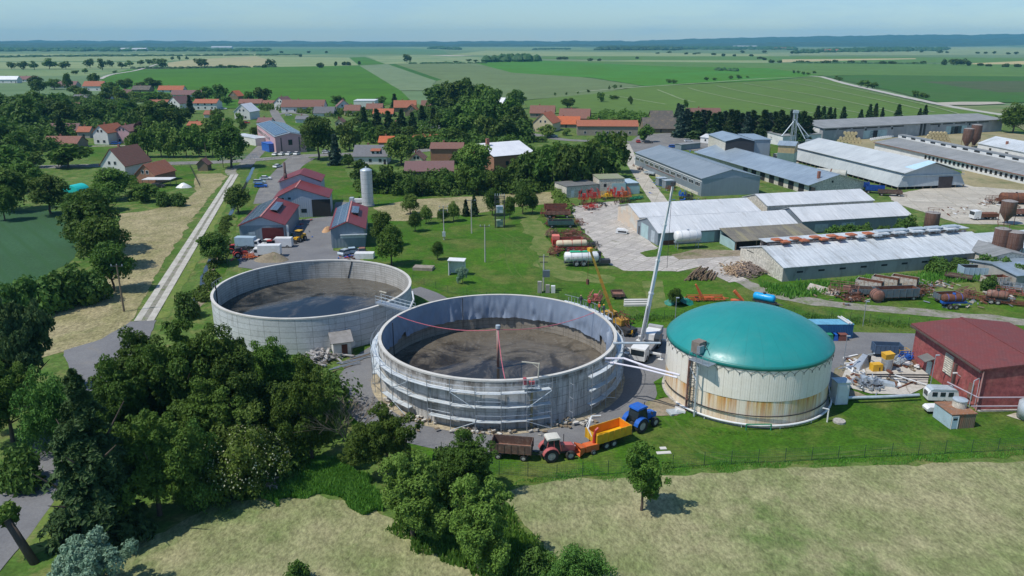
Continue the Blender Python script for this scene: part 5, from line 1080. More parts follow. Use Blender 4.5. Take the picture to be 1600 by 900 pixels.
def workshop(name,label,A,B,D,he,hr,wall,roof,gable=None,pvl=True,door=None,rx=None,ops=()):
    """front gable between A and B, running back D metres; ridge runs away from the viewer"""
    L,rz = frame_of(A,B); t = thing(name,label,'workshop',(A.x,A.y,0),rz); rx = L/2 if rx is None else rx
    m = MB(); m.add([(0,0,-.1),(L,0,-.1),(L,D,-.1),(0,D,-.1),(0,0,he),(L,0,he),(L,D,he),(0,D,he)],[(0,1,5,4),(1,2,6,5),(2,3,7,6),(3,0,4,7)]); m.cur = 1
    m.add([(0,0,he),(L,0,he),(rx,0,hr),(0,D,he),(L,D,he),(rx,D,hr)],[(0,1,2),(3,5,4)]); m.build('wall',[wall,gable or wall],t)
    m = MB(); o = .4
    for x0,x1,s in ((0,rx,-1),(L,rx,1)):
        k = (hr-he)/abs(x1-x0); xe = x0 + s*o; z0 = he - o*k
        m.add([(xe,-o,z0+.01),(xe,D+o,z0+.01),(x1,D+o,hr+.01),(x1,-o,hr+.01),(xe,-o,z0+.16),(xe,D+o,z0+.16),(x1,D+o,hr+.16),(x1,-o,hr+.16)],[(0,1,2,3),(4,7,6,5),(0,4,5,1),(1,5,6,2),(2,6,7,3),(3,7,4,0)])
    r = m.build('roof',roof,t)
    m = MB(); m.box(rx-.2,rx+.2,-o,D+o,hr+.12,hr+.22); m.build('ridge_cap',paint('pale_ridge',(.5,.22,.2),(.4,.15,.13),1),r)
    def slope(nm,f0,f1,y0,y1,lift,mat_,right=False,th=.05):
        x0,x1 = (L + (rx-L)*f0,L + (rx-L)*f1) if right else (rx*f0,rx*f1); z = lambda f: he + (hr-he)*f + .17
        z0,z1 = z(f0) + lift,z(f1) + lift; mm = MB()
        mm.add([(x0,y0,z0),(x1,y0,z1),(x1,y1,z1),(x0,y1,z0),(x0,y0,z0+th),(x1,y0,z1+th),(x1,y1,z1+th),(x0,y1,z0+th)],[(0,1,2,3),(4,7,6,5),(0,4,5,1),(1,5,6,2),(2,6,7,3),(3,7,4,0)]); return mm.build(nm,mat_,r)
    if pvl: slope('solar_array',.03,.93,.3,D-.2,.05,PV)
    for op in ops: op = dict(zip(('face','pos','z0','w_','h','mat','name','frame','bars'),op)); opening(t,L,D,**op)
    t2 = (t,L,slope); return t2
DKR = paint('maroon_door',(.14,.02,.02),(.10,.015,.015),1,.5)
A = P(376.5,381); B = P(446,379)
t,L,slope = workshop('workshop','left workshop with solar panels on its left slope and dark red door',A,B,24,4.6,6.7,WSD,RR,WS,ops=[('S',8.0,.1,5.2,3.8,DKR,'door',None,1),('S',2.9,2.2,1.6,.7,PALEST,'window',None,1),('S',11.6,.1,.5,4.4,WALL_W,'corner_post',None,1)])
m = MB(); m.cbox((L*.66,13,6.75),(1.9,10,.1),0,R(8)); m.build('raised_solar_array',PV,t); m = MB(); m.box(L*.66+.7,L*.66+.9,8.2,17.8,5.9,6.65); m.build('array_frame',DARKM,t)
A = P(518.7,388); B = P(571,386)
t,L,slope = workshop('workshop','right workshop with solar panels and blue grey gable facing the left tank',A,B,25,4.7,6.4,WSD,RR,ops=[('S',L*.5 if 0 else 5.2,2.4,6.0,.9,PALEST,'window',None,1)])
m = MB(); m.cbox((L*.68,14,6.55),(1.8,8,.1),0,R(8)); m.build('raised_solar_array',PV,t); m = MB(); m.box(L*.68+.7,L*.68+.9,10.2,17.8,5.7,6.45); m.build('array_frame',DARKM,t)
m = MB(); m.box(2.2,8.6,-.9,-.06,3.3,3.4); m.build('canopy',PALEST,t)
A = P(431,341); B = P(515,338.5)
t,L,slope = workshop('workshop','middle workshop of two stacked red roofs with open bay and tall chimney',A,B,12,5.6,8.6,WS,RR,pvl=False,rx=6.2,ops=[('S',12.9,.1,5.2,5.0,BLK,'open_bay',None,1),('S',8.0,1.4,1.5,1.1,GLASS,'window',None,1),('S',5.4,.1,1.3,2.4,DARKM,'door',None,1),('S',2.0,5.3,1.4,.6,GLASS,'window',FRAME,2),('S',4.2,5.3,.8,.6,GLASS,'window',None,1)])
m = MB(); m.add([(0,12,0),(12,12,0),(12,23,0),(0,23,0),(0,12,8.6),(12,12,8.0),(12,23,8.0),(0,23,8.6),(6.2,12,10.4),(6.2,23,10.4)],[(0,1,5,8,4),(1,2,6,5),(2,3,7,9,6),(3,0,4,7)]); m.build('upper_block',WS,t)
m = MB()
for x0,x1 in ((-.4,6.2),(12.4,6.2)): m.add([(x0,11.6,8.2),(x0,23.4,8.2),(x1,23.4,10.5),(x1,11.6,10.5),(x0,11.6,8.35),(x0,23.4,8.35),(x1,23.4,10.65),(x1,11.6,10.65)],[(0,1,2,3),(4,7,6,5),(0,4,5,1),(1,5,6,2),(2,6,7,3),(3,7,4,0)])
m.build('upper_roof',RR,t)
m = MB(); m.cyl((1.6,14,7.5),(1.6,14,13.8),.35,None,12); m.cyl((1.6,14,8.5),(1.6,14,10.6),.5,None,12); m.build('chimney',paint('brown_flue',(.12,.07,.06),(.08,.05,.05),1),t,True)
# silo tower
sp_ = P(575,322); t = thing('silo','slim pale cylindrical silo with domed top beside the right workshop','silo',sp_)
SI = cylmat('silo_sheet',(.60,.62,.62),(.50,.52,.53),1.4,(.4,.42,.42),.55,.8,.3,3,rough=.5)
m = MB(); m.lathe([(1.75,0),(1.75,11.0)],36); m.build('shell',SI,t,True); m = MB(); m.lathe([(1.8,10.95),(1.7,11.2),(.8,11.6),(.01,11.7)],24); m.cyl((0,0,11.6),(0,0,12.1),.2); m.build('cap',PALEST,t,True)
m = MB(); m.cyl((0,0,0),(0,0,.5),2.1,None,24); m.build('base',CONC,t)
t = thing('feeder','white feeder unit on the ground at the foot of the slim silo','feeder',P(562,318)); m = MB(); m.box(-2.2,1.4,-.7,.7,.4,1.5); m.build('body',WHITE,t); m = MB(); m.box(-3,-1.8,-1,1,0,1.9); m.build('hopper',PALEST,t)
m = MB(); m.box(-2,1.3,-.5,.5,0,.4); m.build('stand',DARKM,t)
# rusty silos
def rusty_silo(label,p,r,h,cone,legs=2.2,group=None,railing=False):
    t = thing('rusty_silo',label,'silo',p,0,group)
    RS = MATS.get('rust_silo') or cylmat('rust_silo',(.19,.095,.065),(.13,.06,.045),1.6,(.27,.20,.17),.48,.7,.1,1.5,rough=.85)
    z0 = h - (h - cone - .5)
    m = MB(); m.lathe([(.35,.8),(r,cone+.8),(r,h)],24); m.build('shell',RS,t,True)
    m = MB(); m.lathe([(r+.04,h-.02),(r*.5,h+.25),(.01,h+.4)],24); m.build('top',paint('silo_top',(.32,.30,.28),(.22,.2,.19),1),t)
    for k in range(4): a = PI/4 + k*PI/2; m = MB(); m.cyl((r*cos(a),r*sin(a),0),(r*cos(a),r*sin(a),cone+1.5),.09,None,5); m.build('leg',RUST,t)
    if railing:
        m = MB(); m.tube([(r*.8*cos(R(a)),r*.8*sin(R(a)),h+1) for a in range(0,361,30)],.04,4)
        for a in range(0,360,60): m.cyl((r*.8*cos(R(a)),r*.8*sin(R(a)),h),(r*.8*cos(R(a)),r*.8*sin(R(a)),h+1),.03,None,4)
        m.build('railing',RUST,t)
    return t
def silo_at(label,x,yb,yt,hw,cone,**k):
    p = P(x,yb); return rusty_silo(label,p,hw*mpp(p),high(p,yt),cone,**k)
silo_at('rusty silo with top railing at the right end of the white roofed block',1452,369,332,10.5,2.2,railing=True)
silo_at('rusty silo beside the white lorry on the right yard',1571,350,314,11,2.4)
silo_at('left one of the rusty twin silos by the low pale barn',1557,410,357,11,3.0,railing=True)
silo_at('right one of the rusty twin silos by the low pale barn',1577,412,362,13,3.4)
silo_at('left rusty hopper silo in front of the very long concrete hall',1509,232,201,7.5,3.4)
silo_at('right rusty hopper silo in front of the very long concrete hall',1521,230,195,7.5,3.4)
# ---------------------------------------------------------------- trees
LF = {'dark': leaf('leaf_dark',(.042,.088,.012),(.074,.130,.018),.32),'mid': leaf('leaf_mid',(.055,.112,.014),(.095,.160,.022),.32),
      'light': leaf('leaf_light',(.075,.130,.020),(.125,.190,.030)),'spruce': leaf('needle_dark',(.024,.050,.014),(.048,.082,.022),.1),
      'blue': leaf('needle_blue',(.035,.065,.045),(.055,.09,.06),.1),'silver': leaf('leaf_silver',(.13,.22,.14),(.22,.32,.22)),
      'willow': leaf('leaf_willow',(.05,.10,.03),(.09,.16,.05)),'purple': leaf('leaf_purple',(.05,.025,.03),(.07,.035,.035)),
      'bush': leaf('leaf_bush',(.048,.11,.018),(.085,.165,.028))}
BARK = paint('bark',(.12,.09,.065),(.07,.055,.045),2,.95,0,.4,stretch=(1,1,.2))
def quad_leaves(pts,size,rs,hang=0.,asp=1.6):
    """pts: (pos, outward normal); every leaf clump is one bent quad"""
    V = []; F_ = []; g = rs.gauss
    for p,nrm in pts:
        n_ = Vector((nrm.x + g(0,.55),nrm.y + g(0,.55),nrm.z + g(0,.5) + .25)); n_.normalize()
        u = n_.orthogonal().normalized(); a = rs.random()*6.283; w_ = n_.cross(u); u,w_ = u*cos(a) + w_*sin(a),w_*cos(a) - u*sin(a)
        if hang: u = (u*(1-hang) + Vector((0,0,-1))*hang).normalized(); w_ = n_.cross(u).normalized()
        s = size * rs.uniform(.6,1.35); k = len(V); hu = u*s*.5*asp; hw = w_*s*.5; b = n_*s*.18
        V += [p - hu,p + hw*.9 + b,p + hu,p - hw*.9 + b]; F_.append((k,k+1,k+2,k+3))
    return V,F_
def crown_mesh(name,seed,n,size,lobes,mat,rz=.62,rx=.5,z0=.22,hang=0,low=.0,lob=(.26,.42),rough=1.):
    """crown inside a unit-high tree: z0..1 of the height, radius rx"""
    rs = random.Random(seed); L_ = []
    zc = (z0 + 1) / 2; rzz = (1 - z0) / 2
    for k in range(lobes):
        t = rs.uniform(-.85,.98); a = k*2.39996 + rs.uniform(-.4,.4); q = sqrt(max(0,1 - t*t)); f = rs.uniform(.5,.74)
        if k < lobes*.15: f = rs.uniform(0,.35)
        wob = 1 + .22*rs.uniform(-1,1)*rough
        taper = 1 - .25*max(0,t)
        L_.append((Vector((cos(a)*q*rx*f*wob*taper,sin(a)*q*rx*f*wob*taper,zc + t*rzz*min(.78,f*1.15)*wob)),rs.uniform(*lob)*rx*(1.15 - .25*max(0,t))))
    if lobes > 50:                         # every big lobe carries smaller leafy boughs on its outer side
        big = L_[:lobes//4]; L_ = [(c,r*.8) for c,r in big[:4]]
        for c,r in big:
            r *= 1.25
            for j in range(rs.randint(7,13)):
                d = Vector((rs.gauss(0,1),rs.gauss(0,1),rs.gauss(.25,.9))).normalized(); L_.append((c + d*r*rs.uniform(.62,1.15),r*rs.uniform(.22,.5)))
    pts = []; tot = sum(l[1]**2 for l in L_)
    for c,r in L_:
        m_ = int(n * r*r / tot)
        for _ in range(m_):
            d = Vector((rs.gauss(0,1),rs.gauss(0,1),rs.gauss(0,1)))
            if d.length < .01: continue
            d.normalize()
            if d.z < -.35 and rs.random() < .6: d.z = -d.z
            rr = r * (rs.uniform(.72,1.06) if rs.random() < .85 else rs.uniform(.3,.8)) * (1 + .22*noise.noise(d*3 + c*9))
            pts.append((c + Vector((d.x,d.y,d.z*.92))*rr,d))
    V,F_ = quad_leaves(pts,size,rs,hang); me = bpy.data.meshes.new(name); me.from_pydata(V,[],F_); me.materials.append(mat); return me
def trunk_mesh(name,seed,r=.022,h=.55,limbs=7,rx=.5):
    rs = random.Random(seed); m = MB(); pts = [Vector((0,0,-.01))]; k = 5
    for i in range(1,k+1): pts.append(Vector((rs.gauss(0,.008),rs.gauss(0,.008),h*i/k)))
    for i in range(k): m.cyl(pts[i],pts[i+1],r*(1.25 - .95*i/k),r*(1.25 - .95*(i+1)/k),8,False)
    for j in range(limbs):
        b = pts[rs.randint(2,k-1)]; a = j*2.4; e = b + Vector((cos(a)*rx*.5,sin(a)*rx*.5,rs.uniform(.12,.3))); md = b.lerp(e,.5) + Vector((0,0,-.02))
        m.cyl(b,md,r*.5,r*.32,5,False); m.cyl(md,e,r*.32,r*.08,5,False)
    return m.mesh(name,BARK,True)
def spruce_mesh(name,seed,n,size,mat,rx=.22,layers=26,droop=.35,z0=.05,ragged=.25,ex=.98):
    rs = random.Random(seed); pts = []
    per = n // (layers * 9)
    for i in range(layers):
        f = i / (layers - 1); z = z0 + (1 - z0) * (f ** .92); R_ = rx * (1 - f) ** ex + .010
        nb = max(4,int(11 * (1 - f*.55)))
        for j in range(nb):
            a = rs.random()*6.283; rr = R_ * rs.uniform(1-ragged,1.08)
            for _ in range(int(per * 9 / nb * (1.25 - .5*f)) + 2):
                t = rs.uniform(.12,1) ** .7; sp = (rs.gauss(0,1)) * .16 * rr * (1.1 - t*.7)
                x = cos(a)*rr*t - sin(a)*sp; y = sin(a)*rr*t + cos(a)*sp
                zz = z - droop*rr*t*t - abs(rs.gauss(0,.012)) - abs(sp)*.3
                pts.append((Vector((x,y,zz)),Vector((cos(a)*.5,sin(a)*.5,.7))))
    pts.append((Vector((0,0,1)),Vector((0,0,1))))
    V,F_ = quad_leaves(pts,size,rs,.35,2.2); me = bpy.data.meshes.new(name); me.from_pydata(V,[],F_); me.materials.append(mat); return me
KT = {}
def kind(key,crowns,trunk,halfw): KT[key] = (crowns,trunk,halfw)
tk = [trunk_mesh('trunk',s) for s in (1,2,3)]
# detailed trees for the foreground (unit height; halfw = crown radius / height)
for col in ('dark','mid','light'):
    kind('hero_'+col,[crown_mesh('crown',10+i,30000,.019,90,LF[col],rx=.46,z0=.03 if col == 'light' else .1,lob=(.13,.36)) for i in range(2)],tk,.46)
    kind('mid_'+col,[crown_mesh('crown',30+i,4500,.042,36,LF[col],rx=.42,z0=.16) for i in range(3)],tk,.42)
    kind('far_'+col,[crown_mesh('crown',50+i,900,.085,18,LF[col],rx=.45,z0=.08) for i in range(3)],tk,.45)
    kind('tiny_'+col,[crown_mesh('crown',70+i,260,.15,9,LF[col],rx=.46,z0=.12,lob=(.35,.55)) for i in range(3)],tk,.46)
kind('hero_spruce',[spruce_mesh('crown',3,36000,.018,LF['spruce'],.30,34,.55,.03,.45,.72)],tk,.27)
kind('far_spruce',[spruce_mesh('crown',4+i,1700,.075,LF['spruce'],.29,15,.35,.04,.4) for i in range(3)],tk,.25)
kind('far_blue',[spruce_mesh('crown',8+i,1500,.075,LF['blue'],.29,15,.35,.04,.4) for i in range(3)],tk,.25)
kind('hero_silver',[crown_mesh('crown',21,20000,.026,60,LF['silver'],rx=.55,z0=.0,lob=(.18,.30))],tk,.55)
kind('hero_willow',[crown_mesh('crown',22,26000,.021,80,LF['willow'],rx=.42,z0=.02,hang=.5,lob=(.13,.34))],tk,.42)
kind('hero_bush',[crown_mesh('crown',24,16000,.034,60,LF['bush'],rx=.85,z0=-.15)],tk,.85)
kind('mid_bush',[crown_mesh('crown',26+i,2200,.10,22,LF['bush'],rx=.8,z0=-.2) for i in range(2)],tk,.8)
kind('far_willow',[crown_mesh('crown',28,1200,.07,16,LF['light'],rx=.42,z0=.02,hang=.5)],tk,.42)
kind('tiny_poplar',[crown_mesh('crown',91,500,.08,12,LF['dark'],rx=.22,z0=.02)],tk,.22)
kind('far_purple',[crown_mesh('crown',93,700,.09,12,LF['purple'],rx=.45,z0=.06)],tk,.45)
TR = random.Random(99)
CATN = {'spruce': 'spruce_tree','blue': 'spruce_tree','bush': 'bush','willow': 'willow_tree','silver': 'willow_tree'}
def tree(k,x,yb,yt,hw=None,label=None,group=None,p=None,h=None,name=None):
    """k: kind; x, yb: where its foot stands; yt: row of its top; hw: half width of the crown in photo pixels"""
    crowns,tr,chw = KT[k]; p = p or P(x,yb); h = h or max(.6,high(p,yt)); w_ = hw * mpp(p) / chw if hw else h
    c = 'bush' if 'bush' in k else 'tree'
    nm = name or CATN.get(k.split('_')[1],'broadleaf_tree')
    o = link(nm,None); o.location = (p.x,p.y,0); o.rotation_euler = (0,0,TR.uniform(0,6.283)); o.scale = (w_,w_,h)
    a = link('crown',TR.choice(crowns),o)
    if h > 2.5: link('trunk',TR.choice(tr),o)
    tag(o,label,c,group); return o
# -- foreground
tree('hero_spruce',160,838,580,80,'tall dark ragged spruce beside the bottom left lane')
tree('hero_willow',45,640,425,68,'big drooping grey green tree at the left edge above the lane')
tree('hero_mid',20,690,560,60,'broad tree at the left edge under the drooping grey green tree')
for x,yb,yt,hw,lb in ((235,685,517,74,'dark tree in the grove nearest the asphalt junction'),(300,692,495,80,'tallest dark tree in the grove in front of the left open tank'),(365,692,506,74,'dark round tree in the grove just left of the tank foot'),
                          (430,642,526,56,'green tree at the right end of the grove beside the scrap heap'),(205,722,558,60,'dark tree in the grove just behind the ragged spruce'),(335,738,596,72,'darkest low tree in the grove behind the flowering elder')):
    tree('hero_mid' if 'darkest' in lb or 'right end' in lb else 'hero_dark',x,yb,yt,hw,lb.replace('darkest low','low green'))
tree('hero_mid',488,720,560,54,'tall dark green tree between the scrap heap and the bare tree')
tree('hero_mid',606,748,628,58,'broad spreading green tree at the left foot of the scaffolding')
tree('hero_dark',732,778,675,54,'compact dark tree left of the brown trailer')
tree('hero_light',645,838,706,68,'bright light green tree at the meadow edge left of another light one')
tree('hero_light',750,892,742,68,'bright light green tree standing lowest at the meadow edge')
tree('hero_light',552,730,688,20,'small yellow green shrub under the bare branched tree')
kind('lone_mid',[crown_mesh('crown',15,16000,.026,70,LF['mid'],rx=.36,z0=.2,lob=(.2,.44))],tk,.30)
tree('lone_mid',1002,798,697,29,'lone young tree on the mown meadow casting a round shadow')
tree('hero_silver',140,935,818,66,'silvery blue willow bush at the bottom left corner')
tree('hero_mid',250,805,636,74,'weeping dark tree right of the ragged spruce')
kind('elder_bush',[crown_mesh('crown',25,16000,.034,60,LF['light'],rx=.85,z0=-.15)],tk,.85)
el = tree('elder_bush',385,762,664,74,'flowering elder bush with cream blossom in front of the dark grove')
rs = random.Random(6); V,F_ = quad_leaves([(Vector((d.x*.80,d.y*.80,.36 + d.z*.56)),d) for d in [Vector((rs.gauss(0,1),rs.gauss(0,1),abs(rs.gauss(.3,.8)))).normalized() for _ in range(520)]],.026,rs,0,1)
me = bpy.data.meshes.new('blossom'); me.from_pydata(V,[],F_); me.materials.append(paint('elder_blossom',(.45,.46,.28),(.36,.38,.22),3)); link('blossom',me,el)
tree('hero_bush',305,785,685,55,'dark green elder bush left of the flowering one')
tree('mid_bush',690,800,745,30,'leafy undergrowth between the two bright light green trees')
tree('hero_bush',900,925,868,60,'leafy bush cut by the bottom edge of the picture')
tree('mid_bush',830,900,860,30,'small bush right of the lowest light green tree'); tree('mid_bush',465,912,878,22,'small dark sapling clump on the bottom meadow edge')
tree('mid_bush',700,742,702,32,'low green bush between the spreading tree and the compact dark tree')
tree('mid_bush',40,760,700,40,'dark bush beside the lane at the left edge'); tree('hero_bush',90,700,600,55,'dark green bush above the lane between both big left trees')
# pollarded trunk by the lane
p = P(55,880); t = thing('pollard_tree','cut back leaning trunk with a leafy tuft on top beside the lane','tree',p)
h = high(p,815); m = MB(); m.cyl((0,0,-.1),(-2.0,.3,h),.42,.34,10); m.build('trunk',BARK,t,True); m = MB(); m.cyl((-2.0,.3,h),(-2.02,.3,h+.04),.34,None,10); m.build('cut_face',paint('fresh_wood',(.5,.38,.22),(.4,.3,.18),3),t)
c = link('crown',crown_mesh('crown',61,1800,.10,14,LF['light'],rx=.5,z0=.0),t); c.location = (-3.0,.6,h-2.0); c.scale = (3.6,3.6,3.8)
# bare tree
p = P(546,706); t = thing('bare_tree','leafless pale branched tree behind the spreading tree','tree',p); rs = random.Random(5); m = MB()
def grow(a,d,r,n):
    b = a + d; m.cyl(a,b,r,r*.7,5,False)
    if n: 
        for _ in range(3 if n > 1 else 4): grow(b,(d*.72 + Vector((rs.gauss(0,.3),rs.gauss(0,.3),rs.uniform(-.02,.15)))*d.length),r*.6,n-1)
for k in range(3): grow(Vector((0,0,0)),Vector((rs.gauss(0,.4),rs.gauss(0,.4),2.0)),.11,4)
m.build('trunk',paint('pale_bark',(.30,.24,.17),(.22,.17,.12),1),t)
# straw heap and stump pile
t = MB(); rs = random.Random(8)
for k in range(60): c = P(rs.gauss(421,5),rs.gauss(765,3)); t.cbox((c.x,c.y,rs.uniform(.3,1.1)),(rs.uniform(.5,1.6),.12,.1),rs.uniform(0,3),rs.uniform(-.4,.4))
tag(t.build('firewood_pile',paint('grey_wood',(.36,.31,.25),(.24,.2,.16),1)),'round pile of grey brushwood at the edge of the thicket','wood pile',kind='stuff')
# -- left belt between crop field and hay
for a in ((150,395,298,44,'dark'),(165,420,335,38,'mid'),(178,455,375,32,'dark'),(122,340,300,24,'dark'),(128,385,340,26,'dark')): tree('mid_'+a[4],*a[:4],'dark tree in the hedge row beside the green crop field','trees of the hedge row by the crop field')
for a in ((60,490,430,40),(110,478,415,42),(150,470,425,28),(25,500,440,30)): tree('mid_bush',*a,'wild bush at the near corner of the green crop field','bushes at the corner of the crop field')
tree('mid_dark',335,413,362,26,'round dark bush tree beside the ditch and the parked tractors'); tree('mid_bush',292,495,455,24,'bush between the concrete track and the left open tank')
tree('mid_mid',372,333,290,20,'young tree on the grass left of the left workshop')
for a in ((80,335,270,30),(20,330,262,34),(45,300,250,24),(8,345,290,20)): tree('mid_mid',*a,'garden tree behind the green crop field','garden trees by the crop field')
for a,lb in (((180,312,262,30),'garden tree in front of the white gabled house at the road'),((228,315,285,20),'small apple tree in the garden below the brick garage'),((160,330,290,26),'garden tree left of the apple tree by the brick garage')): tree('mid_mid',*a,lb)
for a in ((255,322,298,14),(278,322,301,14)): tree('mid_bush',*a,'round garden bush by the hay strip below the brick garage','garden bushes by the hay strip')
tree('far_mid',108,262,224,32,'broad tree left of the white gabled house at the road'); tree('far_dark',15,280,228,30,'dark tree at the left edge above the garden trees')
# -- lawn trees
for k,x,yb,yt,hw,lb in (('mid',612,415,352,24,'larger round tree on the lawn behind the left open tank'),('mid',600,385,330,20,'tree on the lawn beside the right workshop'),('light',641,335,303,15,'young tree at the hay edge nearest the hedge'),('dark',649,362,330,12,'young tree on the lawn in front of the one at the hay edge'),
    ('light',666,350,322,11,'slender light tree on the lawn edge'),('dark',692,348,325,10,'dark small tree next to the left lattice pole'),('light',709,346,316,11,'round bright young tree on the lawn edge'),('dark',684,406,377,10,'small dark round tree alone in the lawn centre'),
    ('dark',769,337,293,13,'dark tree left of the transformer frame'),('mid',797,342,305,11,'tree right of the transformer frame'),('dark',817,335,287,14,'tall dark tree behind the transformer frame'),('dark',832,334,300,10,'dark tree nearest the rusty trailers'),('silver',723,443,408,11,'small grey leaved tree in front of the white panel')):
    tree(('hero_' if k == 'silver' else 'mid_') + k,x,yb,yt,hw,lb)
for x,yt in ((728,313),(741,303)): tree('far_spruce',x,338,yt,7,'narrow young conifer on the far lawn edge','young conifers on the lawn edge')
tree('mid_dark',1055,478,450,12,'dark bush beside the green tarpaulin on the grass')
# ---------------------------------------------------------------- works yard
GREYBOX = paint('grey_blue_box',(.40,.52,.60),(.34,.45,.52),1,.5)
van('box van with pale blue cargo box parked before the left workshop',P(391,388),R(-3),6.6,box=GREYBOX)
van('white panel van parked right of the box van by the dark red door',P(439,386),R(181),5.8)
van('long white motorhome parked in front nearest the left tank',P(416,401),R(184),7.0,box=WHITE)
car('white small car between the box van and the white panel van',WHITE,P(416,383),R(170))
tractor('small red tractor between the box van and the motorhome',P(424,389),R(5),RED,RED,s=.75)
tractor('red orchard tractor nearest the ditch beside the box van',P(375,402),R(30),RED,DARKM,s=.8); tractor('old red tractor behind the one nearest the ditch',P(366,396),R(15),RED,RED,s=.75)
implement('orange red mower parked beside the motorhome',P(389,405),R(10),2.6,1.8,1.3,ORANGE,2)
implement('dark cultivator by the ditch fence behind the red tractors',P(383,393),R(60),2.4,1.8,1.2,DARKM,9)
t = thing('wheel_loader','yellow wheel loader on the asphalt between both workshops','wheel loader',P(468,377),R(250))
for x in (-1.1,1.1):
    for y in (-.9,.9): wheel(t,x,y,.65,.45)
m = MB(); m.box(-2.0,.2,-.7,.7,.7,1.7); m.box(.2,1.6,-.5,.5,.7,1.3); m.build('body',YELLOW,t); m = MB(); m.prof([(-.8,1.6),(.5,1.4),(.4,2.7),(-.7,2.7)],-.65,.65); m.build('cab',GLASS,t); m = MB(); m.box(-.9,.6,-.75,.75,2.7,2.85); m.build('roof',YELLOW,t)
for y in (-.5,.5): m = MB(); m.cyl((1.2,y,1.3),(2.6,y,.7),.1,None,4); m.build('lift_arm',YELLOW,t)
m = MB(); m.prof([(2.5,.1),(3.4,.1),(3.3,.25),(2.7,.3),(2.7,1.0),(2.5,1.0)],-1.1,1.1); m.build('bucket',DARKM,t)
def mound(name,label,p,rx,ry,h,mat,seed=0,kind='stuff'):
    m = MB(); vs = []; n = 22; k = 7
    for i in range(k+1):
        f = i/k
        for j in range(n): a = 2*PI*j/n; q = (1-f)*(1+.18*noise.noise(Vector((cos(a)*1.5+seed,sin(a)*1.5,f)))); vs.append((p.x+rx*q*cos(a),p.y+ry*q*sin(a),h*(1-(1-f)**1.6)*(1+.15*noise.noise(Vector((cos(a)+seed,sin(a),f*2)))) + .02))
    m.add(vs,[(i*n+j,i*n+(j+1) % n,(i+1)*n+(j+1) % n,(i+1)*n+j) for i in range(k) for j in range(n)]); return tag(m.build(name,mat,None,True),label,name.replace('_',' '),kind=kind)
mound('soil_heap','heap of brown soil on the yard behind the left tank rim',P(426,407),4.2,2.4,1.9,G_dirt)
SAND = paint('orange_sand',(.55,.33,.17),(.48,.28,.14),1); mound('sand_heap','small heap of orange sand against the right workshop wall',P(511,360),1.3,3.4,1.0,SAND,3)
for i,(x,y,c_,lb) in enumerate(((553,396,GREYBOX,'pale blue car hulk on the pad below the right workshop'),(541,398,PALEST,'silver car hulk on the pad below the right workshop'),(566,396,RUST2,'rusty car hulk on the pad right of the blue ones'))): car(lb,c_,P(x,y),R(20 + 40*i))
o = MB().box(-2.2,2.2,-1.1,1.1,0,1.3).build('crate',WHITE); o.location = P(570,403); tag(o,'white flat box beside the fence below the right workshop','box')
for x,y,lb,c_ in ((434,262,'white car driving up the side road towards the junction',WHITE),(415,281,'white car parked on the grass farthest from the blue one',WHITE),(406,287,'silver car parked on the grass next to the blue one',PALEST),(408,293,'blue car parked on the grass beside the side road',BLUE)):
    car(lb,c_,P(x,y),R(70) if x > 430 else R(8),kind='estate' if x < 410 else 'hatch')
# ---------------------------------------------------------------- poles and lawn objects
PC = paint('pole_concrete',(.50,.48,.42),(.4,.38,.34),1,.9)
def pole(label,x,yb,yt,mat=PC,arms=1,box=False,name='utility_pole',double=False,r=.16):
    p = P(x,yb); h = high(p,yt); t = thing(name,label,'utility pole',p)
    m = MB(); m.cyl((0,0,0),(0,0,h),r,r*.6,8); m.build('pole',mat,t)
    for k in range(arms):
        z = h - .3 - .9*k; m = MB(); m.box(-1.1,1.1,-.06,.06,z,z+.12); m.build('crossarm',DARKM,t)
        for x_ in (-1,0,1): m = MB(); m.cyl((x_,0,z+.1),(x_,0,z+.45),.09,.06,6); m.build('insulator',PALEST,t)
    if box: m = MB(); m.box(-.4,.4,-.5,-.1,1.0,2.2); m.build('meter_box',PALEST,t)
    return t
pole('lattice armed pole with a small box low on the lawn left',694,375,322,arms=2,box=True); pole('slim concrete pole standing in the middle of the lawn',737,365,312,arms=1); pole('concrete pole with wide crossarm nearest the white panel',758,410,352,arms=1)
pole('leaning dark wooden pole on the left hay strip',194,487,414,WOOD,1,r=.2)
pole('thin pole standing at the road near the small brown hut',324,258,223,WOOD,0); pole('tall mast with boxes at the bridge end of the concrete track',349,262,205,WOOD,1)
p = P(849,455); t = thing('transformer_pole','pole carrying a dark transformer beside grey cabinets behind the lined tank','transformer',p); h = high(p,398)
m = MB(); m.cyl((0,0,0),(0,0,h),.18,.12,8); m.build('pole',PC,t); m = MB(); m.box(-1,1,-.06,.06,h-.5,h-.35); m.box(-.8,.8,-.06,.06,h-1.6,h-1.45); m.build('crossarm',DARKM,t)
m = MB(); m.box(-.2,1.2,-.9,-.2,h*.42,h*.60); m.build('transformer',paint('transformer_grey',(.12,.16,.18),(.1,.13,.15),1),t)
for x,hh,c_ in ((-.8,2.4,WALL_D),(.8,1.7,WALL_D),(1.9,1.5,WHITE)): m = MB(); m.box(x-.4,x+.4,-1.4,-.7,0,hh); m.build('cabinet',c_,t)
a,b = P(774,355),P(788,355); t = thing('transformer_station','tall frame of four posts holding two green transformer boxes','transformer',(a+b)/2)
hh = high(a,306); w_ = (b-a).length/2
for x in (-w_,w_):
    for y in (-1.2,1.2): m = MB(); m.cyl((x,y,0),(x,y,hh),.13,.1,6); m.build('post',DARKM,t)
for z in (hh*.95,hh*.8,hh*.45,hh*.32): m = MB(); m.box(-w_-.3,w_+.3,-1.3,-1.1,z,z+.15); m.box(-w_-.3,w_+.3,1.1,1.3,z,z+.15); m.build('crossbeam',DARKM,t)
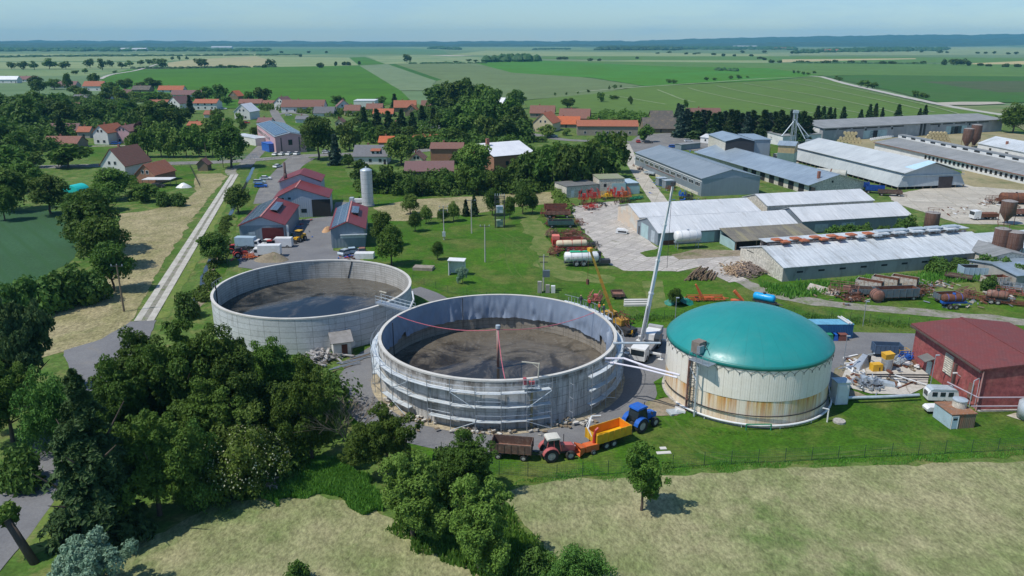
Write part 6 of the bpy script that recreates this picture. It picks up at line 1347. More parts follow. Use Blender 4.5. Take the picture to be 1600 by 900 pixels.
for z,c_ in ((hh*.48,PALEST),(.3,paint('sage_box',(.25,.33,.24),(.2,.28,.2),1))): m = MB(); m.box(-w_*.8,w_*.75,-.8,.8,z,z+hh*.2); m.build('transformer',c_,t)
for k in range(5): m = MB(); x = -w_ + 2*w_*k/4; m.cyl((x,0,hh),(x,0,hh+.6),.08,None,6); m.build('insulator',PALEST,t)
t = thing('sign_board','white panel box tilted open on the lawn behind the grey leaved tree','panel',P(715,430),R(-10)); t.scale = (.78,.78,.82)
m = MB(); m.box(-2.4,-2.2,-.8,1.2,0,4.2); m.box(-2.4,2.0,1.1,1.3,.3,4.0); m.build('panel',WHITE,t); m = MB(); m.cbox((-.2,.2,4.2),(4.8,2.4,.15),0,0,R(6)); m.build('roof',WHITE,t)
for x in (-2.2,1.9): m = MB(); m.cyl((x,-.7,0),(x,-.7,4),.08,None,6); m.build('post',STEEL,t)
o = MB().box(-2.2,2.2,-1.2,1.2,0,.7).build('timber_stack',paint('grey_planks',(.35,.30,.24),(.22,.19,.15),1)); o.location = P(662,421); o.rotation_euler = (0,0,-.15); tag(o,'flat stack of weathered grey planks on the lawn','plank stack')
# ---------------------------------------------------------------- machinery row beside the slab yard
GRN_D = paint('dark_teal_steel',(.06,.13,.12),(.05,.10,.09),1,.7,dirt=(.2,.2,.17)); BR2 = paint('red_brown_steel',(.28,.08,.05),(.18,.06,.045),1,.8,dirt=(.2,.15,.12))
trailer('rusty trailer with slatted sides at the far end of the machinery row',P(868,332),R(4),6.5,2.4,1.2,1.3,BR2,RUST,4); trailer('pale rusted trailer in front of the farthest one in the row',P(872,340),R(2),6.8,2.4,1.1,1.1,RUST2,RUST,4)
trailer('dark green flat trailer in the machinery row',P(876,355),R(3),6.8,2.3,.9,1.1,GRN_D,DARKM,4); implement('tangled rusty harrow left of the dark green trailer',P(860,353),R(80),3,2.2,1.8,BR2,4)
implement('broad brown harrow with folded wings in the machinery row',P(884,372),R(10),7,3.6,1.7,RUST,12,n=22); implement('reddish brown plough behind the broad brown harrow',P(892,367),R(20),5,2.5,1.5,BR2,13)
trailer('red spreader trailer with a tall red front box in the machinery row',P(886,386),R(8),7.5,2.4,1.2,1.0,RED,BR2,2,wr=.55); o = MB().box(-.9,.9,-1.1,1.1,.6,3.0).build('seed_hopper',paint('faded_orange_red',(.72,.20,.15),(.6,.16,.12),1)); o.location = P(868,386); tag(o,'upright faded orange red hopper at the left end of the red spreader','hopper')
tanker('long cream sprayer tank on a red frame in the machinery row',P(893,392),R(6),7.5,.8,paint('cream_tank',(.68,.58,.40),(.58,.48,.33),.8),1.9,RED,frame=RED)
implement('red boom frame between the cream tank and the green topped tanker',P(905,402),R(5),6,2,2.2,RED,31)
tk_ = tanker('big white slurry tanker with green top and dark chassis nearest the cranes',P(908,415),R(4),7.8,1.15,WHITE,2.1,STEEL,wr=.75)
m = MB(); m.box(-2.6,1.5,-.5,.5,3.2,3.4); m.build('green_top',paint('bright_green',(.02,.50,.22),(.02,.4,.18),1,.4),tk_); m = MB()
for x in range(-4,5): m.cyl((x,-1.3,1.0),(x,-1.3,2.4),.04,None,4)
m.cyl((-4,-1.3,2.4),(4,-1.3,2.4),.05,None,4); m.build('side_frame',STEEL,tk_); m = MB(); m.cyl((3.9,0,.8),(3.9,0,3.2),.6,None,10); m.cbox((5.2,0,1.0),(2.6,1.6,.8)); m.build('pump_unit',DARKM,tk_)
t = thing('truck_cab_wreck','small stripped white cab lying on a weedy patch of the slab yard','wreck',P(972,365),R(-20)); m = MB(); m.prof([(-1.6,.2),(1.4,.2),(1.5,.8),(.5,1.3),(-1.4,1.3)],-.9,.9); m.build('body',WHITE,t); m = MB(); m.box(-.9,1.3,-.95,.95,.5,.9); m.build('opening',BLK,t)
for i,(x,y,r_,mt,lb) in enumerate(((912,320,80,RED,'tall folded red cultivator leftmost before the garage doors'),(929,318,95,RED,'red seed drill with spiky wings left of the yellow implement'),(946,311,10,YELLOW,'low yellow implement before the pale teal garage door'),(966,316,85,RED,'tallest red folded harrow before the pale teal garage door'),(977,316,95,ORANGE,'orange folded harrow right of the tallest red one'))):
    implement(lb,P(x,y),R(r_),3.8,3.0,4.6 if mt is not YELLOW else 2.4,mt,40+i,n=22)
for k in range(3): implement('low green mower unit behind the small grey garage',P(985 + 7*k,313 - k),R(10+20*k),2.4,1.6,1.0,GREENP,50+k,group='green mowers by the garage') 
tt = implement('blue folded harrow beside the corner of the grey hall',P(1066,311),R(80),2.8,2.2,2.8,BLUE,61,n=18); implement('dark folded harrow right of the blue one at the grey hall corner',P(1076,312),R(85),3.2,2.4,2.4,DARKM,62,m2=DARKM,n=18)
implement('rusty implement left of the grey compressor cabins along the hall',P(1003,266),R(-50),4,1.6,1.2,RUST2,63); implement('brown rusty implement nearest the far corner of the grey hall',P(996,261),R(-50),4,1.6,1.1,RUST,64); trailer('pale flat trailer beside the grey hall wall',P(1016,274),R(-52),5,2,.8,.5,PALEST,None,1)
for k,lb in enumerate(('left grey compressor cabin on the grass by the grey hall','right grey compressor cabin on the grass by the grey hall')): flat('compressor_cabin',lb,'cabin',P(1024 + 10*k,289 + 4*k),P(1029 + 11*k,291 + 4*k),3.2,2.6,WALL_G,PALEST)
implement('rusty frame right of the grey compressor cabins',P(1047,298),R(-50),3,2,1.6,RUST,66)
tanker('white horizontal tank raised on a steel stand under the barn eave',P(1073,388),R(13),6.6,1.35,WHITE,3.2,PALEST,frame=STEEL,legs=True,name='storage_tank',cat='tank')
t = thing('pressure_tank','long pale twin section tank beside the leaning wall of the huge hall','tank',P(1297,281),R(-32)); m = MB()
for x in (-5,.3): m.cyl((x,0,2.4),(x+4.9,0,2.4),1.6,None,20)
m.build('shell',paint('aged_tank',(.48,.48,.42),(.38,.38,.33),.6),t); m = MB(); m.cyl((-.1,0,2.4),(.3,0,2.4),1.7,None,20); m.build('collar',RUST,t)
for x in (-4,-1,1.5,4.2): m = MB(); m.box(x-.2,x+.2,-1.2,1.2,0,1.4); m.build('cradle',CONC,t)
DB = paint('deep_blue',(.015,.07,.32),(.01,.05,.24),1,.5)
for i,(x,y) in enumerate(((1318,291),(1343,296),(1366,302))): trailer(['deep blue grain trailer nearest the pale twin tank','deep blue grain trailer in the middle of the three','deep blue grain trailer nearest the brown one'][i],P(x,y),R(-20),5.6,2.3,1.1,1.5,DB,DB,4)
trailer('brown flat wagon at the foot of the huge leaning hall',P(1390,306),R(-16),7,2.4,1.0,.9,BRN,None,4)
trailer('dark green wagon in the gap behind the blue grey roof',P(1270,274),R(-30),6,2.3,1.0,.8,GRN_D,None,4)
implement('black grain auger machine on the lane behind the blue grey roof',P(1195,249),R(-10),4,2,4.5,DARKM,70,name='grain_auger',cat='grain auger')
# grain plant with metal elevator legs
t = thing('grain_dryer','green and rusty grain dryer block at the end of the huge hall','grain dryer',P(1212,262),R(-28))
m = MB(); m.box(0,6.5,0,8,0,6); m.build('lower_body',sheeting('dryer_green',(.28,.45,.38),(.22,.36,.3),'X',1.2,2,.6,0,line=.5),t); m = MB(); m.box(.1,6.4,.1,7.9,6,9); m.build('upper_body',paint('ochre_panel',(.42,.31,.14),(.3,.24,.14),.8,dirt=(.2,.16,.12)),t); m = MB(); gable_roof(m,6.5,8,9,10.2); m.build('roof',ROOF_B,t)
flat('hut','small beige hut at the foot of the green grain dryer','hut',P(1207,252),P(1214,253),3.4,3,WALL_P,ROOF_C,[('S',1.4,1,1,1,GLASS,'window',None,1)])
p = P(1237,236); t = thing('grain_elevator','slim steel elevator tower with splayed silver pipes','grain elevator',p); h = high(p,176)
for x in (-1,1):
    for y in (-1,1): m = MB(); m.cyl((x,y,0),(x*.6,y*.6,h),.22,None,4); m.build('mast',STEEL,t)
m = MB()
for k in range(9): z = h*k/9; s = 1 if k % 2 else -1; m.cyl((-s,-1,z),(s*.9,-1,z+h/9),.07,None,4); m.cyl((1,-s,z),(.9,s,z+h/9),.07,None,4)
m.build('lattice',STEEL,t); m = MB(); m.cbox((0,0,h+.4),(2.2,1.8,1.2)); m.build('elevator_head',PALEST,t)
for q in ((-6,-2,7),(4,-4,6),(6,-3,7)): m = MB(); m.cyl((0,0,h*.82),q,.22,None,8); m.build('spout_pipe',PALEST,t)
t = thing('fan_drum','grey round drum on the low roof beside the elevator tower','drum',P(1262,232)); m = MB(); m.cyl((0,0,0),(0,0,4.2),1.5,None,16); m.build('drum',STEEL,t)
# hay bales
BALE = paint('straw_bale',(.55,.46,.27),(.42,.34,.18),1.5,.95,0,.4,dirt=(.25,.2,.12)); BALEP = paint('wrapped_bale',(.62,.58,.48),(.5,.46,.36),.8,.7)
bm = MB().cyl((-.75,0,.75),(.75,0,.75),.78,None,16).mesh('straw_bale',BALE,False)
def bales(x,yb,rows,group,label,n0,ang,deep=2):
    base = P(x,yb)
    for j in range(rows):
        for i in range(n0 - j):
            for k in range(deep):
                if j and k == 0 and rnd.random() < .1: continue
                o = link('straw_bale',bm); o.location = base + Vector((cos(ang)*((i + j*.5)*1.65) - sin(ang)*k*1.6,sin(ang)*((i + j*.5)*1.65) + cos(ang)*k*1.6,j*1.35)); o.rotation_euler = (0,0,ang + PI/2); tag(o,label,'hay bale',group)
def bale_long(x0,y0,n,layers,ang,label,group,z=0):
    base = P(x0,y0)
    for j in range(layers):
        for i in range(n - j):
            o = link('straw_bale',bm); o.location = base + Vector((cos(ang)*(i*1.6 + j*.8),sin(ang)*(i*1.6 + j*.8),1.35*j)); o.rotation_euler = (0,0,ang + PI/2); tag(o,label,'hay bale',group)
for kk in range(4): b0 = P(1318,226); bales(1310 + kk*.0,222.5,4,'bales stacked before the left part of the long hall','round straw bale in the tall stack before the left part of the very long hall',7,R(-22),1) if kk == 0 else None
bales(1444,223,4,'bales stacked before the right part of the long hall','round straw bale in the tall stack before the right part of the very long hall',8,R(-8),1)
wb = MB().cyl((-.6,0,.6),(.6,0,.6),.65,None,12).mesh('wrapped_bale',WHITE)
for k in range(12): o = link('wrapped_bale',wb); o.location = P(1361 + k*3.0,219.5 - k*.45); o.rotation_euler = (0,0,1.4); tag(o,'small white wrapped bale in the single row behind the cow barn roof','hay bale','row of white wrapped bales')
# logs
LOG = paint('log_bark',(.24,.17,.10),(.16,.11,.07),2,.95,0,.3,dirt=(.42,.33,.2),dlo=.6); lm = MB().cyl((0,-2.1,0),(0,2.1,0),.16,.13,8).mesh('log',LOG)
b0 = P(1098,434)
for j in range(6):
    for i in range(14 - 2*j):
        o = link('log',lm); o.location = b0 + Vector(((i - 7 + j)*.46 + rnd.uniform(-.1,.1),rnd.uniform(-.5,.5) + .25*j,.16 + j*.27)); o.rotation_euler = (rnd.uniform(-.03,.03),0,R(-28) + rnd.uniform(-.12,.12)); o.scale = (rnd.uniform(.8,1.4),)*3
        tag(o,'bark covered log in the pile on the grass beside the slab path','log','logs piled beside the slab path')
m = MB(); rs = random.Random(77)
for k in range(260): c = P(rs.gauss(1150,10),rs.gauss(425,4)); m.cbox((c.x,c.y,rs.uniform(.1,.9)),(rs.uniform(.3,1.0),.25,.22),rs.uniform(0,3),rs.uniform(-.5,.5))
tag(m.build('firewood_heap',paint('split_wood',(.50,.36,.22),(.28,.19,.12),.6)),'loose heap of split firewood left of the low pale barn','wood heap',kind='stuff')
m = MB()
for k in range(220): c = P(rs.gauss(1172,13),rs.gauss(424,5)); m.cbox((c.x,c.y,rs.uniform(.1,1.0)),(rs.uniform(.8,2.4),.18,.16),rs.uniform(0,3),rs.uniform(-.4,.4))
tag(m.build('brushwood_heap',paint('grey_brushwood',(.25,.19,.15),(.16,.12,.10),.6)),'dark heap of branches against the gable of the low pale barn','wood heap',kind='stuff')
# ---------------------------------------------------------------- scrap row on the right
SC_B = paint('slate_steel',(.13,.17,.20),(.10,.13,.15),1,.7,dirt=(.25,.16,.1),dlo=.55); SC_W = paint('dirty_white',(.55,.52,.46),(.42,.38,.32),.8,.8,dirt=(.3,.15,.08),dlo=.5,dhi=.65)
implement('wooden framed rusty wagon leftmost in the scrap row',P(1317,461),R(-20),5.5,2.8,2.6,RUST2,80,n=24); trailer('low brown box trailer between the wooden wagon and the slate container',P(1344,461),R(-10),4.6,2.4,.6,1.0,SC_B,BRN,1)
t = trailer('long slate grey scrap trailer with ribbed side in the middle of the scrap row',P(1398,468),R(6),8.2,2.3,.8,1.7,SC_B,RUST,4)
tanker('stub end of a rusty tank at the left of the slate trailer',P(1369,471),R(90),2.2,1.2,RUST2,1.3,legs=True,name='rusty_tank',cat='tank')
for x,y,r_,lb in ((1357,454,-38,'left tilted white sided rusty tipper body behind the slate trailer'),(1382,449,-38,'middle tilted white sided rusty tipper body behind the slate trailer'),(1412,448,-38,'right tilted white sided rusty tipper body behind the slate trailer')):
    trailer(lb,P(x,y),R(r_),4.8,2.2,.5,1.7,SC_W,RUST,1,open_side='F')
o = MB().box(-3,3,-1.3,1.3,0,.25).build('steel_sheet',SC_W); o.location = P(1286,457) + Vector((0,0,.3)); o.rotation_euler = (.25,.1,R(-35)); tag(o,'tilted pale steel sheet on the grass left of the scrap row','steel sheet')
tanker('rusty brown tank on a blue wagon near the dirt track',P(1487,481),R(2),4.4,.75,RUST,2.0,frame=BLUE,wr=.5); t = trailer('wrecked slate and white wagon behind the blue tank wagon',P(1479,472),R(8),4.6,2.0,.8,1.1,SC_B,RUST,2)
tanker('reddish tank on a grey two wheeled chassis at the right of the scrap row',P(1556,474),R(-25),3.6,.8,RUST2,1.8,wr=.5)
implement('long rusty disc harrow lying at the right edge',P(1590,478),R(-25),8,1.2,1.0,RUST,84,n=30,wheels=False)
trailer('beige sided rusty lorry body behind the reddish tank',P(1553,448),R(8),5,2.2,1.0,1.3,SC_W,RUST,2); implement('grey folded chute machine right of the beige lorry body',P(1585,456),R(-35),6,1.6,1.8,STEEL,86)
trailer('pale blue open container beside the bushes under the twin silos',P(1523,432),R(-4),6.2,2.8,.1,2.2,GREYBOX,DARKM,1); trailer('tilted brown flat wagon left of the pale blue container',P(1497,437),R(-35),5,2.4,.8,.3,BRN,None,1)
t = thing('lorry','white lorry with dark load standing on the pale right yard','lorry',P(1536,343),R(185)); 
m = MB(); m.prof([(1.6,.5),(3.6,.5),(3.65,1.4),(3.45,2.6),(1.6,2.7)],-1.15,1.15); m.build('cab',WHITE,t); m = MB(); m.box(3.5,3.68,-1,1,1.5,2.4); m.build('windscreen',GLASS,t); m = MB(); m.box(-3.6,1.6,-.5,.5,.6,.95); m.build('chassis',DARKM,t); m = MB(); m.box(-3.6,1.4,-1.2,1.2,.95,1.9); m.build('load_bed',RUST,t)
for x in (-2.6,-1.4,2.5):
    for y in (-1,1): wheel(t,x,y,.5,.3)
tanker('large rusty tank lying at the right edge of the pale yard',P(1585,319),R(-8),9,1.6,RUST,2.0,legs=True,name='rusty_tank',cat='tank'); implement('wrecked rusty frame left of the large rusty tank',P(1556,319),R(-8),6,2.6,2.6,RUST,88,n=20)
trailer('rusty flat wagon behind the white lorry',P(1590,338),R(-6),6,2.4,1.0,1.0,RUST2,None,4)
# orange machines on the grass
t = implement('long orange red folded mower with raised arm on the grass',P(1101,470),R(2),7.5,1.8,1.1,ORANGE,90,n=20,name='mower'); m = MB(); m.cyl((-.6,0,.8),(-2.0,0,3.4),.35,.2,6); m.build('raised_arm',ORANGE,t)
t = thing('orange_auger','small orange tube machine leaning left of the bright blue tank','auger',P(1152,471)); m = MB(); m.cyl((-.8,0,2.2),(1.0,-.5,.3),.35,.25,8); m.build('tube',ORANGE,t); m = MB(); m.box(-1.2,1.0,-.5,.5,0,.4); m.build('base',ORANGE,t)
CY = paint('cyan_tank',(.01,.38,.78),(.01,.32,.66),1,.35); tanker('bright blue plastic tank sprayer on the grass behind the teal dome',P(1193,476),R(-38),4.2,.75,CY,1.5,CY,wr=.4)
t = thing('tarpaulin_heap','crumpled dark green tarpaulin over a machine beside a bush','tarpaulin',P(1060,474)); m = MB(); rs = random.Random(3); n = 14
m.add([((i/n-.5)*5.5,(j/n-.5)*3.2,max(.02,(1.7 - abs(i/n-.5)*2.6 - abs(j/n-.5)*1.6)*(1+.25*rs.uniform(-1,1)))) for i in range(n+1) for j in range(n+1)],[(i*(n+1)+j,(i+1)*(n+1)+j,(i+1)*(n+1)+j+1,i*(n+1)+j+1) for i in range(n) for j in range(n)]); m.build('sheet',paint('dark_green_sheet',(.01,.22,.16),(.01,.16,.11),1,.5),t)
# blue container and bins
a,b = P(1235,530),P(1331,530); L,rz = frame_of(a,b); CB = sheeting('container_blue',(.035,.17,.38),(.03,.14,.32),'X',.28,60,.5,.0,line=.9,bump=.9)
t = thing('shipping_container','long blue ribbed container with a light blue roof behind the digester','container',a,rz); m = MB(); m.box(0,L,0,2.5,.1,2.6)
x = .15
while x < L - .2: m.box(x,x+.14,-.04,0,.2,2.5); x += .28
m.build('body',CB,t); m = MB(); m.box(-.05,L+.05,-.05,2.55,2.604,2.7)
x = .3
while x < L: m.box(x,x+.08,0,2.5,2.7,2.75); x += .6
m.build('roof',paint('container_roof',(.16,.42,.58),(.13,.34,.48),.8,.5),t)
for k in range(2): m = MB(); m.cyl((L - .9 + .5*k,-.2,2.9),(L - 1.6 + .5*k,2.8,3.1),.14,None,4); m.build('roof_beam',WALL_W,t)
for y in (.1,1.3): m = MB(); m.box(L,L+.05,y,y+1.1,.2,2.5); m.build('door',CB,t)
for i,(x,c_,lb) in enumerate(((1294,GREENP,'dark green waste bin before the blue container'),(1304,BLUE,'small blue drum between the green and brown bins'),(1314,paint('bin_brown',(.22,.08,.06)),'reddish brown waste bin before the blue container'))):
    t = thing('waste_bin',lb,'waste bin',P(x,532)); w_ = .5 if i == 1 else .8; m = MB(); m.prof([(-w_*.8,.1),(w_*.8,.1),(w_,1.1),(-w_,1.1)],-.45,.45); m.build('body',c_,t); m = MB(); m.box(-w_-.04,w_+.04,-.5,.5,1.1,1.22); m.build('lid',c_,t)
    for x_ in (-w_*.6,w_*.6): m = MB(); m.cyl((x_,-.35,.1),(x_,-.25,.1),.1,None,8); m.build('wheel',TYRE,t)
# ---------------------------------------------------------------- round pad with the feeder being rebuilt
t = thing('feed_mixer','vertical feed mixer with yellow hopper and grey drum on the round pad','feed mixer',P(1384,578),R(8)); t.scale = (.66,.66,.66)
m = MB(); m.cyl((0,0,.3),(0,0,2.9),1.25,None,20); m.build('drum',STEEL,t); m = MB(); m.add([(-1,-.8,2.9),(1,-.8,2.9),(1,.8,2.9),(-1,.8,2.9),(-1.2,-1,4.2),(1.1,-1,4.4),(1.1,1,4.4),(-1.2,1,4.2)],[(0,1,5,4),(1,2,6,5),(2,3,7,6),(3,0,4,7),(4,5,6,7)]); m.build('hopper',YELLOW,t)
m = MB(); m.box(-3.9,-1.5,-1.0,.6,.2,1.9); m.build('gearbox_housing',YELLOW,t); m = MB(); m.box(-2.4,-2.2,-1.06,-1.0,.4,1.2); m.build('access_panel',BLK,t); m = MB(); m.cyl((1.4,.2,.2),(1.4,.2,2.6),.28,None,8); m.build('side_column',YELLOW,t)
t = thing('steel_chute','big grey steel chute lying on its side left of the feed mixer','chute',P(1344,575),R(35)); t.scale = (.62,.62,.7); m = MB(); m.add([(-2.5,-1.2,.1),(2,-1.2,.1),(2.6,1.2,.1),(-2.2,1.4,.1),(-1.9,-.9,.8),(1.6,-.6,2.9),(1.9,.9,2.8),(-1.6,1.1,.8)],[(0,1,5,4),(4,5,6,7),(1,2,6,5),(3,0,4,7)]); m.build('sheet',STEEL,t); m = MB(); m.box(1.8,2.6,-1,1,0,2.6); m.build('back_plate',BLK,t)
t = trailer('slate blue ribbed push off container behind the feed mixer',P(1384,557),R(-6),4.2,1.8,.8,1.4,paint('slate_blue',(.07,.12,.20),(.06,.10,.16),1,.5),None,1,name='steel_container'); 
t = thing('pallet_cage','yellow wire cage on the asphalt right of the slate blue container','cage',P(1409,560)); m = MB()
for x in (-.8,0,.8):
    for z in (0,.8,1.6): m.cyl((x,-.6,z),(x,.6,z),.04,None,4)
    for y in (-.6,.6): m.cyl((x,y,0),(x,y,1.6),.04,None,4)
for z in (0,.8,1.6):
    for y in (-.6,.6): m.cyl((-.8,y,z),(.8,y,z),.04,None,4)
m.build('wire_frame',YELLOW,t)
implement('small blue pump set on the asphalt right of the feed mixer',P(1416,565),R(10),2,1.4,1.6,BLUE,95,name='pump_set',cat='pump',wheels=False); implement('grey motor unit between the feed mixer and the blue pump',P(1402,570),R(40),2.2,1.4,1.4,PALEST,96,name='motor_unit',cat='motor',wheels=False)
o = MB().box(-2.3,2.3,-.6,.6,.3,.8).build('steel_cover',PALEST); o.location = P(1370,601); o.rotation_euler = (0,.12,R(-18)); tag(o,'pale flat steel cover at the front of the round pad','steel cover')
for (x0,y0,z0,x1,y1,z1,lb,c_) in ((1355,585,1.0,1452,586,1.0,'long thin dark pipe crossing the round pad',DARKM),(1367,588,.9,1452,590,1.0,'second dark pipe crossing the round pad nearer the viewer',DARKM),(1398,586,1.3,1447,601,.3,'white pipe slanting across the round pad',WHITE),(1402,607,.15,1432,594,.3,'short rusty bar lying on the right half of the pad',RUST),(1352,556,.4,1366,552,2.2,'pale pipe leaning up beside the steel chute',PALEST)):
    pipe_thing('pipe',lb,'pipe',[P(x0,y0,z0),P(x1,y1,z1)],.12,c_)
m = MB(); rs = random.Random(21)
for k in range(60): c = P(rs.uniform(1342,1375),rs.gauss(605,4)); m.cbox((c.x,c.y,rs.uniform(.1,1.1)),(rs.uniform(.3,1.8),.15,.2),rs.uniform(0,3),rs.uniform(-.6,.9))
tag(m.build('scrap_parts',STEEL),'jumble of small steel parts and hoses at the front edge of the pad','scrap',kind='stuff')
street_lamp('thin lamp post between the digester and the round pad',P(1316,580),high(P(1316,580),526),.2,0); street_lamp('lamp post left of the louvred vent of the red plant house',P(1453,606),high(P(1453,606),556),.3,0); street_lamp('white post on the grass behind the blue container',P(1348,510),high(P(1348,510),472),.3,0)
street_lamp('thin post behind the left edge of the teal dome',P(1054,512),high(P(1054,512),466),.2,0); 
# caravan, small trailer, shed with tank
c = P(1464,628); c = c + Vector((.6,.4,0)); t = thing('caravan','old white caravan with rounded grey roof parked before the red plant house','caravan',c,R(-3)); t.scale = (.68,.72,.78); m = MB()
m.prof([(-3.0,.5),(2.9,.5),(3.0,1.6),(2.7,2.4),(-2.6,2.5),(-3.1,1.8)],-1.1,1.1); m.build('body',WHITE,t); m = MB(); m.prof([(-2.75,2.42),(2.8,2.3),(2.4,2.62),(-2.2,2.72)],-1.15,1.15); m.build('roof',PALEST,t); m = MB(); m.box(-3.14,-3.0,-.7,.7,1.2,2.0); m.build('window',GLASS,t)
for x in (-1.8,-.2,1.4): m = MB(); m.box(x-.5,x+.5,-1.14,-1.08,1.3,2.1); m.build('window',GLASS,t)
for y in (-1,1): wheel(t,.3,y,.36,.2)
c = P(1462,636); t = thing('boat_trailer','low white covered trailer in front of the old caravan','trailer',c + Vector((-.6,-1.6,0)),R(2)); t.scale = (.7,.8,.8); m = MB(); m.prof([(-2.6,.6),(2.2,.5),(2.5,.9),(2.2,1.3),(-2.2,1.35),(-2.7,1.0)],-.8,.8); m.build('cover',WHITE,t); m = MB(); m.box(-2.4,2.6,-.5,.5,.4,.55); m.build('chassis',DARKM,t)
for y in (-.8,.8): wheel(t,-.2,y,.3,.18)
a = P(1484,671); SHB = paint('shed_blue',(.42,.55,.62),(.36,.48,.54),.8,.6,dirt=(.3,.3,.28)); SHR = sheeting('shed_rust_planks',(.36,.28,.18),(.26,.19,.13),'X',.35,30,.8,0,dirt=(.3,.13,.07),dlo=.5,dhi=.65,line=.6)
t = thing('container_shed','small shed with pale blue side, rusty planked front and rust stained roof','shed',a,R(6)); t.scale = (.72,.72,.76); m = MB(); m.box(0,4.6,.05,5.0,0,2.7); m.build('side_wall',SHB,t); m = MB(); m.box(.02,4.62,0,.05,0,2.7); m.build('planked_front',SHR,t)
m = MB(); m.box(.1,1.3,-.06,0,.1,2.4); d_ = m.build('door',SHB,t); m = MB(); m.box(.05,.16,-.09,0,.05,2.5); m.box(1.24,1.35,-.09,0,.05,2.5); m.box(.16,1.24,-.09,0,2.38,2.5); m.build('frame',WHITE,d_); m = MB(); m.box(.3,1.1,-.08,-.06,1.7,2.1); m.build('door_window',GLASS,d_)
m = MB(); m.box(-.12,4.8,-.12,5.12,2.7,2.85); m.build('roof',paint('rusty_top',(.30,.13,.06),(.20,.12,.08),.6,.8,dirt=(.35,.33,.3),dlo=.55),t)
t = thing('roof_tank','round cream tank on the rusty roof of the small blue shed','tank',a + Vector((2.1,2.3,2.17)),0); t.scale = (.66,.66,.7); m = MB(); m.cyl((0,0,0),(0,0,1.3),1.3,None,24); m.build('drum',WALL_P,t); m = MB(); m.lathe([(1.4,1.3),(1.4,1.5),(.4,1.75),(.01,1.8)],24); m.build('lid',PALEST,t)
pipe_thing('pipe','thin handrail pipe rising behind the small blue shed','pipe',[a + Vector((5.2,5,0)),a + Vector((5.2,5,4.6)),a + Vector((6.6,6,4.6)),a + Vector((6.6,6,0))],.06,PALEST)
t = thing('gas_tank','grey upright tank on the concrete strip at the right edge','tank',P(1606,655)); m = MB(); m.cyl((0,0,.3),(0,0,2.4),1.4,None,20); m.lathe([(1.4,2.4),(1.1,2.7),(.01,2.85)],20); m.build('shell',PALEST,t,True)
edge_sheet('concrete_strip',W([(1572,650),(1700,690),(1700,660),(1590,645)]),.09,G_slab2,.2)
# odd bits on the site grass
for k,(x,y,lb) in enumerate(((1052,646,'pale folded steel sheet lying left of the digester foot'),(1062,642,'grey box lid beside the folded sheet at the digester foot'))): o = MB().box(-.9,.9,-.6,.6,.05,.35).build('steel_plate',[PALEST,WHITE][k]); o.location = P(x,y); o.rotation_euler = (.2,.15,.5+k); tag(o,lb,'steel plate')
for x,y,w_ in ((1037,708,.9),(1036,701,.4)): o = MB().box(-w_,w_,-.3,.3,.03,.1).build('paving_stone',LIP); o.location = P(x,y); o.rotation_euler = (0,0,.1); tag(o,'pale stone slab in the grass right of the blue tractor','stone','stone slabs by the blue tractor')
t = thing('manhole','small brick manhole with a bent white vent pipe right of the digester','manhole',P(1311,660)); m = MB(); m.cyl((0,0,0),(0,0,.3),.8,None,12); m.build('ring',CONC,t); m = MB(); m.tube([(-1.6,0,0),(-1.6,0,1.9),(-2.4,0,2.1)],.1); m.build('vent_pipe',WHITE,t)
# fences
FP = paint('fence_green',(.03,.07,.04),(.02,.05,.03),1)
def fence(label,pts,step,h=1.8,post=FP,wires=6,wr=.012,pr_=.04):
    t = thing('wire_fence',label,'fence',pts[0]); o0 = Vector(pts[0]); allp = []
    for a,b in zip(pts,pts[1:]):
        k = max(1,int((b-a).length/step)); allp += [a.lerp(b,i/k) for i in range(k)]
    allp.append(Vector(pts[-1]))
    for p in allp[:100]: m = MB(); q = p - o0; m.cyl(q,q + Vector((0,0,h+.1)),pr_,None,5); m.build('post',post,t)
    m = MB()
    for i in range(wires):
        z = .15 + (h-.2)*i/(wires-1)
        for a,b in zip(allp,allp[1:]): m.cyl(a - o0 + Vector((0,0,z)),b - o0 + Vector((0,0,z)),wr,None,3,False)
    for a,b in zip(allp,allp[1:]):
        for j in range(1,12): q = a.lerp(b,j/12) - o0; m.cyl(q + Vector((0,0,.1)),q + Vector((0,0,h)),wr*.6,None,3,False)
    m.build('wire_mesh',FP,t); return t
fence('long green wire fence between the site and the mown meadow',W([(690,712),(780,742),(870,748),(950,742),(1100,728),(1350,716),(1640,702)]),3.0)
fence('wire fence on the lawn behind the two open tanks',W([(645,440),(700,458),(760,468),(900,470),(960,505)]),3.0,1.5); fence('wire fence running behind the digester and blue container',W([(975,500),(1100,497),(1240,495),(1450,512),(1640,540)]),3.2,1.6)
fence('garden fence around the plot of the brick garage',W([(258,262),(297,261),(313,293),(285,296)]),3.0,1.4,WOOD); fence('old fence along the ditch beside the red tractors',W([(357,420),(352,400),(364,380),(374,374)]),2.5,1.5)
fence('fence at the far end of the works lawn before the silo',W([(520,312),(566,316),(592,322)]),3,1.5)
# bridge
a,b = P(345,249),P(402,246)
t = thing('road_bridge','small road bridge with blue railings over the ditch','bridge',(a+b)/2,aim(a,b)); L = (b-a).length
for y in (-4.6,4.6):
    m = MB()
    for z in (.5,1.0): m.cyl((-L/2,y,z),(L/2,y,z),.05,None,4)
    for k in range(11): x = -L/2 + L*k/10; m.cyl((x,y,0),(x,y,1.05),.05,None,4)
    m.build('railing',paint('railing_blue',(.25,.38,.48),(.2,.3,.4),1),t)
m = MB(); m.box(-L/2,L/2,-5,-4.4,-.1,.15); m.box(-L/2,L/2,4.4,5,-.1,.15); m.build('parapet',CONC,t)
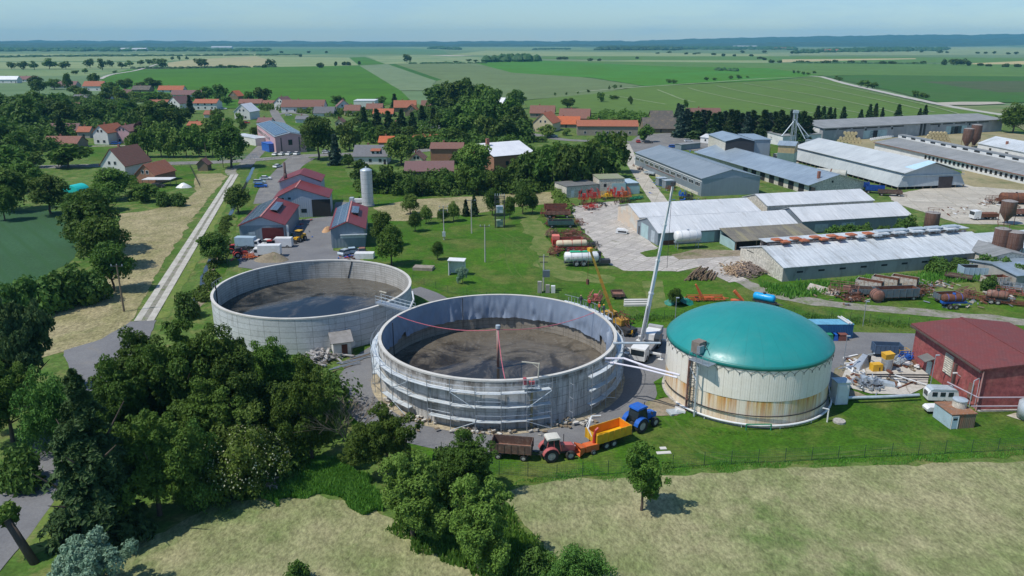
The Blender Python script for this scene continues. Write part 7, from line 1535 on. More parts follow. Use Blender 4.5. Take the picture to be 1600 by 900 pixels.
# tall grass and weeds
def tufts(name,label,pts,n,hgt_,mat,seed=1):
    rs = random.Random(seed); V = []; F_ = []
    P_ = [Vector(p) for p in pts]
    xs = [p.x for p in P_]; ys = [p.y for p in P_]
    def inside(x,y):
        c = False; j = len(P_)-1
        for i in range(len(P_)):
            if (P_[i].y > y) != (P_[j].y > y) and x < (P_[j].x-P_[i].x)*(y-P_[i].y)/(P_[j].y-P_[i].y)+P_[i].x: c = not c
            j = i
        return c
    k = 0; tries = 0
    while k < n and tries < n*8:
        tries += 1; x = rs.uniform(min(xs),max(xs)); y = rs.uniform(min(ys),max(ys))
        if not inside(x + 1.6*noise.noise(Vector((x*.4,y*.4,1))),y + 1.6*noise.noise(Vector((x*.4,y*.4,8)))): continue
        k += 1; h = hgt_ * rs.uniform(.5,1.3) * (1 + .5*noise.noise(Vector((x*.3,y*.3,0)))); a = rs.random()*6.28; w_ = h*.22; lx,ly = rs.gauss(0,.25)*h,rs.gauss(0,.25)*h; q = len(V)
        V += [(x-cos(a)*w_,y-sin(a)*w_,0),(x+cos(a)*w_,y+sin(a)*w_,0),(x+lx,y+ly,h)]; F_.append((q,q+1,q+2))
    me = bpy.data.meshes.new(name); me.from_pydata(V,[],F_); me.materials.append(mat); return tag(link(name,me),label,'grass',kind='stuff')
LG = leaf('grass_blades',(.08,.20,.02),(.12,.25,.04),.4)
tufts('tall_grass','tall lush grass between the grove and the left meadow',W([(430,790),(420,735),(500,715),(560,735),(600,790),(575,805),(520,780),(440,778)]),20000,.65,LG,2)
tufts('tall_grass','unmown grass strip along the long wire fence',W([(780,765),(860,740),(1100,726),(1350,714),(1640,700),(1640,712),(1350,724),(1100,736),(870,752)]),6500,.26,LG,3)
tufts('tall_grass','weedy green corner under the light green trees',W([(600,830),(700,790),(800,800),(850,860),(930,960),(820,960),(720,900)]),7000,.6,LG,4)
tufts('weeds','weeds round the foot of the green domed digester',W([(1030,640),(1060,665),(1110,680),(1200,684),(1290,668),(1300,658),(1200,676),(1110,672),(1060,655)]),900,.22,LG,5)
tufts('weeds','rank weeds in front of the low pale barn',W([(1190,440),(1225,450),(1320,440),(1440,430),(1540,420),(1545,440),(1440,445),(1320,455),(1240,468),(1200,460)]),6000,.9,LG,6)
tufts('weeds','green verge growing along the fence behind the blue container',W([(975,505),(1100,502),(1240,500),(1450,517),(1640,545),(1640,535),(1450,507),(1240,490),(975,495)]),4000,.5,LG,7)
for a in ((1300,372,352,14),(1325,371,350,16),(1350,369,350,14),(1380,369,352,14),(1418,367,336,16),(1405,368,342,14)): tree('mid_bush',*a,'leafy bush between the white roofed barns and the low pale barn','bushes between the barns')
for a in ((1465,425,402,22),(1500,422,405,18),(1540,428,398,22),(1570,432,404,18),(1590,440,412,18),(1545,455,430,14)): tree('mid_bush',*a,'leafy bush under the rusty twin silos','bushes under the twin silos')

# more of the machinery park, and junk nobody could count
for i,(x,y,r_,L,W_,H_,mt,lb) in enumerate(((858,338,5,5,2.4,2.2,BR2,'rusty frame machine left of the pale rusted trailer'),(900,352,10,4,2.2,1.8,RUST,'small rusty harrow at the slab edge right of the dark green trailer'),(862,370,70,4,2.4,2.0,RUST2,'pinkish rusty seeder left of the broad brown harrow'),
    (908,378,20,4,2.4,1.6,RUST2,'bleached rusty harrow right of the broad brown one'),(868,398,60,4,2.4,2.0,BR2,'dark red machine left of the cream sprayer tank'),(925,386,0,3,2.0,1.4,DARKM,'black cultivator at the slab edge beside the cream sprayer tank'),(922,328,15,4,2.6,2.0,RED,'low red rake in front of the tall folded cultivator'),(955,309,80,3,2.6,3.6,RED,'upright red frame between the yellow implement and the tallest harrow'),
    (1435,462,20,5,2.4,1.8,RUST,'rusty harrow right of the long slate trailer'),(1332,470,10,4,2.2,1.2,RUST,'low rusty frame at the left end of the slate trailer'),(1508,462,30,4,2.2,1.6,RUST2,'pale rusty seeder between the blue tank wagon and the beige body'),(1530,470,-30,5,2.0,1.4,RUST,'flat rusty frame left of the reddish tank'),(1575,462,-30,5,2.2,1.6,BR2,'dark red harrow behind the long rusty disc harrow'))):
    implement(lb,P(x,y),R(r_),L,W_,H_,mt,200+i,n=18)
def junk(label,spots_,n,seed,mats,sz=(.3,1.6)):
    rs = random.Random(seed); m = MB()
    for k in range(n):
        x,y,sx,sy = rs.choice(spots_); c = P(rs.gauss(x,sx),rs.gauss(y,sy)); m.cur = rs.randrange(len(mats)); m.cbox((c.x,c.y,rs.uniform(.12,.5)),(rs.uniform(*sz),rs.uniform(.1,.5),rs.uniform(.05,.25)),rs.uniform(0,3),rs.uniform(-.3,.3))
    return tag(m.build('scattered_junk',mats),label,'junk',kind='stuff')
junk('scattered scrap lying between the wagons of the scrap row',[(1330,468,14,4),(1440,456,16,5),(1500,470,18,5),(1560,466,18,6),(1465,446,14,4)],240,41,[RUST,STEEL,SC_W,WOOD])
junk('small debris scattered among the machinery row',[(862,345,6,8),(900,368,10,8),(915,395,8,8),(930,322,14,4)],160,42,[RUST,DARKM,WOOD])
junk('loose boards and pipes lying on the round concrete pad',[(1340,590,12,8),(1400,598,20,6),(1420,572,14,5),(1330,570,6,6)],110,43,[STEEL,RUST,WHITE,WOOD],(.3,2.2))
junk('rubble and planks left at the foot of the scaffolding',[(660,655,20,5),(760,676,40,2),(880,664,30,4),(608,622,3,14)],200,44,[LIP,WOOD,CONC],(.2,.9))
junk('farmyard clutter on the pale right yard',[(1545,318,10,4),(1590,328,8,8),(1500,330,20,6),(1350,300,14,4)],90,45,[RUST,WOOD,WHITE])
junk('clutter along the wall of the blue grey hall and lanes',[(1035,290,14,6),(1210,264,12,3),(1080,240,12,2),(1085,314,12,3)],110,46,[RUST,STEEL,BLUE])
junk('junk standing about the works yard near the red tractors',[(375,398,8,4),(548,402,10,3),(470,352,8,8)],90,47,[RUST,STEEL,RED,BLUE])
# ---------------------------------------------------------------- village
TO = tiles('orange_tiles',(.42,.145,.075),(.34,.11,.06)); TB = tiles('brown_tiles',(.27,.125,.09),(.21,.10,.075),(.16,.13,.09)); TM = tiles('mauve_tiles',(.25,.13,.12),(.20,.105,.10)); TD = tiles('dark_tiles',(.13,.115,.10),(.10,.09,.08),(.20,.16,.10),.5,.7)
TG_ = tiles('grey_tiles',(.20,.20,.21),(.16,.16,.17)); TR_ = tiles('bright_orange_tiles',(.55,.15,.06),(.46,.12,.05)); TW = paint('white_metal_roof',(.74,.75,.76),(.65,.66,.68),.3,.5)
WALLS = {'w': paint('house_white',(.70,.69,.65),(.62,.61,.57),.5,.9),'p': paint('house_pink',(.58,.36,.38),(.52,.32,.34),.5,.9),'c': paint('house_cream',(.62,.52,.34),(.55,.46,.3),.5,.9),'g': paint('house_grey',(.42,.40,.37),(.34,.32,.3),.5,.9),'b': paint('house_brick',(.34,.17,.10),(.28,.14,.09),.8,.9),'d': WOOD,'s': paint('house_stone',(.30,.26,.20),(.24,.21,.17),.8,.9)}
DKF = paint('dark_door',(.06,.045,.045))
def house(label,x0,x1,yb,yt,roof,wall='w',face='side',D=9,he=None,rot=0.,chim=1,wins=2,group=None,name='house',cat='house',hip=False,door=True,upper=False,lift=0):
    pa_,pb_ = P(x0,yb),P(x1,yb); pc_ = (pa_ + pb_) / 2; L = (pb_-pa_).length; wall = WALLS[wall]
    if face == 'side':
        A,B,Wd = pa_,pb_,D; pr2 = Vector((pc_.x,pc_.y + D/2,0)); hr = max(3.2,high(pr2,yt)); he = he or max(2.3,hr - Wd*.36)
    else:
        pr2 = pc_; hr = max(3.4,high(pc_,yt)); he = he or max(2.2,hr - L*.42); A = Vector((pb_.x,pb_.y,0)); B = Vector((pb_.x,pb_.y + D,0)); Wd = L
    if rot:
        c = pc_; A = c + Matrix.Rotation(rot,3,'Z') @ (A - c); B = c + Matrix.Rotation(rot,3,'Z') @ (B - c)
    Lx,_ = frame_of(A,B); ops = []
    fr = FRAME
    if face == 'side':
        n = wins
        for k in range(n): ops.append(('S',Lx*(k+.7)/(n+.4),1.0,1.2,1.3,GLASS,'window',fr,1))
        if door: ops.append(('S',Lx*.93 if n else Lx*.5,.05,1.0,2.0,DKF,'door',None,1))
        if upper: ops += [('S',Lx*(k+.7)/(n+.4),3.6,1.2,1.2,GLASS,'window',fr,1) for k in range(n)]
        ops.append(('W',Wd*.5,1.2,1.1,1.2,GLASS,'window',None,1))
    else:   # gable towards the viewer is the x=0 end
        for k in range(wins): ops.append(('W',Wd*(k+.7)/(wins+.4),.9,1.3,1.3,GLASS,'window',fr,1))
        if hr > 5: ops.append(('W',Wd*.62,he+.1,1.0,1.2,GLASS,'window',fr,1)); ops.append(('W',Wd*.38,he+.1,1.0,1.2,GLASS,'window',fr,1))
        ops.append(('N',Lx*.4,1,1.2,1.2,GLASS,'window',None,1))
    ops = [o for o in ops if o[2]+o[4] < he or o[0] == 'W']
    t,L_ = barn(name,label,cat,A,B,Wd,he,hr,wall,roof,ops,ov=.5,og=.4,group=group,th=.2)
    rf = [c for c in KIDS[t.name] if c.name.startswith('roof')][0]
    if chim:
        m = MB(); xx = Lx*.35; m.box(xx,xx+.7,Wd/2+.3,Wd/2+.9,he,hr+1.0); m.build('chimney',paint('brick_red',(.32,.13,.08)),rf)
    return t,Lx,Wd,he,hr,rf
def pvs(t,Lx,Wd,he,hr,rf,f0,f1,g0,g1,side=0):
    def pt(x,f): y = (Wd/2)*f if side == 0 else Wd - (Wd/2)*f; return (x,y,he + (hr-he)*f + .27)
    m = MB(); a,b,c,d = pt(Lx*f0,g0),pt(Lx*f1,g0),pt(Lx*f1,g1),pt(Lx*f0,g1); u = lambda p: (p[0],p[1],p[2]+.06)
    m.add([a,b,c,d,u(a),u(b),u(c),u(d)],[(0,3,2,1),(4,5,6,7),(0,1,5,4),(1,2,6,5),(2,3,7,6),(3,0,4,7)]); m.build('solar_array',PV,rf)
house('brown roofed house nearest the left edge with a gabled dormer',68,121,232,213,TB,'s',D=10,wins=3); house('mauve roofed long house behind the brown roofed dormer house',76,120,210,193,TM,'g',D=9,wins=0)
house('small orange brown garage left of the white gabled cottage',122,141,216,198,TO,'g',D=6,wins=0,name='garage'); house('white cottage with brown red gable roof left of the pink house',146,172,226,196,TO,'w','gable',D=13,rot=R(-12))
house('pink walled house with four windows and mauve roof',180,206,224,197,TM,'p','gable',D=12,rot=R(-10),he=6); house('large white gabled house with brown roof at the main road',157,201,279,233,TB,'w','gable',D=14,rot=R(-14),wins=2,he=5)
house('brick garage with orange gable roof and white awning by the garden',212,246,287,257,TO,'b','gable',D=11,rot=R(-14),he=3.4,wins=0,chim=0,name='garage',cat='garage')
house('tiny brown hut with pyramid like roof by the main road',309,325,267,249,TM,'d','gable',D=4,chim=0,wins=0,name='hut',cat='hut',he=2.6)
house('white bungalow at the far left edge of the village',-4,27,130,119,TW,'w',D=10); house('mauve roofed farmhouse next to the white far left bungalow',29,56,128,119,TM,'w',D=10)
house('long mauve brown roofed house behind the dark left trees',80,118,138,127,TM,'g',D=12); house('orange brown roofed farmhouse with white gable in the far left village',130,161,142,127,TO,'w',D=12); house('grey roofed low house among trees below the far orange farmhouse',114,135,158,148,TG_,'g',D=9)
house('dark brown barn by the dark spreading tree at the village rim',206,233,144,134,TD,'d',D=12,wins=0,name='barn',cat='barn'); house('bright red brown long roof at the edge of the bright green field',247,286,145,134,TO,'w',D=10,wins=3)
house('mauve long roof in front of the bright red brown one',267,316,152,141,TM,'w',D=11,wins=3); house('white gabled house with mauve roof beside the tall spruces',260,284,170,151,TM,'w','gable',D=14,rot=R(-20)); 
house('square house with broad orange roof and white walls',303,339,172,155,TO,'w',D=12,he=5,wins=3,upper=True); house('small orange annex roof right below the square white walled house',319,340,184,173,TO,'w',D=7,wins=1)
house('small isolated orange gable hut on the green field edge',356,374,156,142,TR_,'d','gable',D=8,chim=0,wins=0,rot=R(-20)); house('long mauve brown barn left of the brown gabled white house',373,408,166,155,TB,'s',D=10,wins=0,name='barn',cat='barn')
hh_ = house('white gabled house with solar panels on its pale left roof slope',366,392,187,163,TW,'w','gable',D=13,rot=R(-10)); pvs(*hh_,.1,.9,.45,.9,1)
house('low orange roof half hidden among the hedge trees',293,322,202,190,TO,'w',D=9,wins=2); 
house('brown roofed white house at the lane north of the panelled hall',428,447,172,152,TM,'w','gable',D=12,rot=R(-15)); house('long brown red roofed house behind the white van on the lane',440,506,176,156,TB,'w',D=12,wins=5); house('grey hipped roof house right of the long brown red roofed one',490,521,182,167,TG_,'w',D=11,wins=2)
house('brown gabled house with white wall left of the flat white hall',527,549,176,157,TM,'w','gable',D=12,rot=R(15)); house('pinkish roofed house below the flat white hall',538,562,180,164,TB,'c',D=9,wins=2)
t,L = flat('hall','long flat white hall among brown roofs before the green field','hall',P(553,168),P(586,168),16,5,WALLS['w'],TW)
house('brown orange roof right of the flat white hall',572,597,175,162,TB,'g',D=10); house('bright orange roof in front of the brown orange one',583,614,183,170,TR_,'w',D=9,wins=1); house('large orange roof with dark gable near the round village trees',616,650,175,157,TO,'d',D=12,rot=R(5))
house('smaller dark gabled orange roof in front of the large orange one',633,651,182,164,TO,'d','gable',D=10,wins=0,chim=0); house('dark red brown barn right of the dark gabled orange roofs',658,698,174,157,TB,'d',D=12,wins=0,name='barn',cat='barn')
house('small pink roofed house just above the panelled hall',402,423,197,184,TM,'w',D=8,wins=1)
hb_ = Vector((-132,404,0)); ha_ = P(432,240)
t,L = barn('village_hall','pale pink two storey hall with solar panels covering its roof','hall',hb_,ha_,13.5,7.4,8.8,WALLS['p'],ROOF_G,[('E',6.5,3.5,1.8,2.4,GLASS,'window',None,2),('E',10.5,.5,.5,6.4,DARKM,'pilaster',None,1),('E',2.5,.5,.5,6.4,DARKM,'pilaster',None,1)] + [('S',4 + 4.4*k,3.8,2.4,1.6,GLASS,'window',FRAME,2) for k in range(10)],og=.4)
rf = [c for c in KIDS[t.name] if c.name.startswith('roof')][0]
for s in (0,1): pvs(t,L,13.5,7.4,8.8,rf,.04,.96,.05,.95,s)
t,L = flat('awning_shelter','blue awning shelter in front of the pink panelled hall','shelter',P(421,238),P(444,236),9,3.6,BLUE,BLUE)
t,L = flat('annex','pale low annex at the left foot of the pink panelled hall','annex',P(400,228),P(420,226),24,3.4,WALLS['w'],ROOF_W2)
hh_ = house('grey roofed white house with a small red dormer at the road corner',553,605,257,227,TG_,'w',D=12,he=3.4,wins=3); t,Lx,Wd,he,hr,rf = hh_
m = MB(); y = Wd*.22; m.box(Lx*.52,Lx*.78,y-1.6,y+1.5,he+.6,he+2.1); d_ = m.build('dormer',WALLS['w'],rf); m = MB(); m.cbox((Lx*.65,y-.1,he+2.3),(Lx*.3,3.9,.15),0,0,R(10)); m.build('dormer_roof',TO,d_)
for f in (.58,.72): m = MB(); m.box(Lx*f-.5,Lx*f+.5,y-1.66,y-1.6,he+.9,he+1.9); m.build('window',GLASS,d_)
house('red roofed shed left behind the grey roofed dormer house',592,614,230,213,TR_,'b',D=10,wins=0); house('long bright red roof behind the red brick garage',645,683,228,212,TR_,'w',D=12,wins=2,he=4); house('red hipped roof right of the long bright red one',682,710,230,213,TO,'b',D=11,wins=0)
house('red brown roofed brick building with a white garage door',673,723,251,223,TB,'b',D=13,wins=0,door=False,he=5); 
house('broad old barn with long mauve brown tiled roof behind the hay strip',633,708,283,252,TM,'d',D=15,wins=0,chim=0,he=3.6,name='barn',cat='barn',rot=R(3)); house('peaked brown roofed cottage behind the broad old barn',640,662,262,240,TB,'c','gable',D=10,wins=1)
t,L = barn('house','brick house with wide white metal roof and brick chimney','house',P(772,268),P(834,262),24,6.0,9.4,WALLS['b'],TW,[('S',6,2,1.4,1.6,GLASS,'window',None,1),('S',12,1.5,1.2,2,GLASS,'window',None,1)],og=.6,ov=.8)
m = MB(); m.box(2,3.2,9,10.2,7,11.5); m.build('chimney',paint('brick_red',(.32,.13,.08)),t)
t,L = flat('house','flat roofed white bungalow among dark conifers','house',P(657,207),P(688,207),10,3.4,WALLS['w'],TW,[('S',4,1,1.6,1.4,GLASS,'window',None,1),('S',9,1,1.6,1.4,GLASS,'window',None,1)])
house('white roofed gable peeping above the right village trees',780,799,172,153,TW,'w','gable',D=16,chim=0,wins=0,rot=R(60)); house('cream house front half hidden behind the willow',524,536,198,186,TB,'c','gable',D=9)
house('brown roofed house with tall chimney left of the orange farmstead',828,866,184,165,TB,'s',D=12,rot=R(-6)); house('ochre house with bright orange roof in the farmstead',832,864,206,177,TR_,'c','gable',D=14,rot=R(-22),wins=2,he=5)
house('long bright orange roofed barn joined to the ochre house',864,905,200,182,TR_,'s',D=12,wins=0,rot=R(-6)); house('brown roofed barn with dark gable behind the bright orange barn',873,920,192,170,TB,'d',D=14,rot=R(-10),wins=0,name='barn',cat='barn')
house('very long orange brown roofed farmhouse with grey gable end',902,996,212,188,TO,'s',D=14,rot=R(-3),wins=5,door=False,he=5.0); house('old wide dark thatch grey barn at the village square',1006,1059,208,184,TD,'d',D=14,wins=0,chim=0,name='barn',cat='barn'); house('upper dark grey barn roof behind the wide dark barn',1018,1052,192,173,TD,'d',D=12,wins=0,chim=0,name='barn',cat='barn')
house('house with mauve roof and several chimneys above the spruces',1076,1128,190,169,TB,'w',D=16,wins=3,chim=1)
for a in ((58,70+6,205,192,TB,'w','mauve brown roof peeping out left of the mauve long house'),(232,262,168,156,TO,'w','orange roofed house standing in the dark trees right of the copper tree'),(98,122,172,160,TB,'g','brown roof among the dark trees above the white cottage'),
    (150,172,160,149,TO,'w','small orange roof below the orange farmhouse of the far left village'),(186,204,150,140,TM,'g','small mauve roof left of the dark brown rim barn'),(410,428,168,157,TB,'w','small brown roof left of the lane house'),(462,480,192,181,TG_,'w','small grey roofed shed above the big road tree'),
    (600,622,200,188,TO,'w','orange roof among the conifers of the central grove'),(700,724,196,184,TB,'w','brown roof half lost among the big round trees'),(330,350,196,186,TB,'w','brown roof right of the low hedge tree roof')): house(a[6],a[0],a[1],a[2],a[3],a[4],a[5],D=8,wins=1)
# turquoise hood, white heap, cars in the village
t = thing('pool_hood','turquoise plastic dome tunnel in the garden at left','tunnel',P(120,300),R(-15)); m = MB(); m.prof([(3.2*cos(R(a)),2.6*sin(R(a))) for a in range(0,181,15)],-2.6,2.6); m.build('hood',paint('turquoise',(.02,.55,.50),(.02,.48,.45),1,.4),t)
mound('white_sack','white heap under a sheet at the edge of the garden plot',P(287,293),2.6,1.6,1.6,WHITE,4)
o = MB().box(-5,5,-2.5,2.5,2.4,2.55).build('awning',WHITE); tt = thing('carport','white awning carport beside the brick garage','carport',P(250,290)); o.parent = tt; KIDS.setdefault(tt.name,[]).append(o)
for x in (-4.8,4.8):
    for y in (-2.3,2.3): m = MB(); m.cyl((x,y,0),(x,y,2.4),.08,None,5); m.build('post',DARKM,tt)
cc = [(248,293,DARKM,'dark car parked under the white carport',5),(182,226,BLUE,'blue car before the pink walled house',10),(132,215,BLUE,'blue car in the small orange brown garage yard',80),(350,171,WHITE,'white camper beside the square orange roofed house',0),(385,193,RED,'red car near the house with solar gable',5),(451,181,WHITE,'white van on the lane before the long brown red roofed house',5),
      (997,223,RED,'small red car on the village square',90),(1013,224,DARKM,'dark grey car on the village square',3),(1076,222,WHITE,'white estate car near the spruces on the village square',5),(511,240,WHITE,'white car half hidden behind the big road tree',5),(1052,231,BLUE,'blue car behind the ridge of the grey hall',5),(865,214,PALEST,'silver car before the orange farmstead',0)]
for x,y,c_,lb,r_ in cc: car(lb,c_,P(x,y),R(r_),kind='estate')
for k,(x,lb) in enumerate(((431,'leftmost'),(441,'second from the left'),(452,'third from the left'),(464,'rightmost'))): car(f'white car in the row before the pink hall, {lb}',WHITE,P(x,243 - k*.3),R(80),'white cars before the pink hall')
# garden lawns and drives
for px in ([(230,270),(300,268),(306,290),(240,295)],[(125,225),(160,222),(210,226),(205,250),(140,252)],[(445,181),(480,180),(470,200),(440,190)],[(700,245),(730,250),(725,290),(705,290)],[(1180,210),(1215,208),(1230,235),(1170,238)]):
    edge_sheet('lawn',W(px),.05,G_site,.5)
ribbon('path',W([(130,229),(170,228),(212,227)]),4,.08,G_track,.2); ribbon('path',W([(480,180),(452,176),(430,180)]),5,.09,G_asph2,.2)
# village trees: (kind, x, foot, top, half width)
VT = {
 'tree of the dense dark park at the left behind the houses': ('trees of the left park',[('dark',12,200,150,24),('dark',45,205,138,30),('dark',78,188,148,24),('dark',20,225,175,26),('mid',60,185,135,26),('dark',105,200,150,22),('mid',95,178,138,22),('dark',140,196,155,20),('dark',112,190,160,16),('spruce',98,222,175,14),('dark',160,195,150,20),('dark',205,198,150,22),('dark',232,210,150,26),('mid',255,205,158,20),('dark',228,230,184,18),('dark',245,225,172,22),('light',165,186,152,14),('mid',180,190,156,14),('dark',275,205,160,16),('dark',5,178,140,22),('dark',30,178,140,20)]),
 'dark tree of the thick grove at the left edge below the village': ('trees at the left edge grove',[('dark',8,255,205,26),('dark',34,258,218,22),('mid',55,262,232,18),('dark',30,245,195,24),('dark',5,232,180,26),('dark',150,186,160,20),('dark',182,190,158,20),('dark',262,190,150,20),('dark',238,188,148,20),('dark',205,185,150,20)]),
 'tree of the leafy hedge above the main road left of the big oak': ('trees of the roadside hedge',[('mid',212,246,205,14),('mid',232,246,200,16),('mid',252,246,202,15),('light',272,246,200,15),('mid',292,246,203,15),('mid',312,246,200,16),('mid',332,244,203,14),('light',244,232,190,14),('light',266,230,190,14),('mid',300,228,192,16),('light',320,230,186,16)]),
 'garden tree among the far left village roofs': ('trees among the far left roofs',[('dark',62,148,118,14),('mid',85,140,120,14),('dark',107,142,108,8),('mid',120,150,130,12),('light',132,155,133,12),('dark',148,138,108,9),('mid',172,150,128,14),('light',190,158,130,14),('mid',172,142,124,12),('dark',196,142,118,14),('dark',220,140,125,12),('dark',240,138,118,16),('mid',160,160,140,14),('mid',240,160,140,16),('dark',55,135,115,12)]),
 'dark tree around the white and orange houses left of the panelled hall': ('trees around the orange roofs',[('spruce',298,178,145,8),('dark',312,160,137,12),('mid',325,158,130,14),('dark',345,160,126,15),('mid',340,190,165,14),('dark',390,160,138,10),('dark',412,162,130,16),('mid',355,205,180,14),('mid',340,215,170,16),('dark',290,190,165,12),('light',375,196,172,8),('dark',270,192,165,12),('mid',355,165,146,10),('dark',380,205,186,8)]),
 'tree of the grove behind the willow and the flat white bungalow': ('trees of the central grove',[('spruce',570,212,162,13),('spruce',590,212,165,14),('spruce',608,216,168,14),('spruce',628,214,165,14),('spruce',645,216,170,12),('dark',575,218,185,14),('mid',600,224,190,16),('dark',622,222,185,16),('dark',640,224,192,14),('spruce',660,200,160,12),('spruce',678,206,163,12),('mid',690,212,170,16),('dark',705,214,168,18),('dark',668,222,195,14),('mid',700,228,190,18),('spruce',617,172,143,9),('dark',560,200,178,14),('dark',583,205,180,16),('mid',655,232,205,14),('dark',715,230,195,18),('mid',675,190,165,14),('dark',528,165,146,14),('dark',596,162,148,10)]),
 'big round tree in the cluster beyond the village centre': ('big round trees beyond the centre',[('dark',688,175,130,24),('mid',710,178,126,24),('dark',735,178,122,22),('mid',755,182,128,22),('dark',770,188,138,20),('dark',720,196,150,22),('mid',745,200,152,22),('dark',775,205,150,22),('mid',795,200,152,18),('dark',810,205,165,16),('mid',730,215,175,20),('light',760,222,178,18),('dark',785,225,180,20),('dark',810,222,185,18),('dark',800,180,140,12),('dark',812,170,142,8)]),
 'tree of the tall dark belt behind the hay strip': ('trees of the tall dark belt',[('dark',842,292,232,22),('dark',862,296,226,24),('dark',885,298,222,26),('dark',908,295,218,24),('mid',925,285,212,26),('dark',945,280,208,28),('mid',962,270,205,22),('dark',822,290,240,18),('dark',850,262,225,18),('mid',878,255,220,20),('dark',830,270,235,14),('dark',895,268,225,20),('mid',805,286,248,14)]),
 'dense garden tree along the far edge of the hay strip': ('garden trees behind the hay strip',[('dark',566,288,250,18),('dark',585,300,262,18),('dark',605,302,258,16),('dark',622,300,270,14),('dark',640,308,274,12),('dark',660,306,278,12),('mid',680,304,276,12),('dark',702,300,270,12),('mid',725,302,258,14),('dark',745,304,262,18),('mid',768,302,268,14),('dark',785,300,262,14),('dark',715,265,235,12)]),
 'spruce of the long dark windbreak behind the grain dryer': ('spruces of the windbreak',[('spruce' if k % 4 else 'blue',1062 + k*8.6,215 - (k % 3)*2 + k*.5,172 + (k*7 % 9) - (6 if k % 5 == 0 else 0) + k*.15,13 + k % 4) for k in range(24)]),
 'lone spruce rising behind the roof of the very long hall': ('spruces behind the long hall',[('spruce',1275,200,167,9),('spruce',1284,200,168,9),('spruce',1294,198,169,9),('spruce',1302,196,170,5),('spruce',1316,196,168,8),('spruce',1344,192,172,6),('spruce',1357,192,164,7),('spruce',1366,192,163,7),('spruce',1377,191,169,5),('spruce',1402,189,164,8),('spruce',1444,187,165,6),('spruce',1436,187,170,5)]),
}
for lb,(gp,L_) in VT.items():
    if gp in ('trees of the left park','trees around the orange roofs','trees among the far left roofs','trees at the left edge grove','trees of the central grove'): L_ = [(k,x,yb,yb-(yb-yt)*.84,hw*.9) for k,x,yb,yt,hw in L_]
    for k,x,yb,yt,hw in L_: tree('far_'+k,x,yb,yt,hw,lb,gp)
for k,x,yb,yt,hw,lb in (('mid_dark',362,262,195,30,'big dark oak at the junction left of the bridge'),('mid_dark',498,250,178,30,'large tall tree at the road right of the pink hall'),('far_blue',525,258,212,12,'bluish spruce right of the large tall road tree'),('far_willow',546,236,180,20,'yellow green weeping willow behind the blue spruce'),
    ('far_mid',545,262,240,10,'bush beside the grey roofed dormer house'),('mid_light',628,258,210,26,'bright broad tree between the dormer house and the brick garage'),('mid_light',743,285,220,28,'bright round tree right of the broad old barn'),('far_dark',690,286,262,14,'low dark tree under the right end of the broad old barn'),('far_mid',1008,222,194,12,'round tree before the old wide dark barn'),
    ('far_light',855,215,195,14,'green tree before the orange farmstead'),('far_dark',887,170,152,11,'round dark tree behind the orange farmstead roofs'),('far_light',885,212,200,7,'round shrub beside the orange farmstead'),('far_blue',1072,215,172,13,'bluish spruce at the right end of the village square'),('far_blue',1058,196,163,8,'slim bluish spruce behind the wide dark barn'),
    ('mid_mid',1582,208,162,22,'broad tree at the right end of the very long hall'),('far_dark',985,160 + 4,150,4,'small tree in the striped field near the village'),('far_purple',222,222,185,10,'copper leaved tree right of the pink walled house'),('far_mid',400,215,196,10,'leafy tree at the left corner of the pink hall'),('far_dark',1225,250,240,4,'small bush beside the grain dryer hut'),
    ('far_mid',975,196,186,8,'bush behind the very long farmhouse'),('far_light',955,196,184,14,'orchard tree behind the very long farmhouse'),('far_mid',975,194,170+8,10,'orchard tree nearest the upper dark grey barn')): tree(k,x,yb,yt,hw,lb)
for x in (822,832,840,848): tree('far_mid',x,222,213,8,'clipped green hedge bush along the lane by the farmstead','hedge bushes by the farmstead lane')
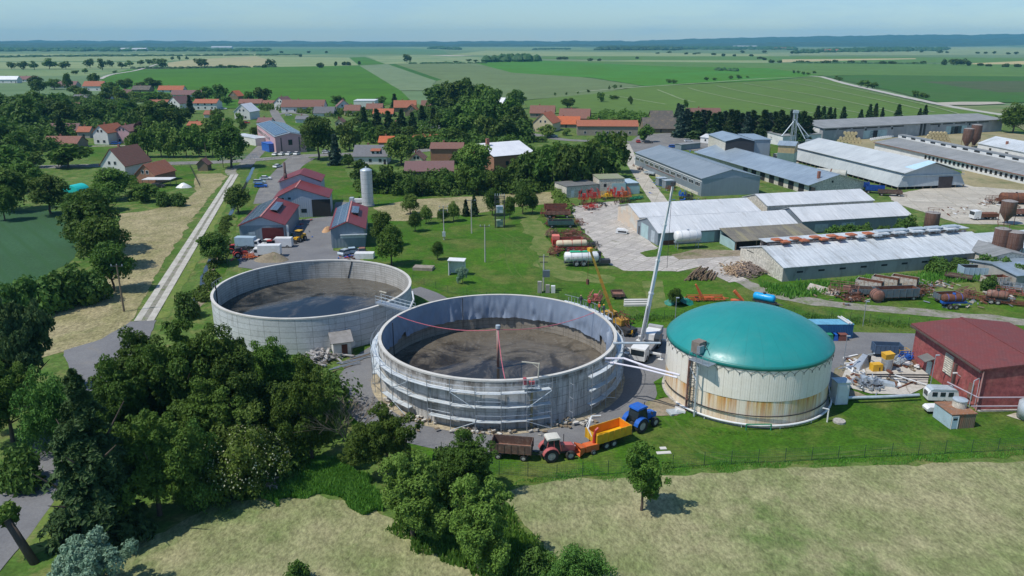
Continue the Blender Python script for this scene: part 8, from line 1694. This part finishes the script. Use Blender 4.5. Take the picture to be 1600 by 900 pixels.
# ---------------------------------------------------------------- trees of the plain
FT = {
 'distant field tree in the row at the left beyond the village': ('field trees at the left',[(18,108,96,7),(37,109,95,8),(54,109,96,7),(78,108,92,11),(103,108,95,9),(141,106,91,8),(160,110,92,6),(172,105,93,6),(190,107,97,7),(203,104,95,7),(220,102,94,6),(234,101,93,6),(252,106,92,12),(315,105,92,11),(270,94,88,3),(280,94,88,3),(292,94,88,3),(133,115,107,5),(118,116,110,6),(180,115,110,4),(345,106,101,7),(362,106,101,8)]),
 'tree on the bare track between the left fields': ('field trees on the central track',[(424,104,92,7),(413,106,101,4),(500,106,99,6),(525,103,97,2),(538,102,97,3),(545,102,97,3),(562,101,96,2),(470,89,86,3),(440,83,80,3),(482,83,80,3),(510,83,80,2)]),
 'round field tree standing alone beside the pale track': ('field trees in the middle distance',[(636,98,85,7),(733,96,92,5),(743,97,93,4),(697,98,96,5),(712,98,95,5)]),
 'small roadside tree along the lane over the striped fields': ('roadside trees on the far lane',[(818,157,150,6),(808,158,140,9),(939,160,145,7),(952,141,134,2),(961,139,132,4),(970,137,133,2),(1045,130,124,5),(1053,131,124,5),(1103,126,120,4),(1116,126,121,4),(1142,124,118,4),(1154,124,117,5),(1168,122,119,3),(1071,171,156,4),(956,156,149,5),(962,156,149,5),(919,145,140,3),(867,150,144,2),(885,149,144,2),(903,147,143,2)]),
 'isolated tree in the pale fields right of centre': ('isolated trees right of centre',[(922,95,91,5),(936,95,92,3),(995,92,89,3),(1045,83,80,4),(1027,84,82,3),(1072,85,82,3),(1085,85,83,3),(1115,86,83,4),(1130,88,84,3),(1147,88,85,3),(1160,83,79,4),(1173,88,85,4),(1195,83,79,4),(1187,92,89,4),(1193,94,90,4),(880,93,89,8),(873,93,90,5),(877,91,89,8),(1090,84,82,5)]),
 'hedgerow tree along the tan stubble fields at the right': ('hedgerow trees at the right',[(1205,98,94,4),(1218,98,95,4),(1250,98,95,6),(1262,98,96,3),(1290,99,95,9),(1304,98,94,4),(1330,99,95,6),(1350,99,95,6),(1378,100,96,6),(1392,100,96,6),(1430,100,98,5),(1443,100,96,4),(1475,102,92,4),(1490,102,91,8),(1502,102,92,6),(1513,103,95,5),(1532,103,99,4),(1545,104,101,4),(1572,105,100,5),(1590,105,100,5),(1418,81,78,3),(1390,81,79,3),(1440,82,79,3),(1468,83,79,4),(1480,83,80,3),(1526,84,81,3),(1540,84,81,3),(1553,84,80,3),(1575,85,82,3),(1588,85,81,3),(1237,84,80,3)]),
 'dark bush on the slope beside the pale dirt road': ('bushes beside the dirt road',[(1308,125,119,5),(1312,127,120,5),(1345,136,126,7),(1355,138,126,8),(1366,138,128,7),(1430,152,142,6),(1440,153,144,6),(1446,154,146,5),(1240,115,110,2),(1247,115,110,3),(1255,117,112,3),(1262,117,113,3),(1272,115,111,3)]),
}
FT2 = [(k2,v) for k2,v in FT.items()]
tiny = []
for lb,(gp,L_) in FT2:
    if gp in ('field trees on the central track','isolated trees right of centre','hedgerow trees at the right'): tiny += L_; continue
    for i,(x,yb,yt,hw) in enumerate(L_): tree('tiny_' + ('dark' if i % 3 else 'mid'),x,yb,yt,hw,lb,gp)
rs = random.Random(31); pts = []                       # past three hundred trees: the smallest ones of the far hedgerows as one mass
for x,yb,yt,hw in tiny:
    p = P(x,yb); h = high(p,yt); r = hw*mpp(p)
    for c_ in range(5):
        c = p + Vector((rs.uniform(-.5,.5)*r,rs.uniform(-.5,.5)*r,h*rs.uniform(.4,.72)))
        for _ in range(34): d = Vector((rs.gauss(0,1),rs.gauss(0,1),rs.gauss(0,1))).normalized(); pts.append((c + Vector((d.x*r*.55,d.y*r*.55,d.z*h*.30)),d))
V,F_ = quad_leaves(pts,3.2,rs); me = bpy.data.meshes.new('hedgerow_trees'); me.from_pydata(V,[],F_); me.materials.append(LF['dark']); tag(link('hedgerow_trees',me),'tiny scattered trees of the farthest hedgerows on the plain','trees',kind='stuff')
# woods and hedges nobody could count: lumpy canopies
WM = leaf('wood_canopy',(.022,.055,.015),(.035,.08,.02),.1)
def wood(label,outline,h,n,size,name='woods',seed=1):
    """canopy of many crowns scattered over an area of ground"""
    rs = random.Random(seed); pts = outline; V = []; F_ = []
    xs = [p.x for p in pts]; ys = [p.y for p in pts]
    def ins(x,y):
        c = False; j = len(pts)-1
        for i in range(len(pts)):
            if (pts[i].y > y) != (pts[j].y > y) and x < (pts[j].x-pts[i].x)*(y-pts[i].y)/(pts[j].y-pts[i].y)+pts[i].x: c = not c
            j = i
        return c
    k = t_ = 0
    while k < n and t_ < n*30:
        t_ += 1; x = rs.uniform(min(xs),max(xs)); y = rs.uniform(min(ys),max(ys))
        if not ins(x,y): continue
        k += 1; r = size*rs.uniform(.6,1.3); hh = h*rs.uniform(.7,1.15); q = len(V); m_ = 7
        V.append((x,y,hh))
        for f,rr in ((.8,.62),(.35,1.0),(0,.9)):
            for j in range(m_): a = 6.283*j/m_ + rs.uniform(-.3,.3); V.append((x+cos(a)*r*rr*rs.uniform(.8,1.2),y+sin(a)*r*rr*rs.uniform(.8,1.2),hh*f*rs.uniform(.85,1.1)))
        for j in range(m_): F_.append((q,q+1+j,q+1+(j+1) % m_))
        for L2 in range(2):
            for j in range(m_): a = q+1+L2*m_+j; b = q+1+L2*m_+(j+1) % m_; F_.append((a,a+m_,b+m_,b))
    me = bpy.data.meshes.new(name); me.from_pydata(V,[],F_); me.materials.append(WM); return tag(link(name,me),label,'woods',kind='stuff')
def band(x0,x1,yf,yn): return W([(x0,yn),(x1,yn),(x1,yf),(x0,yf)])
wood('far off wood of several trees on the right of the pale fields',W([(755,98),(840,96.5),(835,94),(790,93)]),17,60,11,seed=2)
wood('small rectangular wood in the pale fields beyond the centre',W([(668,76.4),(718,78.4),(715,76.6),(680,75.4)]),16,60,26,seed=3)
wood('belt of distant trees on the left horizon plain',band(-20,320,76.5,80.5),14,420,22,seed=4)
wood('belt of distant trees left of centre on the plain',band(300,420,77.5,80.5),12,140,20,seed=5)
wood('wooded village belt at the right of the plain',W([(1240,84.5),(1290,82.5),(1480,79),(1484,76.5),(1380,75.5),(1240,81)]),15,330,17,seed=6)
wood('dark woodland patch right of the horizon centre',W([(925,78.5),(1060,78.8),(1065,75.5),(960,74.5)]),18,260,24,seed=7)
wood('tree belt behind the woodland patch',W([(1060,77.5),(1240,78),(1240,74.5),(1060,74.5)]),14,260,28,seed=8)
wood('low dark hedge line across the left fields',W([(0,90),(130,88.5),(320,87.5),(470,86.5),(470,86),(130,87.6),(0,89)]),6,160,12,name='hedge',seed=9)
wood('hedge line at the far edge of the bright left field',W([(205,107.6),(270,107.2),(430,105.2),(430,104.6),(270,106.4),(205,106.8)]),3.5,120,5,name='hedge',seed=10)
wood('hedge line before the pale track field',W([(640,100),(760,99.2),(760,98.6),(640,99.4)]),3.5,60,5,name='hedge',seed=11)
wood('low tree row in the green field right of centre',W([(1118,110.5),(1152,112),(1152,110.8),(1118,109.3)]),5,30,4,name='hedge',seed=12)
wood('thin row of trees far beyond the bright field',W([(830,78),(890,77.5),(890,76.5),(830,77)]),9,50,14,seed=13)
wood('hedge row at the end of the tan strip',W([(1240,98.8),(1460,100.8),(1460,100.2),(1240,98)]),3,60,6,name='hedge',seed=14)
def thicket(label,outline,h,n,r,per,size,mat='bush',name='undergrowth',seed=1):
    """leafy undergrowth nobody could count: many small boughs over an area"""
    rs = random.Random(seed); xs = [p.x for p in outline]; ys = [p.y for p in outline]; pts = []; k = t_ = 0
    def ins(x,y):
        c = False; j = len(outline)-1
        for i in range(len(outline)):
            a,b = outline[i],outline[j]
            if (a.y > y) != (b.y > y) and x < (b.x-a.x)*(y-a.y)/(b.y-a.y)+a.x: c = not c
            j = i
        return c
    while k < n and t_ < n*30:
        t_ += 1; x = rs.uniform(min(xs),max(xs)); y = rs.uniform(min(ys),max(ys))
        if not ins(x,y): continue
        k += 1; hh = h*rs.uniform(.45,1.15); rr = r*rs.uniform(.6,1.3)
        for _ in range(per):
            d = Vector((rs.gauss(0,1),rs.gauss(0,1),abs(rs.gauss(0,.9)))).normalized(); q = rs.uniform(.7,1.05)
            pts.append((Vector((x + d.x*rr*q,y + d.y*rr*q,hh*(.15 + .85*d.z)*q)),d))
    V,F_ = quad_leaves(pts,size,rs); me = bpy.data.meshes.new(name); me.from_pydata(V,[],F_); me.materials.append(LF[mat]); return tag(link(name,me),label,'undergrowth',kind='stuff')
thicket('garden thicket filling the gaps of the left park',W([(0,240),(60,250),(130,205),(280,210),(285,180),(150,160),(0,160)]),7,420,4.5,90,1.3,'dark',seed=15)
thicket('garden thicket filling the gaps of the village centre',W([(560,222),(650,232),(820,240),(830,200),(700,172),(650,178),(640,200),(560,205)]),6,420,4.2,90,1.2,'dark',seed=16)
thicket('shrubs along the village back gardens',W([(560,300),(610,306),(760,305),(930,298),(935,275),(840,270),(700,285),(565,282)]),4.5,380,2.6,90,.7,'dark',seed=17)
thicket('orchard thicket behind the farmstead',W([(920,196),(1010,194),(1010,180),(935,180)]),4.5,90,3.5,70,1.0,'mid',seed=18)
thicket('hedge scrub along the meadow ditch',W([(300,480),(330,470),(345,400),(362,340),(350,340),(330,405),(316,440)]),1.2,90,1.1,70,.4,'mid',seed=19)
thicket('undergrowth below the near grove',W([(180,740),(240,770),(420,770),(470,715),(560,640),(480,600),(300,600),(190,640)]),5.0,260,2.4,140,.42,'dark',seed=20)
thicket('garden hedges between the left village houses',W([(120,162),(300,158),(300,150),(120,150)]),4,110,4,60,1.4,'mid',seed=21)
thicket('garden hedges north of the lane',W([(400,175),(430,172),(560,190),(620,182),(560,178),(430,160)]),4,90,3.4,60,1.2,'mid',seed=22)
thicket('hedges and shrubs around the far gardens',W([(205,262),(216,262),(216,300),(300,316),(300,310),(205,318)]),2.2,60,1.6,60,.5,'mid',seed=23)
thicket('weedy scrub by the garage block',W([(866,300),(885,312),(892,335),(870,330)]),2.2,60,1.4,60,.5,'light',seed=24)
# far villages as rows of small houses
def spots(label,gp,L_,roof,w_=16,h=7):
    for x,y in L_: p = P(x,y); t,L = barn('house',label,'house',p,p + Vector((w_,0,0)),12,h*.6,h,WALLS['w'],roof,group=gp)
spots('tiny house with red roof in the distant village at the right','houses of the distant right village',[(1288,81.5),(1292,80.8),(1297,81.3),(1302,80.7),(1305,81.5),(1210,77.5),(1217,77.2),(1225,77.4),(1232,77)],TO,28,12)
for x0,x1,y,lb in ((188,200,79.6,'tiny long white shed on the left horizon plain, left one'),(206,228,79.6,'tiny long white shed on the left horizon plain, right one'),(330,362,75.6,'tiny long white shed left of centre under the horizon wood'),(1146,1183,74.6,'tiny long white factory at the right under the horizon')):
    a,b = P(x0,y),P(x1,y); barn('shed',lb,'shed',a,b,30,12,15,WALLS['w'],TW)
# ---------------------------------------------------------------- hills and forest ridges at the horizon
FM = paint('forest_ridge',(.022,.05,.018),(.035,.075,.025),.01,.95,src='World')
def ridge(name,y,depth,pts,mat,step=40,jag=12,jitseed=0):
    """long ridge at distance y with the given heights along x"""
    m = MB(); x = pts[0][0]; vs = []; rows = 5; cols = 0
    while x <= pts[-1][0]:
        for (a,ha),(b,hb) in zip(pts,pts[1:]):
            if a <= x <= b: h0 = ha + (hb-ha)*(x-a)/(b-a); break
        for k in range(rows):
            f = k/(rows-1); z = h0*sin(PI*min(1,f*1.0)) if k not in (0,rows-1) else -5
            if z > 0: z += jag*noise.noise(Vector((x*.004,k*3.1+jitseed,0))) + jag*.7*noise.noise(Vector((x*.02,k*5.1,7+jitseed)))
            vs.append((x,y + depth*(f-.5) + 120*noise.noise(Vector((x*.001,k,4))),z))
        x += step; cols += 1
    m.add(vs,[(i*rows+k,(i+1)*rows+k,(i+1)*rows+k+1,i*rows+k+1) for i in range(cols-1) for k in range(rows-1)]); return struct(m.build(name,mat))
ridge('forest',8200,900,[(-9000,40),(-5600,48),(-4000,30),(-1000,24),(0,28),(1200,20),(3000,40),(5000,30),(9000,45)],FM)
ridge('forest',6900,500,[(-9000,34),(-4700,34),(-3200,12),(-2500,-8)],FM,jitseed=3)
ridge('hills',10800,1600,[(-11500,66),(-5000,58),(-1500,48),(1500,58),(3600,108),(5600,138),(8000,150),(11500,160)],FM,60,14,5)
ridge('hills',9300,900,[(2300,20),(3800,60),(5500,80),(8600,98)],FM,50,12,9)
ridge('hills',7200,2600,[(4300,-4),(5200,30),(6500,38),(9000,42)],G_far,60,4,11)
# ---------------------------------------------------------------- air
hz = MB(); hz.box(-12100,12100,-180,12300,-6,212); hm = bpy.data.materials.new('haze'); hm.use_nodes = True; hn = hm.node_tree; hn.nodes.remove(hn.nodes['Principled BSDF'])
pv = hn.nodes.new('ShaderNodeVolumePrincipled'); pv.inputs['Density'].default_value = 6.8e-5; pv.inputs['Color'].default_value = (.22,.70,1.0,1); pv.inputs['Anisotropy'].default_value = 0
hn.links.new(pv.outputs[0],hn.nodes['Material Output'].inputs['Volume'])
tag(hz.build('haze',hm),'thin blue summer haze over the whole plain',kind='stuff')

# small groups: say which one by its place in the row
ORD = ['leftmost','second from left','third from left','fourth from left','fifth from left','sixth from left','seventh from left']
by = {}
for o in S.collection.objects:
    if o.get('group') and o.get('category') and o['category'] != 'hay bale': by.setdefault((o['group'],o['label']),[]).append(o)
for (g_,lb),L_ in by.items():
    if 1 < len(L_) <= 7 and 'left' not in lb.split(',')[-1]:
        L_.sort(key=lambda o: o.location.x / max(1,o.location.y))
        for k,o in enumerate(L_): o['label'] = f'{lb}, {"rightmost" if k == len(L_)-1 and k > 1 else ORD[k]}' if len(L_) > 2 else f'{lb}, {"left" if k == 0 else "right"} one'
